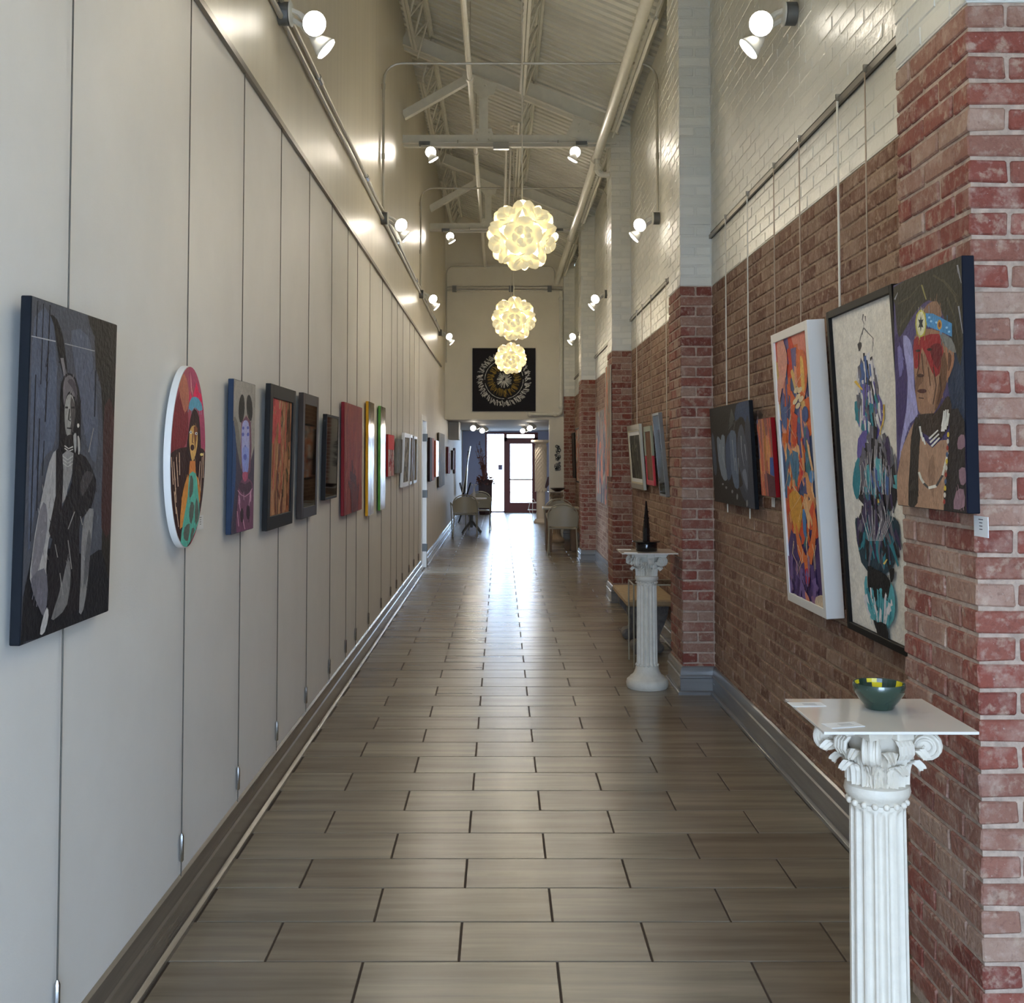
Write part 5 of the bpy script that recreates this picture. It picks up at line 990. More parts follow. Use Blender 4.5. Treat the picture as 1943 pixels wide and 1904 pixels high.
  ((82, 64, 112), [(-0.06,0.163), (0.123,0.251), (0.405,0.32), (0.853,0.37), (1.197,0.357), (1.248,0.183), (1.084,0), (0.529,-0.044), (-0.089,-0.019), (-0.19,0.061)]),
  ((70, 86, 124), [(0.102,0.813), (0.693,0.866), (1.192,0.82), (1.288,0.628), (1.143,0.427), (0.599,0.352), (-0.008,0.379), (-0.116,0.595)]),
  ('C',[0.41,0.703,0.503,0.282],70,[(212,104,58),(220,150,124),(84,104,150),(196,64,44),(214,176,110),(110,96,140)],0.3,0.103,0.158),
  ('C',[0.546,0.446,0.49,0.218],70,[(214,110,52),(206,80,48),(80,120,150),(214,150,96),(60,110,116),(226,180,130),(90,80,130)],0.5,0.096,0.14),
  ((216, 112, 62), [(0.734,0.929), (0.808,0.939), (0.88,0.932), (0.942,0.901), (0.967,0.857), (0.904,0.796), (0.812,0.748), (0.738,0.753), (0.679,0.783), (0.648,0.823), (0.645,0.867), (0.678,0.903)]),
  ((224, 178, 96), [(0.777,0.912), (0.819,0.916), (0.859,0.893), (0.869,0.844), (0.858,0.796), (0.81,0.779), (0.763,0.79), (0.759,0.852)]),
  ((216, 150, 132), [(0.073,0.99), (0.177,1.008), (0.293,0.998), (0.365,0.959), (0.387,0.909), (0.303,0.852), (0.193,0.811), (0.132,0.814), (0.093,0.848), (0.063,0.921)]),
  ((218, 160, 140), [(0.031,0.85), (0.13,0.866), (0.21,0.863), (0.185,0.832), (0.122,0.794), (0.049,0.768), (-0.009,0.761), (-0.008,0.803)]),
  ((232, 208, 170), [(0.654,0.789), (0.61,0.783), (0.563,0.782), (0.53,0.785), (0.526,0.791), (0.551,0.798), (0.595,0.803), (0.643,0.805), (0.674,0.802), (0.678,0.796)]),
  ((232, 208, 170), [(0.694,0.763), (0.65,0.758), (0.603,0.756), (0.571,0.759), (0.567,0.765), (0.591,0.772), (0.636,0.777), (0.682,0.779), (0.714,0.776), (0.718,0.77)]),
  ((232, 208, 170), [(0.76,0.786), (0.717,0.781), (0.671,0.78), (0.64,0.782), (0.635,0.789), (0.66,0.796), (0.703,0.801), (0.749,0.802), (0.78,0.799), (0.784,0.793)]),
  ((232, 208, 170), [(0.782,0.753), (0.739,0.748), (0.693,0.746), (0.662,0.749), (0.657,0.755), (0.681,0.762), (0.725,0.767), (0.77,0.769), (0.801,0.766), (0.805,0.76)]),
  ((232, 208, 170), [(0.676,0.73), (0.632,0.724), (0.584,0.723), (0.552,0.725), (0.548,0.731), (0.573,0.739), (0.617,0.744), (0.664,0.746), (0.695,0.743), (0.7,0.737)]),
  ((232, 208, 170), [(0.604,0.748), (0.559,0.742), (0.511,0.74), (0.478,0.743), (0.473,0.749), (0.499,0.757), (0.544,0.762), (0.592,0.764), (0.624,0.761), (0.628,0.755)]),
  ((206, 150, 60), [(0.154,0.392), (0.297,0.411), (0.455,0.409), (0.537,0.384), (0.557,0.343), (0.472,0.278), (0.354,0.229), (0.272,0.248), (0.209,0.295), (0.153,0.346)]),
  ((218, 116, 62), [(0.317,0.29), (0.355,0.272), (0.413,0.232), (0.482,0.191), (0.566,0.169), (0.676,0.204), (0.778,0.257), (0.839,0.315), (0.88,0.354), (0.926,0.336), (0.935,0.289), (0.844,0.215), (0.719,0.143), (0.616,0.115), (0.515,0.114), (0.407,0.134), (0.323,0.174), (0.301,0.239)]),
  ((74, 118, 168), [(0.557,0.343), (0.605,0.346), (0.645,0.329), (0.638,0.283), (0.611,0.241), (0.571,0.237), (0.537,0.255), (0.537,0.301)]),
  ((90, 140, 190), [(0.972,0.471), (0.967,0.466), (0.958,0.461), (0.946,0.457), (0.931,0.453), (0.914,0.449), (0.896,0.447), (0.877,0.446), (0.859,0.447), (0.842,0.448), (0.827,0.45), (0.816,0.454), (0.808,0.458), (0.804,0.463), (0.805,0.468), (0.81,0.473), (0.819,0.478), (0.831,0.483), (0.846,0.487), (0.864,0.49), (0.882,0.492), (0.901,0.493), (0.919,0.493), (0.936,0.491), (0.95,0.489), (0.961,0.485), (0.969,0.481), (0.972,0.476)]),
  ((60, 80, 130), [(0.908,0.698), (0.902,0.692), (0.892,0.686), (0.879,0.68), (0.862,0.676), (0.843,0.672), (0.823,0.67), (0.802,0.67), (0.782,0.671), (0.764,0.673), (0.749,0.676), (0.737,0.681), (0.729,0.687), (0.725,0.693), (0.727,0.7), (0.733,0.706), (0.743,0.713), (0.757,0.718), (0.774,0.723), (0.793,0.726), (0.814,0.728), (0.834,0.728), (0.854,0.727), (0.871,0.725), (0.887,0.721), (0.898,0.716), (0.906,0.711), (0.909,0.705)]),
  ((196, 40, 48), [(0.695,0.483), (0.692,0.48), (0.686,0.478), (0.678,0.476), (0.667,0.474), (0.655,0.473), (0.642,0.472), (0.628,0.471), (0.614,0.471), (0.602,0.472), (0.591,0.473), (0.582,0.474), (0.575,0.476), (0.572,0.478), (0.572,0.481), (0.575,0.483), (0.58,0.485), (0.589,0.487), (0.6,0.489), (0.612,0.491), (0.625,0.492), (0.639,0.492), (0.653,0.492), (0.665,0.491), (0.676,0.49), (0.685,0.489), (0.691,0.487), (0.694,0.485)]),
  ((196, 50, 58), [(0.487,0.112), (0.565,0.123), (0.641,0.121), (0.643,0.095), (0.613,0.067), (0.562,0.062), (0.512,0.069), (0.483,0.09)]),
  ('C',[0.399,0.053,0.515,0.084],34,[(92,70,124),(120,96,150),(76,56,104),(150,110,140)],0.4,0.084,0.118),
  ((70, 40, 60), [(0.398,0.07), (0.516,0.024), (0.623,0.068), (0.603,0.067), (0.529,0.027), (0.419,0.072)]),
  ((206, 186, 160), [(0.789,0.028), (0.921,0.043), (1.047,0.047), (1.078,0.021), (1.045,-0.007), (0.909,-0.013), (0.771,-0.008), (0.745,0.009)]),
  ((206, 130, 110), [(0.471,0.031), (0.522,0.026), (0.584,0.012), (0.624,-0.005), (0.634,-0.019), (0.574,-0.02), (0.503,-0.011), (0.471,0.011)]),
  ((238, 200, 160), [(0.205,0.495), (0.128,0.449), (-0.027,0.39), (-0.02,0.39), (0.141,0.449), (0.224,0.495)]),
  ((238, 200, 160), [(0.389,0.707), (0.308,0.664), (0.504,0.612), (0.51,0.612), (0.32,0.664), (0.407,0.707)]),
  ((238, 200, 160), [(0.287,0.43), (0.533,0.393), (0.203,0.33), (0.209,0.33), (0.545,0.393), (0.303,0.431)]),
  ((238, 200, 160), [(0.219,0.212), (0.148,0.163), (0.313,0.118), (0.32,0.118), (0.162,0.164), (0.238,0.213)]),
  ((238, 200, 160), [(0.612,0.801), (0.612,0.759), (0.222,0.713), (0.227,0.713), (0.623,0.759), (0.629,0.8)]),
  ((238, 200, 160), [(0.33,0.202), (0.429,0.163), (0.267,0.099), (0.274,0.1), (0.442,0.163), (0.348,0.203)]),
  ((238, 200, 160), [(0.566,0.521), (0.677,0.481), (0.483,0.426), (0.489,0.426), (0.689,0.481), (0.582,0.522)]),
  ((238, 200, 160), [(0.802,0.849), (0.606,0.813), (0.954,0.757), (0.959,0.757), (0.618,0.813), (0.815,0.848)]),
  ((238, 200, 160), [(0.495,0.193), (0.452,0.147), (0.245,0.081), (0.252,0.081), (0.464,0.147), (0.512,0.194)]),
  ((238, 200, 160), [(0.66,0.396), (0.525,0.348), (0.415,0.292), (0.422,0.292), (0.537,0.348), (0.675,0.395)]),
  ((238, 200, 160), [(0.631,0.244), (0.599,0.2), (0.659,0.151), (0.666,0.151), (0.612,0.2), (0.649,0.245)]),
  ((238, 200, 160), [(0.695,0.263), (0.616,0.216), (0.615,0.164), (0.622,0.165), (0.628,0.217), (0.711,0.264)]),
  ((238, 200, 160), [(0.881,0.518), (0.928,0.477), (0.877,0.427), (0.884,0.427), (0.94,0.478), (0.897,0.518)]),
  ((238, 200, 160), [(0.778,0.221), (0.827,0.182), (0.836,0.132), (0.842,0.132), (0.838,0.183), (0.794,0.223)]),
  ((238, 200, 160), [(0.92,0.398), (0.99,0.359), (0.974,0.309), (0.98,0.309), (1.001,0.36), (0.935,0.399)]),
  ((238, 200, 160), [(0.879,0.221), (0.794,0.174), (0.807,0.123), (0.814,0.124), (0.806,0.174), (0.895,0.221)]),
 ],
 'blue_feathers': [
  ((58, 76, 108), [(0.72,0.985), (0.866,1.015), (0.999,0.997), (1.023,0.886), (1,0.778), (0.953,0.774), (0.893,0.804), (0.842,0.834), (0.789,0.858), (0.717,0.839), (0.665,0.832), (0.666,0.906)]),
  ((62, 68, 82), [(0.89,0.784), (0.95,0.869), (1.001,0.784), (1.022,0.391), (1.01,0.019), (0.943,-0.037), (0.851,0.018), (0.746,0.094), (0.675,0.182), (0.728,0.195), (0.811,0.252), (0.851,0.519)]),
  ((40, 36, 34), [(0.736,0.834), (0.769,0.857), (0.822,0.863), (0.868,0.841), (0.894,0.81), (0.868,0.778), (0.823,0.761), (0.77,0.792)]),
  ((120, 134, 150), [(0.166,0.669), (0.186,0.697), (0.216,0.691), (0.248,0.67), (0.277,0.654), (0.288,0.677), (0.302,0.704), (0.346,0.711), (0.383,0.691), (0.378,0.61), (0.363,0.513), (0.36,0.438), (0.363,0.373), (0.389,0.315), (0.404,0.271), (0.371,0.241), (0.323,0.231), (0.279,0.246), (0.238,0.286), (0.203,0.353), (0.177,0.442), (0.165,0.563)]),
  ((70, 84, 110), [(0.389,0.597), (0.452,0.689), (0.514,0.721), (0.525,0.636), (0.521,0.512), (0.522,0.401), (0.51,0.307), (0.463,0.254), (0.413,0.237), (0.388,0.267), (0.377,0.338), (0.373,0.466)]),
  ((96, 112, 136), [(0.513,0.714), (0.548,0.745), (0.591,0.745), (0.636,0.736), (0.67,0.699), (0.668,0.614), (0.66,0.51), (0.669,0.407), (0.677,0.312), (0.68,0.235), (0.668,0.182), (0.626,0.162), (0.576,0.175), (0.538,0.228), (0.51,0.307), (0.502,0.405), (0.503,0.512), (0.503,0.623)]),
  ((78, 84, 100), [(0.718,0.712), (0.766,0.774), (0.815,0.795), (0.849,0.749), (0.876,0.672), (0.902,0.598), (0.916,0.508), (0.907,0.378), (0.887,0.254), (0.869,0.173), (0.845,0.134), (0.812,0.159), (0.775,0.218), (0.737,0.295), (0.703,0.378), (0.681,0.441), (0.673,0.51), (0.688,0.614)]),
  ((112, 122, 140), [(0.76,0.327), (0.797,0.36), (0.843,0.367), (0.864,0.318), (0.872,0.254), (0.87,0.199), (0.859,0.166), (0.836,0.188), (0.808,0.233), (0.775,0.281)]),
  ((74, 84, 100), [(0.022,0.704), (0.051,0.744), (0.085,0.694), (0.107,0.535), (0.118,0.369), (0.106,0.305), (0.084,0.286), (0.055,0.281), (0.03,0.332), (0.019,0.519)]),
  ((128, 132, 136), [(0.284,0.196), (0.281,0.191), (0.274,0.187), (0.264,0.185), (0.253,0.184), (0.243,0.186), (0.237,0.189), (0.235,0.194), (0.238,0.199), (0.246,0.203), (0.256,0.206), (0.266,0.206), (0.276,0.205), (0.282,0.201)]),
  ((128, 132, 136), [(0.37,0.165), (0.367,0.159), (0.36,0.154), (0.35,0.15), (0.34,0.15), (0.331,0.152), (0.325,0.157), (0.323,0.162), (0.326,0.168), (0.333,0.174), (0.343,0.177), (0.354,0.177), (0.363,0.175), (0.369,0.17)]),
  ((128, 132, 136), [(0.522,0.134), (0.518,0.126), (0.511,0.119), (0.502,0.115), (0.492,0.114), (0.484,0.117), (0.478,0.123), (0.477,0.131), (0.481,0.14), (0.488,0.146), (0.497,0.15), (0.507,0.151), (0.515,0.148), (0.521,0.142)]),
  ((128, 132, 136), [(0.634,0.09), (0.63,0.077), (0.623,0.066), (0.614,0.06), (0.604,0.059), (0.596,0.064), (0.592,0.074), (0.592,0.087), (0.596,0.1), (0.603,0.111), (0.612,0.117), (0.622,0.118), (0.63,0.113), (0.634,0.103)]),
  ((128, 132, 136), [(0.854,0.042), (0.849,0.027), (0.842,0.015), (0.833,0.008), (0.824,0.007), (0.818,0.013), (0.814,0.025), (0.814,0.04), (0.818,0.055), (0.826,0.067), (0.835,0.075), (0.843,0.075), (0.85,0.069), (0.854,0.057)]),
  ((96, 98, 98), [(0.495,0.778), (0.603,0.954), (0.651,0.846), (0.662,0.847), (0.594,0.958), (0.483,0.78)]),
  ((96, 98, 98), [(0.506,0.749), (0.592,0.899), (0.635,0.805), (0.646,0.806), (0.583,0.903), (0.494,0.75)]),
  ((96, 98, 98), [(0.627,0.743), (0.673,0.83), (0.718,0.826), (0.719,0.831), (0.663,0.833), (0.616,0.744)]),
  ((156, 166, 178), [(0.324,0.585), (0.302,0.471), (0.341,0.386), (0.346,0.387), (0.314,0.471), (0.34,0.584)]),
  ((156, 166, 178), [(0.233,0.616), (0.216,0.514), (0.222,0.514), (0.25,0.615)]),
  ((156, 166, 178), [(0.566,0.649), (0.576,0.511), (0.597,0.343), (0.602,0.343), (0.586,0.511), (0.582,0.649)]),
  ((156, 166, 178), [(0.61,0.47), (0.642,0.311), (0.647,0.311), (0.625,0.471)]),
  ((156, 166, 178), [(0.78,0.682), (0.777,0.535), (0.814,0.392), (0.819,0.392), (0.787,0.536), (0.795,0.682)]),
  ((156, 166, 178), [(0.685,0.47), (0.683,0.312), (0.688,0.312), (0.699,0.47)]),
  ((156, 166, 178), [(0.856,0.6), (0.876,0.444), (0.88,0.444), (0.87,0.6)]),
 ],
}

# ------------------------------------------------------------------ paintings
def clip_poly(pts, clip):
    out = list(pts); n = len(clip)
    for i in range(n):
        ax, ay = clip[i]; bx, by = clip[(i+1) % n]; src = out; out = []
        if not src: return []
        side = lambda p: (bx-ax)*(p[1]-ay)-(by-ay)*(p[0]-ax)
        for j in range(len(src)):
            p, q = src[j-1], src[j]; sp, sq = side(p), side(q)
            if (sp >= 0) != (sq >= 0):
                k = sp/(sp-sq); out.append((p[0]+(q[0]-p[0])*k, p[1]+(q[1]-p[1])*k))
            if sq >= 0: out.append(q)
    return out
def stroke(pts, w, w2):
    P = [Vector(p) for p in pts]; L = []; R_ = []; n = len(P)
    for i, p in enumerate(P):
        d = P[min(i+1, n-1)]-P[max(i-1, 0)]
        d = d.normalized() if d.length > 1e-9 else Vector((0, 1)); nn_ = Vector((-d.y, d.x)); ww = (w+(w2-w)*i/max(1, n-1))/2
        L.append(tuple(p+nn_*ww)); R_.append(tuple(p-nn_*ww))
    return L+R_[::-1]
def tone(c, g): return tuple(min(0.92, lin(v)*g) for v in c)
def paint(parent, base, shapes, w, h, z, gain=1.4, clip=None, gloss=False, seed=1, x0=0.0, y0=0.0, marks=True):
    """painted surface: flat shapes in thin layers, clipped to the canvas (origin at canvas bottom centre)"""
    m = MB(); rg = random.Random(seed)
    def inside(p, P):
        c = False; j = len(P)-1
        for i in range(len(P)):
            if (P[i][1] > p[1]) != (P[j][1] > p[1]) and p[0] < (P[j][0]-P[i][0])*(p[1]-P[i][1])/(P[j][1]-P[i][1])+P[i][0]: c = not c
            j = i
        return c
    def brush(P, col, lay):
        # short brush marks in slightly varied tones inside one painted shape
        xs = [q[0] for q in P]; ys = [q[1] for q in P]; bw_, bh_ = max(xs)-min(xs), max(ys)-min(ys); area = bw_*bh_
        if area < 0.0006: return
        for _ in range(int(min(260, 16+area*2600))):
            x, y = rg.uniform(min(xs), max(xs)), rg.uniform(min(ys), max(ys)); l = rg.uniform(0.012, 0.05); th = rg.gauss(0, 0.35); k = rg.choice((0.72, 0.82, 0.9, 1.1, 1.2, 1.34))
            e0, e1 = (x-math.sin(th)*l/2, y-math.cos(th)*l/2), (x+math.sin(th)*l/2, y+math.cos(th)*l/2)
            if not inside((x, y), P) or not ((area > 0.003 and rg.random() < 0.55) or (inside(e0, P) and inside(e1, P))): continue
            wv = rg.uniform(0.0015, 0.005); q = clip_poly(stroke([e0, (x+rg.gauss(0, 0.002), y), e1], wv, wv*0.5), C)
            if len(q) < 3: continue
            if sum(q[i-1][0]*q[i][1]-q[i][0]*q[i-1][1] for i in range(len(q))) < 0: q = q[::-1]
            zz = lay+rg.random()*0.000025; m.col = tuple(min(0.92, v*k) for v in col); m.add([(a+x0, b+y0, zz) for a, b in q], [tuple(range(len(q)))])
    C = clip or [(-w/2, 0), (w/2, 0), (w/2, h), (-w/2, h)]
    m.col = tone(base, gain); m.add([(x+x0, y+y0, z) for x, y in C], [tuple(range(len(C)))])
    lay = z
    if marks: brush(C, tone(base, gain), lay+0.000002); lay += 0.00003
    for s in shapes:
        polys = []
        if s[0] == 'C':
            _, (u, v, ru, rv), n, pal, tilt, ln, wd = s
            for i in range(n):
                a = rg.random()*2*PI; r = math.sqrt(rg.random()); dx = r*math.cos(a)
                x = (u+ru*dx-0.5)*w; y = (v+rv*r*math.sin(a))*h; th = tilt*dx+rg.gauss(0, 0.18); l = ln*h*(0.6+0.8*rg.random())
                ex, ey = math.sin(th)*l/2, math.cos(th)*l/2; W_ = wd*w
                polys.append((pal[rg.randrange(len(pal))], stroke([(x-ex, y+ey), (x+rg.gauss(0, W_*0.3), y+rg.gauss(0, W_*0.3)), (x+ex, y-ey)], W_*(0.3+rg.random()), W_*0.35)))
        else:
            polys.append((s[0], [((a-0.5)*w, b*h) for a, b in s[1]]))
        one = s[0] != 'C'
        for c, p in polys:
            p = clip_poly(p, C)
            if len(p) < 3: continue
            ar = sum(p[i-1][0]*p[i][1]-p[i][0]*p[i-1][1] for i in range(len(p)))
            if ar < 0: p = p[::-1]
            lay += 0.00003; m.col = tone(c, gain); m.add([(x+x0, y+y0, lay) for x, y in p], [tuple(range(len(p)))])
            if marks and one: brush(p, tone(c, gain), lay+0.000002)
    return m.build('painted_surface', M_paintgl if gloss else M_paint, parent, cols=True)
def strokes(seed, pal, n, vert=True, ln=0.35, wd=0.05, box=(0, 1, 0, 1)):
    rg = random.Random(seed); out = []
    for i in range(n):
        u = rg.uniform(box[0], box[1]); v = rg.uniform(box[2], box[3]); l = ln*(0.4+rg.random()); wv = wd*(0.3+rg.random())
        if vert: p = stroke([(u, v-l/2), (u+rg.gauss(0, wv*0.5), v), (u+rg.gauss(0, wv), v+l/2)], wv, wv*0.6)
        else: p = stroke([(u-l/2, v), (u, v+rg.gauss(0, wv)), (u+l/2, v+rg.gauss(0, wv))], wv, wv*0.6)
        out.append((pal[rg.randrange(len(pal))], [tuple(q) for q in p]))
    return out
def place(o, side, xb, y, z, lean):
    """local x = viewer's right, y = up the picture, z = out of the wall"""
    if side == 'L': x_, z_ = Vector((0, 1, 0)), Vector((1, 0, 0))
    elif side == 'R': x_, z_ = Vector((0, -1, 0)), Vector((-1, 0, 0))
    else: x_, z_ = Vector((1, 0, 0)), Vector((0, -1, 0))
    up = Vector((0, 0, 1)); yv = up*math.cos(lean)+z_*math.sin(lean); zv = x_.cross(yv)
    o.matrix_world = Matrix(((x_.x, yv.x, zv.x, xb), (x_.y, yv.y, zv.y, y), (x_.z, yv.z, zv.z, z), (0, 0, 0, 1)))
def canvas(side, xb, y0, y1, z0, z1, t, lean, label, base, shapes, edge, gain=1.4, gloss=False, seed=1, group=None, name='canvas_painting'):
    w, h = abs(y1-y0), z1-z0
    o = thing(name, label, 'painting', group=group); place(o, side, xb, (y0+y1)/2 if side != 'E' else y0, z0, lean)
    M_e = mat('canvas_edge_%d_%d_%d' % edge, rgb(*edge), 0.65, spec=0.18)
    MB().rbox(-w/2, w/2, 0, h, 0, t, 0.002).build('stretched_canvas', M_e, o)
    paint(o, base, shapes, w-0.004, h-0.004, t+0.0004, gain, None, gloss, seed, 0, 0.002)
    return o
def framed(side, xb, y0, y1, z0, z1, t, lean, label, fm, bw, base, shapes, gain=1.4, matw=0.0, glass=False, gloss=False, seed=1, inset=0.006, group=None, lip=None):
    w, h = abs(y1-y0), z1-z0
    o = thing('framed_picture', label, 'picture', group=group); place(o, side, xb, (y0+y1)/2, z0, lean)
    m = MB()
    m.rbox(-w/2, -w/2+bw, 0, h, 0, t, 0.0015).rbox(w/2-bw, w/2, 0, h, 0, t, 0.0015).rbox(-w/2+bw, w/2-bw, 0, bw, 0, t, 0.0015).rbox(-w/2+bw, w/2-bw, h-bw, h, 0, t, 0.0015)
    m.build('frame', fm, o)
    MB().box(-w/2+bw, w/2-bw, bw, h-bw, 0.001, t-inset-0.003).build('backing', M_card, o)
    b2 = bw+matw
    if lip is not None:
        m = MB(); l = 0.012
        for a, b, c, d_ in ((-w/2+bw, -w/2+bw+l, bw, h-bw), (w/2-bw-l, w/2-bw, bw, h-bw), (-w/2+bw, w/2-bw, bw, bw+l), (-w/2+bw, w/2-bw, h-bw-l, h-bw)): m.box(a, b, c, d_, t-inset-0.003, t-inset+0.004)
        m.build('inner_frame', lip, o)
    paint(o, base, shapes, w-2*b2, h-2*b2, t-inset-0.0025, gain, None, gloss, seed, 0, b2)
    if glass: MB().box(-w/2+bw, w/2-bw, bw, h-bw, t-0.0025, t-0.0015).build('glazing', M_pglass, o)
    return o
M_pglass = glass_mat('picture_glass', (0.97, 0.98, 0.98), 0.03)
LB = XL+0.012
canvas('L', LB, 2.486, 3.043, 1.18, 1.946, 0.024, 0.016, 'large black and grey portrait canvas of a seated figure with a feather', (76, 78, 86), ARTS['grey_portrait'], (17, 21, 28), 1.2, seed=2)
o = thing('oval_painting', 'white edged oval painting of a woman in a teal dress', 'painting'); place(o, 'L', LB, 3.80, 1.287, 0.01)
ell = [(0.212*math.cos(2*PI*k/56), 0.304+0.304*math.sin(2*PI*k/56)) for k in range(56)]
MB().prism(ell, 0, 0.022).build('panel', M_whiteframe, o, smooth=0.6)
paint(o, (152, 74, 88), ARTS['oval'], 0.424, 0.608, 0.0226, 1.45, [(x*0.985, 0.304+(y-0.304)*0.99) for x, y in ell])
canvas('L', LB, 4.422, 4.815, 1.287, 1.895, 0.022, 0.008, 'canvas of a pale violet faced girl with two dark hair buns', (140, 136, 130), ARTS['girl'], (40, 54, 76), 1.35)
pal = [(190, 136, 100), (178, 116, 84), (196, 150, 112), (168, 96, 66), (196, 146, 104), (120, 66, 46), (200, 92, 78), (150, 110, 60), (88, 60, 44), (206, 160, 120)]
framed('L', LB, 5.09, 5.714, 1.257, 1.92, 0.024, 0.02, 'black framed warm abstract with streaks of red and tan', M_blackframe, 0.062, (184, 132, 96), strokes(4, pal, 70, True, 0.4, 0.07)+strokes(5, [(206, 84, 80), (190, 70, 66)], 14, True, 0.2, 0.12, (0, 0.5, 0.7, 1))+strokes(6, [(84, 74, 40), (70, 52, 40)], 7, True, 0.25, 0.06), 1.1)
framed('L', LB, 5.95, 6.451, 1.262, 1.927, 0.026, 0.013, 'dark brown framed print behind shiny glass', M_brownframe, 0.058, (150, 136, 112), strokes(7, [(170, 156, 130), (120, 104, 82), (150, 120, 90), (96, 84, 70)], 40, True, 0.4, 0.08), 1.2, matw=0.02, glass=True)
framed('L', LB, 6.75, 7.243, 1.331, 1.844, 0.026, 0.02, 'small thin black framed dark brown picture', M_blackframe, 0.016, (92, 76, 62), strokes(8, [(100, 84, 70), (80, 64, 52), (112, 96, 80)], 30, True, 0.5, 0.1), 1.2, glass=True)
canvas('L', LB, 7.598, 8.575, 1.193, 1.957, 0.022, 0.0, 'wide deep red canvas with a dark lower patch', (134, 62, 58), strokes(9, [(140, 62, 56), (128, 56, 56), (144, 72, 64)], 50, True, 0.5, 0.12)+strokes(10, [(92, 48, 50), (84, 44, 48), (104, 52, 52)], 22, True, 0.3, 0.1, (0.35, 0.7, 0.05, 0.32)), (128, 36, 42), 1.5)
canvas('L', LB, 8.979, 9.375, 1.12, 2.028, 0.022, 0.0, 'narrow glossy pale canvas with yellow edges', (206, 190, 180), strokes(11, [(214, 200, 190), (200, 170, 166), (190, 184, 190), (222, 206, 180)], 50, True, 0.4, 0.12)+strokes(12, [(120, 106, 76), (140, 124, 90)], 14, True, 0.15, 0.14, (0, 1, 0.9, 1)), (222, 160, 36), 1.1, gloss=True)
canvas('L', LB, 9.894, 10.305, 1.12, 2.031, 0.022, 0.0, 'narrow glossy pale canvas with green edges', (212, 202, 190), strokes(13, [(220, 208, 196), (208, 184, 176), (224, 214, 200)], 50, True, 0.4, 0.12)+strokes(14, [(150, 140, 112), (130, 122, 96)], 12, True, 0.12, 0.14, (0, 1, 0.9, 1)), (96, 158, 70), 1.1, gloss=True)
canvas('L', LB, 10.582, 11.181, 1.401, 1.797, 0.02, 0.0, 'small red and white print with a solid red top', (196, 150, 140), strokes(15, [(210, 190, 184), (170, 40, 36), (220, 210, 204), (120, 30, 34)], 40, True, 0.4, 0.1, (0, 1, 0, 0.8))+[((222, 44, 26), [(0, 0.64), (1, 0.64), (1, 1), (0, 1)])], (150, 34, 32), 1.3)
canvas('L', LB, 11.43, 11.99, 1.418, 1.77, 0.024, 0.02, 'small plain grey panel between the red print and the white frame', (104, 104, 98), strokes(16, [(112, 112, 104), (96, 96, 92)], 20, True, 0.5, 0.2), (120, 118, 108), 1.2)
framed('L', LB, 12.056, 12.846, 1.261, 1.844, 0.03, 0.034, 'white framed print, widest of the frames before the side doorway', M_whiteframe, 0.05, (120, 112, 92), strokes(17, [(90, 84, 66), (140, 132, 108), (170, 160, 140)], 40, True, 0.4, 0.12), 1.2)
framed('L', LB, 13.031, 13.379, 1.265, 1.84, 0.026, 0.015, 'slim beige framed print beside the white framed one', mat('beige_frame', rgb(172, 160, 132), 0.35), 0.035, (96, 84, 56), strokes(18, [(104, 92, 60), (84, 72, 46)], 20, True, 0.5, 0.2), 1.2)
framed('L', LB, 13.621, 14.134, 1.266, 1.836, 0.026, 0.007, 'olive brown framed print, last before the side doorway', mat('olive_frame', rgb(120, 104, 70), 0.35), 0.035, (104, 92, 60), strokes(19, [(112, 98, 64), (90, 78, 50)], 20, True, 0.5, 0.2), 1.2)
canvas('L', LB, 16.69, 17.70, 1.218, 1.868, 0.03, 0.0, 'dark maroon canvas with a pink side panel just past the side doorway', (180, 120, 124), [((44, 16, 20), [(0, 0), (0.55, 0), (0.55, 1), (0, 1)])]+strokes(20, [(190, 130, 132), (170, 104, 112)], 10, True, 0.5, 0.1, (0.6, 1, 0, 1)), (34, 14, 18), 1.3)
canvas('L', LB, 18.293, 19.0, 1.257, 1.845, 0.03, 0.0, 'bright orange and pink canvas past the side doorway', (226, 170, 150), strokes(21, [(232, 190, 170), (214, 120, 90), (226, 160, 140)], 24, True, 0.4, 0.2), (196, 92, 66), 1.3, gloss=True)
canvas('L', LB, 19.25, 21.177, 1.06, 1.995, 0.024, 0.0, 'large dull brown canvas beside the end wall', (104, 92, 72), strokes(22, [(112, 98, 76), (92, 80, 62), (84, 74, 60)], 30, True, 0.5, 0.15), (84, 74, 58), 1.2)
for i, (a, b, z0, z1, e, base, lb) in enumerate(((22.45, 22.95, 1.25, 1.78, (90, 26, 30), (150, 70, 78), 'crimson edged canvas, first past the end wall'), (23.05, 23.5, 1.24, 1.66, (120, 50, 60), (196, 140, 150), 'rose pink canvas below the ceiling bulkhead'), (24.75, 25.3, 1.30, 1.72, (60, 44, 40), (150, 112, 100), 'tan canvas past the ceiling bulkhead'), (25.7, 26.3, 1.2, 1.78, (34, 24, 24), (170, 120, 120), 'dusty pink canvas with black edges in the far room'))):
    canvas('L', LB, a, b, z0, z1, 0.03, 0.0, lb, base, strokes(30+i, [base, e], 14, True, 0.4, 0.15), e, 1.3)

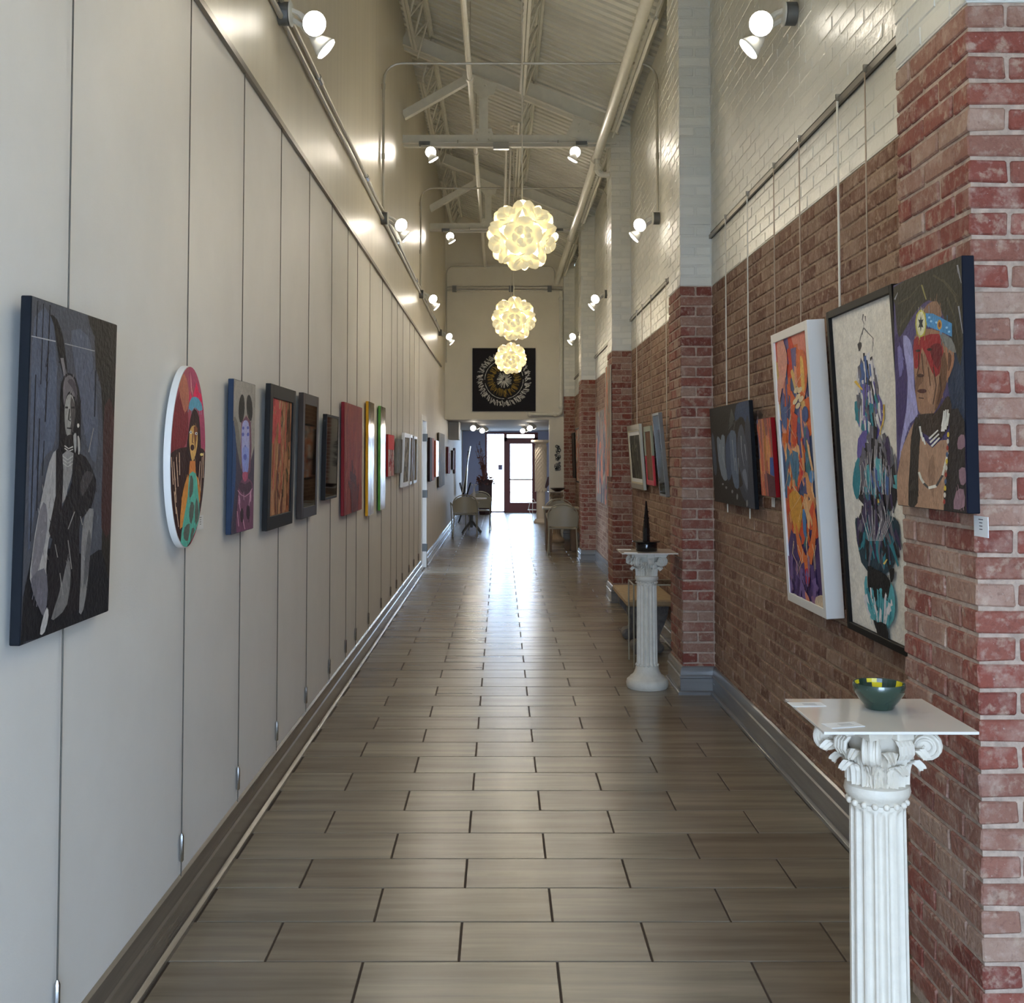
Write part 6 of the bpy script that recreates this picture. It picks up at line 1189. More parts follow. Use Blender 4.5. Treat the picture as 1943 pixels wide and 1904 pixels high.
# right side
canvas('R', XP-0.004, 2.887, 3.395, 1.446, 2.106, 0.032, 0.006, 'colour portrait of an elder with feathers and red face paint on the near pier', (74, 66, 104), ARTS['feather_portrait'], (14, 18, 32), 1.2, seed=3)
framed('R', XR-0.022, 3.757, 4.518, 0.917, 2.17, 0.044, 0.056, 'tall black framed bird totem painting on a cream ground', M_blackframe, 0.028, (212, 208, 200), ARTS['bird_totem'], 1.38, seed=5, inset=0.012)
framed('R', XR-0.004, 4.756, 5.394, 0.918, 2.172, 0.076, 0.055, 'tall orange and purple abstract in a deep white frame', M_whiteframe, 0.04, (190, 110, 80), ARTS['orange_abstract'], 1.18, seed=6, inset=0.008)
canvas('R', XR-0.025, 5.734, 6.047, 1.385, 1.79, 0.022, 0.06, 'small canvas of red, orange and blue vertical bands', (146, 90, 84), strokes(40, [(206, 140, 110), (196, 104, 84), (150, 96, 90), (214, 150, 96), (96, 96, 130), (180, 120, 70)], 40, True, 0.7, 0.12)+[((60, 90, 160), [(0.72, 0.28), (1, 0.26), (1, 0.5), (0.78, 0.5)]), ((90, 56, 64), [(0.5, 0), (1, 0), (1, 0.25), (0.5, 0.3)])], (150, 16, 30), 1.3)
canvas('R', XR-0.03, 6.188, 7.354, 1.303, 1.90, 0.022, 0.05, 'wide dark canvas of blue grey feathers hung on two rods', (44, 42, 42), ARTS['blue_feathers'], (14, 16, 22), 1.15)
framed('R', XR-0.04, 9.37, 9.751, 1.258, 1.96, 0.032, 0.09, 'strongly tilted picture in a grey sided frame with a bright lip', mat('grey_side_frame', rgb(128, 130, 132), 0.4), 0.02, (70, 70, 66), strokes(41, [(60, 60, 60), (90, 96, 100), (150, 150, 140), (196, 90, 60)], 30, True, 0.4, 0.15), 1.2, glass=True)
o = framed('R', XR-0.03, 10.266, 10.785, 1.325, 1.868, 0.02, 0.06, 'picture in a frame that is red below and pale green above', mat('red_paint_frame', rgb(196, 24, 44), 0.4), 0.045, (122, 86, 62), strokes(42, [(130, 92, 66), (112, 78, 56)], 24, True, 0.5, 0.2), 1.1)
m = MB(); w, h = 0.521, 0.545
m.box(-w/2-0.001, -w/2+0.047, h*0.5, h+0.001, 0.0, 0.0212).box(w/2-0.047, w/2+0.001, h*0.5, h+0.001, 0.0, 0.0212).box(-w/2, w/2, h-0.047, h+0.001, 0.0, 0.0212)
tag(m.build('frame_upper', mat('pale_green_frame', rgb(158, 168, 148), 0.5), o), 'pale green upper half of the frame')
framed('R', XR-0.03, 10.953, 11.988, 1.265, 1.91, 0.028, 0.07, 'dark landscape print in a wide silver frame with cream border', mat('silver_frame', rgb(172, 166, 148), 0.35, metal=0.3), 0.055, (58, 56, 46), strokes(43, [(48, 46, 38), (76, 74, 60), (100, 98, 84), (36, 36, 32)], 60, True, 0.3, 0.07), 1.2, matw=0.05, lip=mat('cream_lip', rgb(206, 196, 166), 0.4))
canvas('R', XP-0.004, 12.45, 12.94, 1.366, 2.60, 0.022, 0.0, 'tall grey and orange abstract on the third pier', (150, 134, 116), strokes(44, [(160, 146, 128), (196, 110, 84), (130, 118, 106), (206, 130, 100), (176, 164, 148)], 60, True, 0.25, 0.16), (190, 178, 158), 1.3)
canvas('R', XR-0.02, 14.9, 16.6, 0.95, 2.23, 0.022, 0.0, 'very large grey and blue abstract in the third brick bay', (130, 120, 112), strokes(45, [(104, 98, 108), (140, 130, 120), (90, 84, 96), (160, 148, 130), (196, 120, 96)], 90, True, 0.3, 0.08), (176, 164, 146), 1.25)
framed('R', XR-0.02, 19.30, 20.9, 1.118, 2.10, 0.03, 0.02, 'glossy orange and white picture in a dark frame in the last bay', M_blackframe, 0.03, (226, 150, 120), strokes(46, [(236, 196, 170), (206, 110, 70), (240, 220, 206), (120, 60, 44)], 60, True, 0.15, 0.12), 1.3, gloss=True)
framed('R', XR-0.02, 21.10, 21.85, 1.185, 2.032, 0.03, 0.03, 'thin dark framed picture close to the end wall', M_blackframe, 0.03, (70, 60, 54), strokes(47, [(90, 76, 66), (60, 52, 48)], 14, True, 0.4, 0.2), 1.2)

# square calligraphy piece on the end wall
sh = []; rg = random.Random(8)
def ring(r0, r1, n, pal, wv, j):
    for k in range(n):
        a = 2*PI*k/n+rg.gauss(0, 0.02); ra, rb_ = r0+rg.random()*j, r1-rg.random()*j; tw = rg.gauss(0.06, 0.07)
        pts = [(0.5+0.5*r_*math.cos(a+tw*q), 0.5+0.5*r_*math.sin(a+tw*q)) for r_, q in ((ra, 0), ((ra+rb_)/2, 0.4+rg.gauss(0, 0.3)), (rb_, 1))]
        sh.append((pal[rg.randrange(len(pal))], [tuple(p) for p in stroke(pts, wv, wv*0.6)]))
WH = [(176, 176, 172), (150, 150, 148), (196, 196, 190)]; GD = [(122, 100, 44), (146, 120, 52), (98, 80, 38)]
ring(0.66, 0.88, 120, WH, 0.015, 0.06); ring(0.30, 0.56, 84, GD, 0.013, 0.07); ring(0.03, 0.27, 26, WH, 0.016, 0.06)
for k in range(64):
    a0 = 2*PI*k/64
    if k % 16 in (0, 1): continue
    sh.append((WH[k % 3], [tuple(p) for p in stroke([(0.5+0.305*math.cos(a0+q), 0.5+0.305*math.sin(a0+q)) for q in (0, 0.055, 0.11)], 0.010, 0.010)]))
o = canvas('E', 0.065, 21.955, 21.955+1.22, 2.462, 3.684, 0.035, 0.0, 'square black canvas with rings of white and gold brush lettering', (22, 20, 26), sh, (20, 18, 24), 1.1, name='calligraphy_painting')

# ------------------------------------------------------------------ caption cards
def card(side, xb, y, z, w, h, label, n=4):
    o = thing('caption_card', label, 'card', group='caption cards'); place(o, side, xb, y, z, 0)
    MB().box(-w/2, w/2, 0, h, 0, 0.0015).build('card', M_card, o)
    m = MB()
    for k in range(n):
        q = w*(0.16 if k == 0 else 0.11); yy = h*(0.82-0.16*k); m.add([(-q, yy, 0.0017), (q, yy, 0.0017), (q, yy+h*0.05, 0.0017), (-q, yy+h*0.05, 0.0017)], [(0, 1, 2, 3)])
    m.build('printed_lines', M_ink, o)
card('R', XP-0.003, 2.885, 1.388, 0.085, 0.052, 'white caption card below the feathered elder portrait')
card('R', XR-0.003, 5.98, 1.325, 0.07, 0.05, 'white caption card between the blue feather canvas and the small red canvas')
card('L', XL+0.001, 3.10, 1.20, 0.08, 0.05, 'white caption card beside the large grey portrait')
card('L', XL+0.001, 4.09, 1.33, 0.08, 0.05, 'white caption card beside the oval painting')

# ------------------------------------------------------------------ pedestals
def leaf_mesh(L, wd, curl, mt):
    """lobed acanthus leaf: stands on z=0, bulges towards -Y and rolls over at the tip"""
    m = MB(); ns, nt_ = 20, 8; vs = []; fs = []
    for i in range(ns+1):
        s = i/ns; lob = 0.80+0.26*abs(math.sin(s*PI*4.5)); wv = wd*(math.sin(PI*(0.16+0.82*s))**0.6)*lob
        if s < 0.80: y = L*math.sin(s/0.80*PI/2); out = curl*(s/0.80)**2.6
        else: q = (s-0.80)/0.20; y = L-0.020*q; out = curl+0.016*math.sin(q*PI/2)
        for j in range(nt_+1):
            t = j/nt_*2-1; rel = 0.011*(1-abs(t)**1.6)+0.004*math.cos(t*PI*4)+(0.004 if abs(t) < 0.1 else 0)
            vs.append((t*wv, -(out+rel), y-0.010*abs(t)*s))
    for i in range(ns):
        for j in range(nt_): fs.append((i*(nt_+1)+j, (i+1)*(nt_+1)+j, (i+1)*(nt_+1)+j+1, i*(nt_+1)+j+1))
    return m.add(vs, fs).mesh('acanthus_leaf', mt, smooth=0.9)
def pedestal(loc, label, mt, plate=0.37, rotz=0.0, px=0.0, crot=0.0):
    t = thing('column_pedestal', label, 'pedestal', loc, rotz)
    MB().lathe([(0.135, 0), (0.143, 0.012), (0.146, 0.035), (0.140, 0.058), (0.128, 0.068), (0.122, 0.072), (0.118, 0.080), (0.100, 0.092), (0.090, 0.108), (0.082, 0.128), (0.078, 0.150)], 40).build('base', mt, t, smooth=0.7)
    m = MB(); n = 16*10; zs = [0.150, 0.160, 0.166, 0.172, 0.180, 0.4, 0.66, 0.690, 0.698, 0.704, 0.710, 0.722]; vs = []; fs = []
    for z in zs:
        edge = max(0.0, min(1.0, (z-0.160)/0.018))*max(0.0, min(1.0, (0.708-z)/0.016)); R0 = 0.0725-0.004*(z-0.15)/0.57
        for k in range(n):
            ph = (k % 10)/10.0; fl = max(0.0, math.sin(PI*(ph-0.14)/0.72)) if 0.14 < ph < 0.86 else 0.0
            r_ = R0-0.0095*fl**0.6*math.sqrt(edge); a = 2*PI*k/n; vs.append((r_*math.cos(a), r_*math.sin(a), z))
    for i in range(len(zs)-1):
        for k in range(n): fs.append((i*n+k, i*n+(k+1) % n, (i+1)*n+(k+1) % n, (i+1)*n+k))
    m.add(vs, fs).build('fluted_shaft', mt, t, smooth=0.6)
    for zz, rr in ((0.722, 0.0705), (0.158, 0.0745)):
        m = MB()
        for k in range(16): m.sphere((rr*math.cos(2*PI*(k+0.0)/16), rr*math.sin(2*PI*(k+0.0)/16), zz), 0.0085, 8, 5)
        tag(m.build('bead_row', mt, t, smooth=True), kind='stuff')
    MB().lathe([(0.066, 0.722), (0.070, 0.732), (0.078, 0.738), (0.082, 0.750), (0.079, 0.764), (0.070, 0.768)], 36).build('necking_ring', mt, t, smooth=0.7)
    MB().lathe([(0.060, 0.765), (0.058, 0.80), (0.062, 0.84), (0.076, 0.875), (0.095, 0.902)], 36).build('bell', mt, t, smooth=0.7)
    lo, hi = leaf_mesh(0.064, 0.025, 0.024, mt), leaf_mesh(0.104, 0.026, 0.052, mt)
    for k in range(16):
        a = 2*PI*k/16+crot; low = k % 2 == 0; o = ob('acanthus_leaf', lo if low else hi, t)
        rr = 0.060 if low else 0.057; o.matrix_local = Matrix.Translation((rr*math.cos(a), rr*math.sin(a), 0.768)) @ Matrix.Rotation(a+PI/2, 4, 'Z')
    # corner volutes and face blocks under a hollow-sided abacus
    sp = MB(); pts = []; rad = []
    for i in range(30):
        th = i/29*2*PI*1.9; r_ = 0.034*(1-i/29*0.82); pts.append((0.120+r_*math.cos(PI/2-th+0.2)*1.0, 0, 0.868+r_*math.sin(PI/2-th+0.2))); rad.append(0.0085*(1-0.5*i/29))
    stem = [(0.068, 0, 0.79), (0.078, 0, 0.850), (0.100, 0, 0.890)]
    sp.tube(stem+pts, [0.006, 0.008, 0.0085]+rad, 8)
    m2 = MB(); m2.X = Matrix.Rotation(PI/2, 4, 'X') ; m2.X = Matrix.Translation((0.120, 0, 0.868)) @ m2.X; m2.lathe([(0.006, -0.015), (0.029, -0.014), (0.033, -0.008), (0.033, 0.008), (0.029, 0.014), (0.006, 0.015)], 20)
    base_n = len(sp.v); sp.v += m2.v; sp.f += [[q+base_n for q in f] for f in m2.f]; sp.c += m2.c; sp.r += m2.r; sp.m += m2.m
    # spiral tubes on both cheeks
    vm = MB()
    for dy in (-0.016, 0.016):
        vm.tube([(x_, dy, z_) for x_, _, z_ in pts], [r*0.7 for r in rad], 6)
    base_n = len(sp.v); sp.v += vm.v; sp.f += [[q+base_n for q in f] for f in vm.f]; sp.c += vm.c; sp.r += vm.r; sp.m += vm.m
    vmesh = sp.mesh('volute', mt, smooth=0.7)
    for k in range(4):
        o = ob('volute', vmesh, t); o.matrix_local = Matrix.Rotation(PI/4+k*PI/2+crot, 4, 'Z')
    fl = MB().rbox(0.070, 0.112, -0.026, 0.026, 0.893, 0.925, 0.004)
    for dy in (-0.017, -0.006, 0.006, 0.017): fl.tube([(0.096, dy, 0.893), (0.110, dy, 0.880), (0.112, dy, 0.862), (0.104, dy, 0.848)], [0.006, 0.0065, 0.006, 0.004], 6)
    fmesh = fl.mesh('face_block', mt, smooth=0.6)
    for k in range(4):
        o = ob('face_block', fmesh, t); o.matrix_local = Matrix.Rotation(k*PI/2+crot, 4, 'Z')
    ab = []
    for k in range(4):
        a0 = PI/4+k*PI/2+crot
        for q in range(10):
            f = q/10; a = a0+f*PI/2; 
            p0 = Vector((0.168*math.cos(a0), 0.168*math.sin(a0))); p1 = Vector((0.168*math.cos(a0+PI/2), 0.168*math.sin(a0+PI/2)))
            p = p0.lerp(p1, f); p -= p.normalized()*0.024*math.sin(PI*f); ab.append((p.x, p.y))
    m = MB(); m.prism([(x*0.94, y*0.94) for x, y in ab], 0.902, 0.914); m.prism(ab, 0.914, 0.928); m.build('abacus', mt, t, smooth=0.5)
    h = plate/2
    MB().rbox(-h+px, h+px, -h, h, 0.929, 0.936, 0.001).build('top_plate', M_plate, t)
    return t
pedestal((0.955, 2.92, 0), 'white fluted column pedestal in front of the near brick pier', M_plaster, crot=0.37)
pedestal((1.01, 7.90, 0), 'white fluted column pedestal carrying the black spire, by the second pier', mat('aged_plaster', rgb(216, 210, 196), 0.6, noise=(20, 0.08), bump=(90, 0.2)), 0.38, crot=0.15)
pedestal((1.04, 21.15, 0), 'tan column pedestal beside the last pier at the end of the hall', mat('tan_plaster', rgb(164, 140, 112), 0.7, noise=(20, 0.1)), 0.32)

# bowl on the near pedestal
t = thing('glazed_bowl', 'dark green glazed bowl with yellow flecks inside', 'bowl', (0.985, 2.985, 0.9365))
m = MB(); prof = [(0.002, 0.0), (0.034, 0.0), (0.037, 0.003), (0.039, 0.010), (0.050, 0.022), (0.063, 0.042), (0.067, 0.060), (0.065, 0.067), (0.061, 0.066)]
m.lathe(prof, 28, False); M_gl = mat('dark_green_glaze', rgb(40, 60, 50), 0.14, var=[(60, 0.7, rgb(96, 120, 112), (0.66, 0.76))], coat=0.5)
m.build('outer_shell', M_gl, t, smooth=0.8)
m = MB(); rg = random.Random(21); n = 28; pr = [(0.061, 0.066), (0.059, 0.056), (0.054, 0.043), (0.045, 0.028), (0.028, 0.014), (0.002, 0.010)]
vs = [(r*math.cos(2*PI*k/n), r*math.sin(2*PI*k/n), z) for r, z in pr for k in range(n)]
for i in range(len(pr)-1):
    for k in range(n):
        a = 2*PI*(k+0.5)/n; blob = math.sin(a*5+0.6)+0.6*math.sin(a*9+i)
        m.col = rgb(222, 204, 40) if (blob > 0.2 and i < 3) else (rgb(240, 236, 150) if (blob > 0.0 and i == 3) else rgb(34, 56, 46))
        m.add([vs[i*n+k], vs[i*n+(k+1) % n], vs[(i+1)*n+(k+1) % n], vs[(i+1)*n+k]], [(0, 3, 2, 1)])
m.build('inner_glaze', mat('bowl_inner', attr='col', rough=0.15), t, cols=True)
for (x, y, r, lb) in ((0.808, 3.03, 0.05, 'paper card at the far left corner of the near pedestal plate'), (0.835, 2.80, 0.25, 'paper card at the front left corner of the near pedestal plate')):
    c = thing('paper_card', lb, 'card', (x, y, 0.9365), r, 'paper cards on pedestals'); MB().box(-0.045, 0.045, -0.025, 0.025, 0, 0.001).build('card', M_card, c)
    m = MB()
    for k in range(3): m.add([(-0.01, -0.008+k*0.008, 0.0012), (0.025, -0.008+k*0.008, 0.0012), (0.025, -0.006+k*0.008, 0.0012), (-0.01, -0.006+k*0.008, 0.0012)], [(0, 1, 2, 3)])
    m.build('handwriting', M_ink, c)
for (x, y, lb) in ((0.87, 8.02, 'rear paper card on the plate below the black spire'), (0.885, 7.76, 'front paper card on the plate below the black spire')):
    c = thing('paper_card', lb, 'card', (x, y, 0.9365), 0.0, 'paper cards on pedestals'); MB().box(-0.045, 0.045, -0.03, 0.03, 0, 0.001).build('card', M_card, c)
# black spire
t = thing('spire_sculpture', 'gloss black spire sculpture on a round drum base', 'sculpture', (1.01, 7.90, 0.9365))
MB().lathe([(0.072, 0.0), (0.074, 0.004), (0.074, 0.058), (0.072, 0.062)], 28).build('drum_base', M_black, t, smooth=0.6)
MB().lathe([(0.094, 0.062), (0.096, 0.065), (0.094, 0.069)], 28).build('brim', M_black, t, smooth=0.6)
m = MB()
for k, (s, z0, z1, r0, r1) in enumerate(((8, 0.069, 0.16, 0.026, 0.024), (8, 0.16, 0.345, 0.023, 0.005))): m.lathe([(r0, z0), (r1, z1)], s)
m.build('spire', M_black, t)
m = MB(); rg = random.Random(5)
for k in range(26):
    a = rg.random()*2*PI; z = 0.08+rg.random()*0.22; r = 0.026-0.019*max(0, z-0.1)/0.24; m.sphere((r*math.cos(a), r*math.sin(a), z), 0.0045, 6, 4)
tag(m.build('carved_studs', M_black, t, smooth=True), kind='stuff')

# ------------------------------------------------------------------ bench, wire table
t = thing('stone_bench', 'low stone bench with carved scroll legs against the second brick bay', 'bench', (1.205, 9.65, 0))
MB().rbox(-0.205, 0.205, -0.55, 0.55, 0.395, 0.445, 0.012).build('seat_slab', M_sand, t, smooth=0.5)
leg = [(-0.10, 0), (0.10, 0), (0.105, 0.05), (0.08, 0.08), (0.085, 0.14), (0.12, 0.22), (0.15, 0.30), (0.16, 0.37), (0.14, 0.395), (-0.14, 0.395), (-0.17, 0.36), (-0.16, 0.29), (-0.11, 0.23), (-0.07, 0.17), (-0.08, 0.10), (-0.13, 0.07), (-0.135, 0.02)]
for y in (-0.30, 0.40):
    m = MB(); m.X = Matrix.Translation((0, y, 0)) @ Matrix(((1, 0, 0, 0), (0, 0, 1, 0), (0, 1, 0, 0), (0, 0, 0, 1))); m.prism(leg, -0.07, 0.07)
    L = m.build('leg', M_stone, t)
    for (cx, cz, r) in ((-0.125, 0.335, 0.045), (0.105, 0.335, 0.045), (-0.10, 0.045, 0.045), (0.08, 0.04, 0.04)):
        m = MB(); m.X = Matrix.Translation((cx, y, cz)) @ Matrix.Rotation(PI/2, 4, 'X'); m.lathe([(0.004, -0.085), (r*0.6, -0.088), (r, -0.078), (r, 0.078), (r*0.6, 0.088), (0.004, 0.085)], 16); m.build('scroll', M_stone, L, smooth=0.6)
t = thing('wire_table', 'thin pale metal side table with slender legs before the stone bench', 'table', (1.19, 8.80, 0))
for x in (-0.185, 0.185):
    for y in (-0.17, 0.17): MB().tube([(x, y, 0), (x, y, 0.62)], 0.006, 8).build('leg', M_metalw, t)
MB().tube([(-0.185, -0.17, 0.62), (0.185, -0.17, 0.62), (0.185, 0.17, 0.62), (-0.185, 0.17, 0.62), (-0.185, -0.17, 0.62)], 0.006, 6).build('top_rim', M_metalw, t)
MB().box(-0.18, 0.18, -0.165, 0.165, 0.617, 0.623).build('glass_top', M_glass, t)

# ------------------------------------------------------------------ chairs and tables
def bistro_chair(loc, rotz, label):
    t = thing('bistro_chair', label, 'chair', loc, rotz, 'cream metal armchairs')
    MB().rbox(-0.22, 0.22, -0.20, 0.22, 0.425, 0.440, 0.006).build('seat', M_metalw, t, smooth=0.5)
    MB().tube([(-0.225, -0.20, 0.432), (0.225, -0.20, 0.432), (0.225, 0.225, 0.432), (-0.225, 0.225, 0.432), (-0.225, -0.20, 0.432)], 0.010, 8).build('seat_rim', M_metalw, t)
    m = MB(); vs = []; fs = []; N = 12
    for i in range(N+1):
        a = -1.0+2.0*i/N; x = 0.235*a; y = -0.215-0.055*(1-a*a)
        zt = 0.80-0.12*abs(a)**2.2
        vs += [(x, y, 0.47), (x, y, zt), (x, y-0.004, zt), (x, y-0.004, 0.47)]
    for i in range(N):
        b = i*4
        for q in range(4): fs.append((b+q, b+(q+1) % 4, b+4+(q+1) % 4, b+4+q))
    fs += [(0, 1, 2, 3), (N*4+3, N*4+2, N*4+1, N*4)]
    m.add(vs, fs).build('backrest', M_metalw, t, smooth=0.6)
    hp = [(-0.215, -0.19, 0.43)]+[(0.245*math.cos(PI-PI*i/12), -0.215-0.062*math.sin(PI*i/12), 0.60+0.225*math.sin(PI*i/12)**0.75) for i in range(13)]+[(0.215, -0.19, 0.43)]
    MB().tube(hp, 0.011, 8).build('back_hoop', M_metalw, t, smooth=0.7)
    for s in (-1, 1):
        MB().tube([(s*0.245, -0.215, 0.60), (s*0.275, -0.10, 0.655), (s*0.285, 0.06, 0.66), (s*0.283, 0.17, 0.655), (s*0.278, 0.215, 0.62), (s*0.27, 0.225, 0.55)], 0.011, 8).build('arm', M_metalw, t, smooth=0.7)
        MB().tube([(s*0.27, 0.225, 0.55), (s*0.255, 0.235, 0.2), (s*0.25, 0.24, 0.0)], 0.011, 8).build('leg', M_metalw, t, smooth=0.7)
        MB().tube([(s*0.215, -0.19, 0.43), (s*0.23, -0.25, 0.15), (s*0.24, -0.29, 0.0)], 0.011, 8).build('leg', M_metalw, t, smooth=0.7)
    return t
c0 = bistro_chair((-0.72, 22.85, 0), 0.06, 'cream metal armchair seen from behind at the left wall table')
dup(c0, (-0.47, 24.45, 0), PI-0.08, 'cream metal armchair facing us behind the left wall table')
dup(c0, (1.02, 18.45, 0), -0.12, 'cream metal armchair seen from behind, beside the fourth brick pier')
dup(c0, (1.04, 20.15, 0), PI, 'cream metal armchair facing us across the table in the last brick bay')
t = thing('cafe_table', 'round white cafe table with splayed leg by the left wall', 'table', (-0.60, 23.60, 0))
MB().lathe([(0.31, 0.700), (0.315, 0.706), (0.315, 0.720), (0.31, 0.725)], 32).build('table_top', M_whiteframe, t, smooth=0.6)
MB().tube([(0, 0, 0.12), (0, 0, 0.70)], 0.028, 12).build('post', M_boxg, t, smooth=0.6)
for k in range(4):
    a = PI/4+k*PI/2; MB().tube([(0, 0, 0.26), (0.16*math.cos(a), 0.16*math.sin(a), 0.12), (0.27*math.cos(a), 0.27*math.sin(a), 0.018)], [0.026, 0.022, 0.018], 8).build('foot', M_boxg, t, smooth=0.7)
t = thing('cafe_table', 'square pale table on brown panel legs in the last brick bay', 'table', (1.02, 19.28, 0))
MB().rbox(-0.31, 0.31, -0.28, 0.28, 0.70, 0.73, 0.005).build('table_top', M_metalw, t)
M_bb = mat('brown_box', rgb(126, 98, 72), 0.6, noise=(8, 0.15))
for x in (-0.26, 0.16): MB().rbox(x, x+0.10, -0.20, 0.20, 0.0, 0.70, 0.004).build('panel_leg', M_bb, t)
# vase on the left table
t = thing('bottle_vase', 'slim white bottle vase standing on the cafe table', 'vase', (-0.55, 23.55, 0.7255))
MB().lathe([(0.025, 0), (0.03, 0.01), (0.03, 0.10), (0.016, 0.14), (0.012, 0.19), (0.016, 0.20)], 14).build('bottle', M_whiteframe, t, smooth=0.7)
m = MB()
for k in range(5):
    a = k*1.3; m.tube([(0, 0, 0.19), (0.03*math.cos(a), 0.03*math.sin(a), 0.24), (0.05*math.cos(a), 0.05*math.sin(a), 0.27)], 0.002, 5); m.sphere((0.05*math.cos(a), 0.05*math.sin(a), 0.275), 0.012, 6, 4)
m.build('flowers', mat('white_petals', rgb(228, 224, 214), 0.6), t)
# bowl on the tan pedestal
t = thing('dark_bowl', 'dark brown shallow bowl on the tan pedestal', 'bowl', (1.06, 21.15, 0.9365))
MB().lathe([(0.05, 0), (0.06, 0.008), (0.10, 0.03), (0.145, 0.062), (0.14, 0.064), (0.09, 0.034), (0.004, 0.018)], 24, True).build('bowl', mat('dark_wood_bowl', rgb(46, 26, 22), 0.4), t, smooth=0.7)

# ------------------------------------------------------------------ far room
t = thing('scale_column', 'tall pale column of overlapping scales beside the street door', 'pedestal', (0.96, 27.2, 0))
M_sc = mat('pale_shell', rgb(206, 192, 176), 0.6)
MB().lathe([(0.17, 0), (0.175, 0.03), (0.15, 0.06), (0.13, 0.10)], 20).build('base', M_sc, t, smooth=0.6)
MB().lathe([(0.105, 0.10), (0.105, 0.75), (0.12, 1.3), (0.125, 1.88)], 18).build('shaft', M_sc, t, smooth=0.6)
m = MB(); sc = [(-0.032, 0), (0.032, 0), (0.028, -0.05), (0, -0.085), (-0.028, -0.05)]
for i in range(22):
    z = 0.82+i*0.05
    for k in range(12):
        a = 2*PI*(k+0.5*(i % 2))/12; m.X = Matrix.Rotation(a, 4, 'Z') @ Matrix.Translation((0.118+0.004*i/22, 0, z)) @ Matrix.Rotation(-0.32, 4, 'Y') @ Matrix(((0, 0, 1, 0), (1, 0, 0, 0), (0, 1, 0, 0), (0, 0, 0, 1))); m.prism(sc, 0, 0.006)
tag(m.build('scales', M_sc, t), kind='stuff')
m = MB(); pl = [((0.24+0.025*math.cos(5*a))*math.cos(a), (0.24+0.025*math.cos(5*a))*math.sin(a)) for a in [2*PI*k/40 for k in range(40)]]
m.prism(pl, 1.93, 1.98); m.lathe([(0.12, 1.88), (0.19, 1.93)], 20); m.build('scalloped_top', M_sc, t)
t = thing('wire_stand', 'small white scrolled wire stand by the street door', 'stand', (0.83, 29.2, 0))
M_ww = mat('white_wire', rgb(222, 220, 222), 0.4)
for k in range(3):
    a = 2*PI*k/3+0.4; MB().tube([(0.10*math.cos(a), 0.10*math.sin(a), 0.40), (0.14*math.cos(a), 0.14*math.sin(a), 0.25), (0.09*math.cos(a), 0.09*math.sin(a), 0.12), (0.17*math.cos(a), 0.17*math.sin(a), 0.0)], 0.008, 6).build('leg', M_ww, t)
for z, r in ((0.40, 0.13), (0.22, 0.13)):
    MB().tube([(r*math.cos(2*PI*k/16), r*math.sin(2*PI*k/16), z) for k in range(17)], 0.008, 6).build('ring', M_ww, t)
m = MB()
for k in range(6):
    a = 2*PI*k/6; m.tube([(0.13*math.cos(a), 0.13*math.sin(a), 0.40), (0.15*math.cos(a+0.3), 0.15*math.sin(a+0.3), 0.47), (0.12*math.cos(a+0.5), 0.12*math.sin(a+0.5), 0.50)], 0.006, 5)
m.build('scrollwork', M_ww, t)
t = thing('wall_plaque', 'black lace pattern plaque on the pale jamb beside the last pier', 'plaque', (1.10, 21.955, 1.30))
m = MB(); rg = random.Random(4)
for k in range(34):
    x = rg.uniform(-0.04, 0.04); z = rg.uniform(0.0, 0.50); r = rg.uniform(0.015, 0.03)
    m.tube([(x+r*math.cos(2*PI*q/8), -0.006, z+r*math.sin(2*PI*q/8)) for q in range(9)], 0.004, 4)
m.build('lace_pattern', M_blackframe, t)
t = thing('leaf_carving', 'dark red leaf shaped carving on the edge of the jamb', 'carving', (0.935, 22.06, 0.98))
m = MB(); m.X = Matrix(((1, 0, 0, 0), (0, 0, 1, 0), (0, 1, 0, 0), (0, 0, 0, 1))); m.prism([(0, 0.22), (-0.03, 0.20), (-0.07, 0.05), (-0.075, 0.0), (-0.05, -0.01), (0.0, 0.06)], -0.02, 0.02); m.build('carved_leaf', mat('dark_red_wood', rgb(70, 24, 26), 0.5), t)
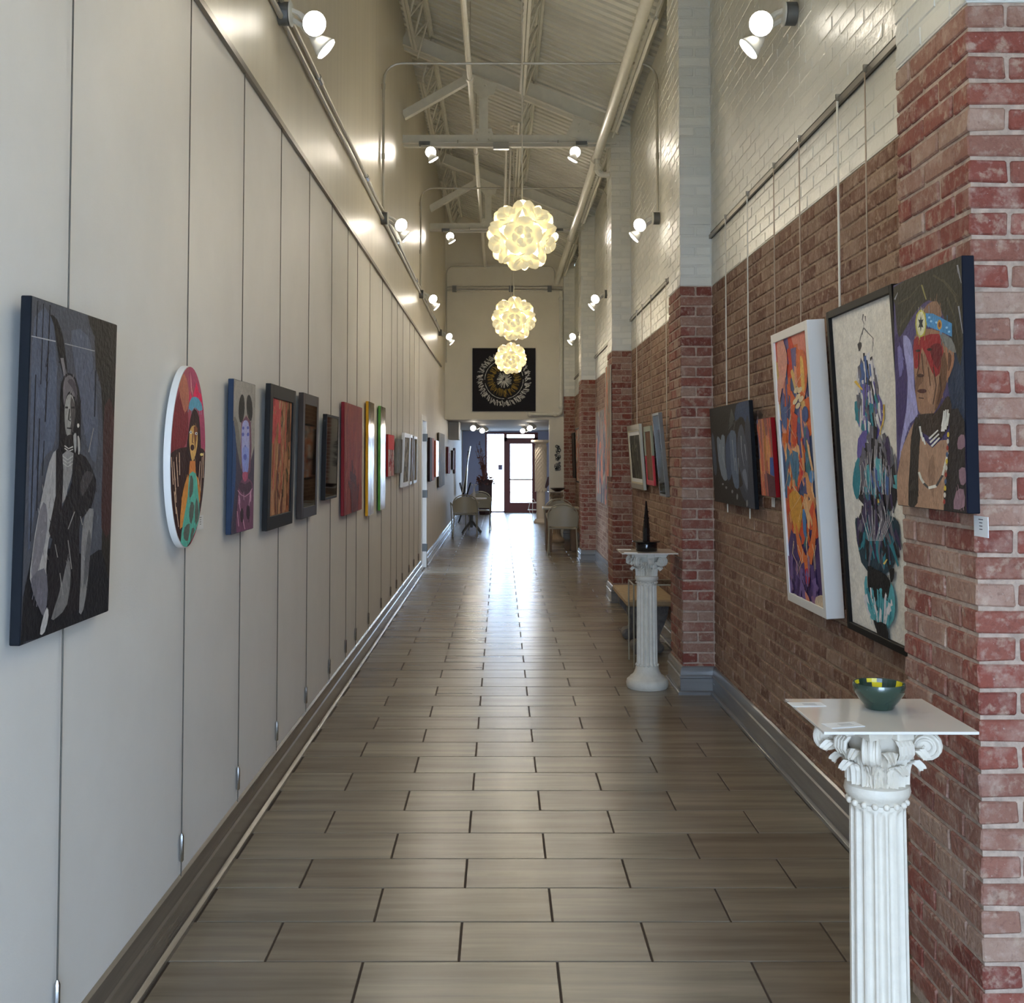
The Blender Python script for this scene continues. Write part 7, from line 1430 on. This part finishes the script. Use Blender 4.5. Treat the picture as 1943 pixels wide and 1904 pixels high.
# dry plant in a tall planter by the window
t = thing('potted_plant', 'dry brown plant in a tall dark planter before the shop window', 'plant', (-0.42, 31.3, 0))
MB().lathe([(0.15, 0), (0.17, 0.02), (0.19, 0.85), (0.21, 0.88), (0.21, 0.95), (0.19, 0.95), (0.17, 0.90)], 4).build('planter', mat('dark_planter', rgb(58, 34, 34), 0.5), t)
m = MB(); ml = MB(); rg = random.Random(12)
for k in range(16):
    a = rg.random()*2*PI; l = rg.uniform(0.5, 1.25); r = rg.uniform(0.05, 0.30)
    p = [(0.04*math.cos(a), 0.04*math.sin(a), 0.88), (0.5*r*math.cos(a)+rg.gauss(0, 0.03), 0.5*r*math.sin(a), 0.9+0.5*l), (r*math.cos(a), r*math.sin(a)*0.7, 0.9+l*0.9)]
    m.tube(p, [0.012, 0.008, 0.003], 5)
    for q in range(9):
        f = rg.uniform(0.35, 1.0); i = 0 if f < 0.5 else 1; g_ = f*2-i; b = Vector(p[i]).lerp(Vector(p[i+1]), g_)
        ml.X = Matrix.Translation(b) @ Matrix.Rotation(rg.random()*6.28, 4, 'Z') @ Matrix.Rotation(rg.uniform(-1.2, 1.2), 4, 'X'); s = rg.uniform(0.03, 0.06)
        ml.add([(0, 0, 0), (s*0.4, s*0.6, 0.006), (0, s*1.4, 0), (-s*0.4, s*0.6, 0.006)], [(0, 1, 2, 3)])
for k in range(260):
    a = rg.random()*2*PI; r = rg.uniform(0.0, 0.27); z = 0.92+rg.uniform(-0.12, 0.14)*(1-r)
    ml.X = Matrix.Translation((r*math.cos(a), r*math.sin(a), z)) @ Matrix.Rotation(rg.random()*6.28, 4, 'Z') @ Matrix.Rotation(rg.uniform(-1.2, 1.2), 4, 'X'); s = rg.uniform(0.04, 0.08)
    ml.add([(0, 0, 0), (s*0.45, s*0.6, 0.008), (0, s*1.4, 0), (-s*0.45, s*0.6, 0.008)], [(0, 1, 2, 3)])
M_dry = mat('dry_leaf', rgb(104, 52, 40), 0.7)
m.build('branches', M_dry, t); tag(ml.build('leaves', M_dry, t), kind='stuff')
# leaning white frames on a rack by the left wall
t = thing('print_rack', 'rack of leaning white edged prints against the far left wall', 'rack', (-0.86, 27.6, 0))
for y in (-0.3, 0.3):
    MB().tube([(-0.15, y, 0.0), (0.13, y, 0.95)], 0.013, 6).build('leg', M_blackframe, t); MB().tube([(0.15, y, 0.0), (-0.13, y, 0.95)], 0.013, 6).build('leg', M_blackframe, t)
for k, (x, tl) in enumerate(((-0.06, 0.16), (-0.02, 0.10), (0.02, 0.05))):
    m = MB(); m.X = Matrix.Translation((x, 0, 0.70)) @ Matrix.Rotation(tl, 4, 'Y'); m.rbox(-0.008, 0.008, -0.35, 0.35, 0, 1.15-0.12*k, 0.002); m.build('print_panel', M_whiteframe if k != 1 else M_blackframe, t)
# notice on the shop window
t = thing('window_notice', 'small lavender notice stuck on the shop window', 'notice', (-0.01, 32.385, 1.20))
MB().box(-0.06, 0.06, -0.003, 0.0, 0, 0.15).build('sheet', mat('lavender_paper', rgb(176, 170, 214), 0.6), t)
m = MB()
for k in range(4): m.add([(-0.04, -0.0036, 0.03+k*0.028), (0.04, -0.0036, 0.03+k*0.028), (0.04, -0.0036, 0.036+k*0.028), (-0.04, -0.0036, 0.036+k*0.028)], [(0, 1, 2, 3)])
m.build('printed_lines', M_ink, t)
